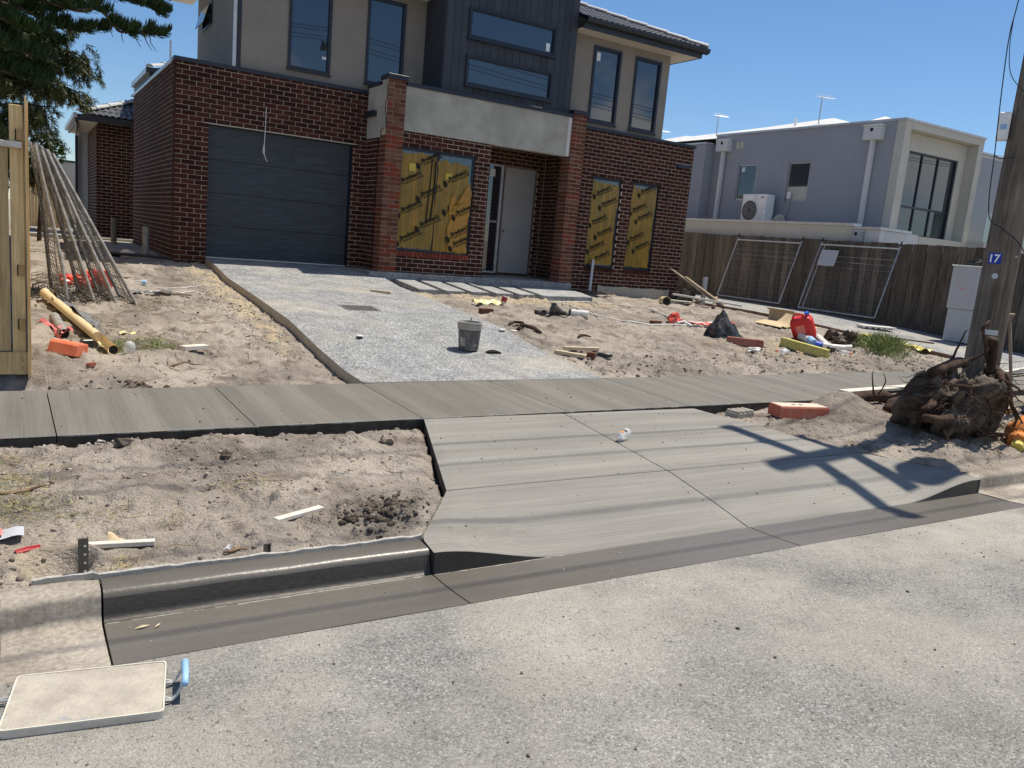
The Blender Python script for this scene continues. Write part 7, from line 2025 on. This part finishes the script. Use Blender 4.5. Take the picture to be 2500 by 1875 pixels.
t = thing('root_clump', 'small dark clump of roots and soil between the pipes and the green grass', 'root clump', at(10.65, -6.5))
m_ = lump(.27, 15, 4, .5, (1.15, 1.0, .85), 2.4); m_.build('soil', M['soil'], t, local=True)
m_ = MB()
for k in range(14):
    a = rb.uniform(0, 6.28); m_.tube([(.2 * math.cos(a), .2 * math.sin(a), .1), (.33 * math.cos(a + .3), .33 * math.sin(a + .3), .1 + rb.uniform(-.08, .14)), (.42 * math.cos(a + .5), .42 * math.sin(a + .5), rb.uniform(0, .12))], [.014, .009, .003], 4)
m_.build('roots', M['bark'], t, local=True)
for x, y, lb in ((12.25, -6.2, 0),):
    P = []
    for u in np.linspace(0, 1, 24):
        x_ = 12.6 - .42 * u; y_ = -5.45 - 1.75 * u
        P.append([(x_ + .17 * (v - .5) * 2 * (.6 + .6 * abs(math.sin(u * 8))), y_, max(gz(x_, y_), float(lane(y_)) - .05) + .04 + .05 * abs(math.sin(u * 13 + v * 4)) * (.4 + u)) for v in np.linspace(0, 1, 7)])
    t = thing('plastic_sheet', 'long strip of bright yellow plastic along the edge of the side lane', 'plastic sheet', (12.4, -6.3, -.4)); MB().grid(P).build('sheet', M['yellow_sheet'], t)
simple('batten', 'thin reddish batten lying on the yellow plastic strip', 'timber', 'timber_brown', bx((-.5, -.02, 0), (.5, .02, .03)), (12.62, -6.45, float(lane(-6.45)) + .06), bevel=.002, rz=-1.15)
t = thing('crate_lid', 'slotted white plastic tray lying on the side lane', 'tray', (13.7, -5.0, float(lane(-5.0)) + .02), rz=-.5)
MB().box((-.38, -.16, .03), (.38, .16, .06)).build('top', M['pvc_white'], t, local=True, bevel=.006)
m_ = MB()
for k in range(6): m_.box((-.36 + .13 * k, -.15, 0), (-.31 + .13 * k, .15, .029))
m_.build('rib', M['pvc_white'], t, local=True)

# --- the uprooted stump by the pole
st = thing('tree_stump', 'big uprooted stump, a dark soil ball with reddish roots, in front of the power pole', 'tree stump', (5.8, -11.45, -.75))
m_ = lump(1.0, 23, 5, .36, (.47, .35, .34), 2.6)
m_.v = [(x + 5.78, y - 11.45, z - .38) for x, y, z in m_.v]
m_.build('soil_ball', M['soil'], st, smooth=True)
m_ = lump(1.0, 29, 5, .36, (.24, .20, .32), 2.9); m_.v = [(x + 6.28, y - 11.46, z - .42) for x, y, z in m_.v]; m_.build('soil_ball', M['soil'], st, smooth=True)
rr = random.Random(5)
def rtp(bx_, by_, y): return (4.031 + bx_ * .001336, y, .643 - by_ * .0007786)
RT = [([(1700, 900, -11.5), (1710, 800, -11.5), (1655, 560, -11.52), (1630, 470, -11.53), (1615, 410, -11.54)], [.055, .052, .045, .05, .05]),
      ([(1640, 700, -11.5), (1600, 620, -11.5), (1540, 420, -11.5), (1500, 290, -11.5), (1555, 190, -11.5)], [.016, .018, .016, .02, .012]),
      ([(1400, 780, -11.45), (1330, 750, -11.45), (1100, 810, -11.5), (890, 870, -11.52)], [.05, .055, .052, .045]),
      ([(1100, 820, -11.48), (1060, 900, -11.5), (1040, 1010, -11.55)], [.035, .03, .025]),
      ([(1290, 800, -11.45), (1400, 720, -11.48), (1520, 660, -11.5), (1610, 630, -11.5)], [.022, .02, .017, .012]),
      ([(1280, 740, -11.4), (1300, 650, -11.4), (1350, 540, -11.4), (1370, 420, -11.4), (1400, 345, -11.4), (1430, 335, -11.4)], [.018, .012, .010, .008, .006, .004]),
      ([(1050, 980, -11.5), (880, 940, -11.5), (740, 1000, -11.5), (650, 1050, -11.5), (600, 1110, -11.5)], [.02, .016, .013, .010, .006]),
      ([(1000, 1040, -11.52), (830, 1040, -11.52), (700, 1100, -11.5), (530, 1150, -11.5), (430, 1210, -11.48)], [.02, .018, .016, .013, .010]),
      ([(430, 1220, -11.4), (380, 1060, -11.4), (340, 890, -11.4)], [.012, .008, .004]), ([(460, 1180, -11.4), (510, 1000, -11.4), (470, 900, -11.4)], [.008, .006, .003]),
      ([(700, 1100, -11.5), (700, 1200, -11.52), (730, 1310, -11.55)], [.014, .012, .010]),
      ([(1600, 830, -11.75), (1570, 960, -11.8), (1560, 1060, -11.82), (1610, 1190, -11.82), (1690, 1320, -11.82), (1740, 1440, -11.82), (1760, 1540, -11.8)], [.022, .024, .026, .022, .018, .015, .012]),
      ([(1440, 890, -11.8), (1530, 950, -11.82), (1620, 980, -11.82), (1720, 1050, -11.82)], [.016, .016, .014, .012]),
      ([(1770, 830, -11.5), (1720, 900, -11.6), (1680, 1010, -11.68), (1640, 1160, -11.72), (1650, 1300, -11.7)], [.045, .05, .052, .05, .045]),
      ([(1850, 860, -11.5), (1780, 890, -11.55), (1770, 960, -11.6), (1800, 1020, -11.6)], [.02, .024, .022, .018]),
      ([(1760, 1000, -11.6), (1860, 1040, -11.6), (1930, 1160, -11.6), (1910, 1270, -11.6), (1830, 1340, -11.6)], [.03, .028, .026, .024, .02]),
      ([(1780, 1080, -11.65), (1880, 1160, -11.65), (1990, 1220, -11.65), (2090, 1310, -11.65)], [.012, .010, .008, .004]),
      ([(1520, 1120, -11.84), (1600, 1230, -11.85), (1700, 1330, -11.86), (1790, 1480, -11.86)], [.014, .013, .012, .010]),
      ([(1500, 980, -11.8), (1520, 1120, -11.84), (1560, 1260, -11.85), (1580, 1370, -11.85)], [.012, .012, .011, .009]),
      ([(1200, 980, -11.78), (1100, 1010, -11.74), (1040, 980, -11.7), (960, 1000, -11.66)], [.012, .012, .010, .006]),
      ([(880, 1240, -11.6), (800, 1290, -11.62), (740, 1310, -11.62)], [.04, .03, .015]),
      ([(950, 1400, -11.75), (800, 1390, -11.75), (660, 1370, -11.72)], [.04, .045, .035])]
ROOTS = [([rtp(*q) for q in p], r) for p, r in RT]
for p, r in ROOTS:
    P_ = []
    for a, b in zip(p, p[1:]):
        for f_ in (0, .5): P_.append(V3(a) + (V3(b) - V3(a)) * f_ + V3((rr.uniform(-1, 1), rr.uniform(-1, 1), rr.uniform(-1, 1))) * .010)
    P_.append(V3(p[-1])); R_ = [np.interp(i / 2, range(len(r)), r) * rr.uniform(.88, 1.12) for i in range(len(P_))]
    MB().tube(P_, R_, 9).build('root', M['bark'], st, smooth=True)
m_ = MB()
for k in range(260):
    a = rr.uniform(0, 6.28); e = rr.uniform(-.9, 1.1)
    c_ = V3((5.8 + .48 * math.cos(a) * math.cos(e), -11.45 + .36 * math.sin(a) * math.cos(e), -.38 + .35 * math.sin(e)))
    d_ = V3((math.cos(a) * .5 - math.sin(a) * rr.uniform(-1, 1), math.sin(a) * .5 + math.cos(a) * rr.uniform(-1, 1) - .3, rr.uniform(-1.0, .35)))
    if k < 70: d_ = V3((-1, rr.uniform(-.4, .3), rr.uniform(-.6, .5))); c_ = V3((5.36 + rr.uniform(-.1, .1), -11.5 + rr.uniform(-.2, .2), -.22 + rr.uniform(-.2, .15)))
    elif k < 110: d_ = V3((1, rr.uniform(-.6, .0), rr.uniform(-.6, .6))); c_ = V3((6.35 + rr.uniform(-.1, .1), -11.6 + rr.uniform(-.1, .1), -.3 + rr.uniform(-.3, .3)))
    L_ = rr.uniform(.12, .42); p = [c_]
    for s_ in range(4): p.append(p[-1] + d_.normalized() * L_ / 4 + V3((rr.uniform(-1, 1), rr.uniform(-1, 1), rr.uniform(-1.2, .6))) * L_ * .17)
    rf = rr.uniform(.4, 1.0); m_.tube(p, [.008 * rf, .007 * rf, .005 * rf, .004 * rf, .002 * rf], 4, cap=False)
m_.build('fine_roots', M['bark'], st)['kind'] = 'stuff'
t = thing('log', 'reddish barked log half buried beside the white plank', 'log', at(6.6, -9.98))
MB().tube([at(5.95, -10.12, .05), at(6.3, -10.1, .09), at(6.55, -10.15, .10), at(6.75, -10.25, .05)], [.05, .07, .075, .07], 10).build('wood', M['bark'], t, smooth=True)
MB().tube([at(6.3, -10.5, .05), at(6.1, -10.62, .06), at(5.8, -10.75, .03)], [.06, .07, .05], 9).build('wood', M['bark'], t, smooth=True)
pkz = float(path_z(7, -9.7))
t = thing('plank', 'clean white plank laid across the edge of the footpath beside the stump', 'plank', (7.1, -9.7, pkz)); MB().plank((6.25, -9.85, pkz + .05), (8.05, -9.66, pkz + .055), .14, .035).build('board', M['timber_w'], t, bevel=.003)
t = thing('concrete_lump', 'broken lump of ribbed concrete left of the orange fence foot', 'concrete', at(4.06, -10.25, -.01), rz=.12)
m_ = MB(); m_.box((-.15, -.08, .0), (.15, .08, .085)); m_.build('block', M['conc_block'], t, local=True, bevel=.014, seg=2)
m_ = MB()
for k in range(4): m_.box((-.13 + .075 * k, -.075, .0855), (-.09 + .075 * k, .075, .096))
m_.build('rib', M['conc_block'], t, local=True, bevel=.003)
t = thing('drain_pipe', 'roll of orange mesh-covered pipe lying at the foot of the stump', 'pipe roll', at(6.9, -11.75))
m_ = MB()
Pp = [V3(at(6.40, -11.86, .05)), V3(at(6.52, -11.80, .12)), V3(at(6.75, -11.74, .13)), V3(at(7.2, -11.66, .12)), V3(at(7.8, -11.6, .1))]
cp = []
for f_ in np.linspace(0, 1, 60): cp.append(V3(along([tuple(p) for p in Pp], np.array([f_]))[0]))
m_.tube(cp, [(.125 + .012 * math.sin(i * 1.15) + .006 * math.sin(i * 2.9)) * (.72 if i < 6 else 1) for i in range(60)], 16); m_.build('sleeve', M['orange_cloth'], t, smooth=True)
MB().tube([V3(at(6.33, -11.90, .035)), V3(at(6.41, -11.86, .05))], .06, 10).build('mouth', M['yellow_sheet'], t)
P = [[(6.42 + .40 * u, -11.62 + .16 * v, gz(6.6, -11.55) + .25 + .04 * math.sin(u * 4 + v * 3)) for v in np.linspace(0, 1, 5)] for u in np.linspace(0, 1, 8)]
t = thing('plastic_sheet', 'bright yellow plastic sheet behind the orange pipe roll', 'plastic sheet', at(6.6, -11.55)); MB().grid(P).build('sheet', M['yellow_sheet'], t, smooth=True)
# shovel and bars leaning behind the pole
t = thing('shovel', 'square-mouthed shovel standing on its blade beside the power pole', 'shovel', at(8.75, -10.75))
b0 = V3((8.62, -10.62, -.62)); h1 = V3((8.72, -10.35, .42))
MB().tube([b0, h1], .021, 9).build('shaft', M['oldwood'], t)
m_ = MB(); 
for a, b in ((h1, h1 + V3((-.06, 0, .08))), (h1, h1 + V3((.06, .0, .08))), (h1 + V3((-.075, 0, .08)), h1 + V3((.075, 0, .085)))): m_.tube([a, b], .016, 8)
m_.build('grip', M['oldwood'], t)
P = [[(b0.x + (u - .5) * .26, b0.y - .02 - .30 * v - .03 * math.cos((u - .5) * 3), b0.z + .04 - .14 * v) for v in np.linspace(0, 1, 5)] for u in np.linspace(0, 1, 7)]
MB().grid(P).build('blade', M['steel_rust'], t, smooth=True)
t = thing('crowbar', 'forked pale timber handle leaning beside the shovel', 'tool', at(8.5, -10.3)); MB().tube([(8.66, -10.2, -.66), (8.56, -10.2, -.1), (8.50, -10.2, .12)], [.03, .024, .022], 8).build('handle', M['timber_w'], t); MB().tube([(8.55, -10.2, -.05), (8.64, -10.2, .10), (8.64, -10.2, .25)], .018, 7).build('fork', M['timber_w'], t)
t = thing('red_bar', 'red painted steel bar slanting down from the right of the pole', 'bar', at(9.9, -10.2))
MB().tube([(8.02, -10.9, .62), (8.95, -10.75, -.02), (9.8, -10.6, -.62)], .034, 12).build('bar', M['red_pole'], t, smooth=True); MB().tube([(7.99, -10.905, .64), (8.03, -10.898, .612)], .035, 12).build('tip', M['metal_pale'], t)
for k, (z_, lb) in enumerate(((.05, 'upper pale timber rail lying across the footpath at the right edge'), (.0, 'lower pale timber rail lying across the footpath at the right edge'))):
    t = thing('timber_rail', lb, 'timber', (11.6, -8.9, -.6), 'timber rails at the right edge'); MB().plank((11.2, -9.15 + .12 * k, -.56 + z_), (14, -8.75 + .12 * k, -.44 + z_), .07, .045).build('rail', M['timber_w'], t)

# ------------------------------------------------------------------ scatter that nobody could count
def scatter(name, spots, mt, r0, r1, seed, flat=.75, sink=.3, road_=False):
    rg = np.random.default_rng(seed)
    base = []
    for s_ in range(6):
        m_ = lump(1, 200 + s_ + seed, 1, .3, (1, .85, flat), 1.5); base.append((np.array(m_.v), np.array(m_.f)))
    Vs, Fs, Ts = [], [], []; n = 0
    X, Y = spots; Z = np.array([road_z(0, y) for y in Y]) if road_ else H(X, Y)
    for x, y, z in zip(X, Y, Z):
        bv, bf = base[rg.integers(0, 6)]
        r = r0 * (r1 / r0) ** (rg.random() ** 2.2); a = rg.uniform(0, 6.28); c_, s_ = math.cos(a), math.sin(a)
        V = bv * r; V = np.stack([V[:, 0] * c_ - V[:, 1] * s_, V[:, 0] * s_ + V[:, 1] * c_, V[:, 2]], 1) + np.array([x, y, z + r * flat * (1 - 2 * sink) * .5])
        Vs.append(V); Fs.append(bf + n); Ts.append(np.full(len(bf), rg.random())); n += len(V)
    o = build_np(name, np.concatenate(Vs), np.concatenate(Fs), M[mt], None, np.concatenate(Ts)); o['kind'] = 'stuff'
    return o
rg = np.random.default_rng(9)
def keep(x, y):
    ok = (y < -9.95) & (y > -12.22) & (x < apl(y) - .03)
    ok |= (y < -9.95) & (y > -12.22) & (x > apr(y) + .06)
    ok |= (y > -8.45) & (x < .56)
    ok |= (y > -8.45) & (x > 3.72) & (x < 12.2)
    return ok & ~((x > 3.7) & (x < 8.2) & (y > -2.5))
def rand(n, x0, x1, y0, y1):
    x = rg.uniform(x0, x1, n); y = rg.uniform(y0, y1, n); k = keep(x, y); return x[k], y[k]
def clumped(n, *b_):
    x, y = rand(n, *b_); k = fbm(x * 2.3, y * 2.3, 3, 91) + .25 * rg.normal(size=len(x)) > .05
    return x[k], y[k]
def cat(*a): return np.concatenate([p[0] for p in a]), np.concatenate([p[1] for p in a])
scatter('clods', cat(clumped(3600, -2.6, .5, -12.2, -9.98), clumped(1500, 3.8, 8, -12.2, -9.98), rand(1200, -2.3, .5, -8.4, -3), rand(2200, 3.8, 12, -8.4, -2.6)), 'clod', .003, .018, 1)
x, y = rand(1300, 3.8, 12, -8.45, -7.2); scatter('clods', (x, y), 'clod', .006, .032, 2)
scatter('dark_soil', (np.clip(rg.normal(-.58, .13, 260), -2, .0), rg.normal(-11.87, .10, 260)), 'soil', .006, .03, 4)
x = rg.normal(-1.8, .3, 200); y = rg.normal(-8.25, .12, 200); k = y < -8.0; scatter('dark_soil', (x[k], np.maximum(y[k], -8.45)), 'soil', .01, .06, 5)
x = np.concatenate([rg.uniform(-.2, .55, 2600), rg.uniform(3.75, 8.4, 900), rg.uniform(7.6, 10, 700)]); y = np.concatenate([rg.uniform(-7.0, .1, 2600), rg.uniform(-3.3, -2.5, 900), rg.uniform(-7.4, -6.2, 700)])
scatter('gravel', (x, y), 'gravel', .006, .018, 6)
x, y = rg.uniform(-2.6, 4.5, 420), rg.uniform(-14.6, -12.9, 420); scatter('road_grit', (x, y), 'stone', .0022, .0075, 7, road_=True)
x, y = rg.uniform(-2.5, 3.5, 34), rg.uniform(-14.4, -12.95, 34); scatter('road_grit', (x, y), 'soil', .005, .013, 8, road_=True)
x, y = rg.uniform(-2.3, -.5, 60), np.abs(rg.normal(0, .05, 60)) - 10.06; scatter('gravel', (x, y), 'gravel', .008, .02, 12)

def flat_scatter(name, n, zf, box_, mt, r0, r1, seed, ok=lambda x, y: True):
    rg_ = np.random.default_rng(seed); m_ = MB()
    for _ in range(n):
        x, y = rg_.uniform(box_[0], box_[1]), rg_.uniform(box_[2], box_[3])
        if not ok(x, y): continue
        r = r0 * (r1 / r0) ** (rg_.random() ** 2); z = float(zf(x, y))
        q = lump(r, int(rg_.integers(1, 9)), 1, .3, (1, .85, .6)); m_.add([(a + x, b + y, c + z + r * .25) for a, b, c in q.v], q.f, rg_.random())
    m_.build(name, M[mt], None)['kind'] = 'stuff'
inside = lambda x, y: apl(y) + .02 < x < apr(y) - .02
flat_scatter('crumbs', 260, ap_z, (-.4, 4.6, -12.3, -9.97), 'soil', .0025, .009, 41, inside)
flat_scatter('crumbs', 90, path_z, (-2.6, 8, -9.92, -8.55), 'soil', .003, .011, 42)
flat_scatter('crumbs', 90, lambda x, y: -.921 + (y + 12.55) * -.06, (-2.0, 4.6, -12.84, -12.45), 'gravel', .002, .006, 43)
def sticks(name, n, box_, L0, L1, r, seed, mt='stick', ztop=.012):
    rg_ = random.Random(seed); m_ = MB()
    for _ in range(n):
        x = rg_.uniform(box_[0], box_[1]); y = rg_.uniform(box_[2], box_[3])
        if not keep(np.array([x]), np.array([y]))[0]: continue
        a = rg_.uniform(0, 6.28); L_ = rg_.uniform(L0, L1); p = []
        for s_ in range(4):
            p.append((x, y, gz(x, y) + ztop * rg_.uniform(.3, 1.6))); a += rg_.uniform(-.5, .5); x += math.cos(a) * L_ / 3; y += math.sin(a) * L_ / 3
        m_.tube(p, [r, r * .9, r * .7, r * .4], 4, cap=False)
    m_.build(name, M[mt], None)['kind'] = 'stuff'
sticks('twigs', 70, (-2.5, .4, -12.1, -10.1), .05, .2, .0022, 1)
sticks('twigs', 60, (3.9, 7.6, -12.1, -10.1), .06, .3, .004, 2)
sticks('twigs', 90, (-2.2, .5, -8.3, -3.5), .08, .35, .004, 3)
sticks('twigs', 120, (3.8, 11.5, -8.4, -3), .08, .35, .004, 4)
for x, y, a, L_, lb in ((-2.38, -11.0, .12, .3, 'dark fallen branch on the dry grass at the left edge'), (-1.45, -12.1, .05, .12, 'thin curved twig behind the kerb, right of the tall stake'), (-.98, -7.3, .2, .5, 'long reddish stick on the dirt in front of the pale timber block')):
    p = [at(x + math.cos(a) * L_ * f_, y + math.sin(a) * L_ * f_ + .02 * math.sin(f_ * 6), .012) for f_ in np.linspace(-.5, .5, 6)]
    t = thing('fallen_branch', lb, 'branch', p[0]); MB().tube(p, [.007, .010, .011, .010, .008, .004], 6).build('wood', M['stick'], t)

def blades(name, spots, mt, L0, L1, w, seed, up=1.0, spread=.6):
    rg_ = np.random.default_rng(seed); X, Y = spots; n = len(X)
    B = np.stack([X, Y, H(X, Y) - .005], 1); D = np.stack([rg_.normal(0, spread, n), rg_.normal(0, spread, n), np.full(n, up)], 1); D /= np.linalg.norm(D, axis=1, keepdims=True)
    L_ = rg_.uniform(L0, L1, (n, 1)); S_ = np.cross(D, rg_.normal(size=(n, 3))); S_ /= np.linalg.norm(S_, axis=1, keepdims=True)
    m1 = B + D * L_ * .55; e = B + D * L_ + np.stack([D[:, 0], D[:, 1], -.6 * np.ones(n)], 1) * L_ * .35
    V = np.stack([B - S_ * w, B + S_ * w, m1 + S_ * w * .8, m1 - S_ * w * .8, e + S_ * w * .15, e - S_ * w * .15], 1).reshape(-1, 3)
    i = np.arange(n)[:, None] * 6; F = np.stack([i + np.array([[0, 1, 2, 3]]), i + np.array([[3, 2, 4, 5]])], 1).reshape(-1, 4)
    o = build_np(name, V, F, M[mt], None, np.repeat(rg_.random(n), 2)); o['kind'] = 'stuff'
def norm(n, cx, cy, sx, sy): return rg.normal(cx, sx, n), rg.normal(cy, sy, n)
def clipv(p): x, y = p; k = keep(x, y); return x[k], y[k]
blades('dry_grass', clipv(cat(norm(1500, -2.52, -10.6, .16, .25), norm(1100, -2.5, -11.15, .18, .25), norm(260, -2.0, -11.5, .16, .08), norm(160, -1.28, -11.2, .1, .07), norm(140, -1.1, -11.2, .08, .07), norm(140, -1.7, -11.6, .07, .05), norm(180, -1.98, -12.1, .05, .05))), 'straw', .02, .07, .0016, 31, .35, .9)
blades('grass', clipv(cat(norm(420, -2.5, -10.7, .13, .25), norm(260, -2.3, -11.3, .15, .12))), 'grass', .02, .06, .0016, 32, .5, .8)
blades('grass', clipv(cat(norm(260, -1.50, -6.75, .12, .10), norm(200, -1.1, -6.65, .12, .10))), 'grass', .05, .14, .003, 33, .6, .7)
blades('dry_grass', clipv(cat(norm(160, -1.1, -6.6, .15, .12), norm(240, -1.6, -6.1, .25, .2), norm(160, -.9, -4.2, .3, .3), norm(300, 6.6, -11.5, .8, .25), norm(260, 7.6, -11.6, .5, .3))), 'straw', .04, .12, .0028, 34, .35, .9)
gt = thing('grass_clump', 'clump of bright green grass growing beside the yellow plastic strip', 'grass clump', at(10.9, -7.1))
def clump(rg_, n):
    x = np.clip(rg_.normal(10.9, .32, n), 10.3, 11.5); y = -7.1 - (x - 10.9) * -.55 + rg_.normal(0, .22, n)
    b = np.stack([x, y, H(x, y) - .01], 1); d = np.stack([rg_.normal(0, .45, n), rg_.normal(0, .45, n), np.ones(n)], 1); return b, d
V, F, tt_ = leaves(1500, clump, .011, .34, -.28, 901); build_np('blades', V, F, M['grass'], gt, tt_)
def clump2(rg_, n):
    b, d = clump(rg_, n); return b, d * np.array([1.5, 1.5, .8])
V, F, tt_ = leaves(220, clump2, .008, .42, -.2, 902); build_np('dry_blades', V, F, M['straw'], gt, tt_)
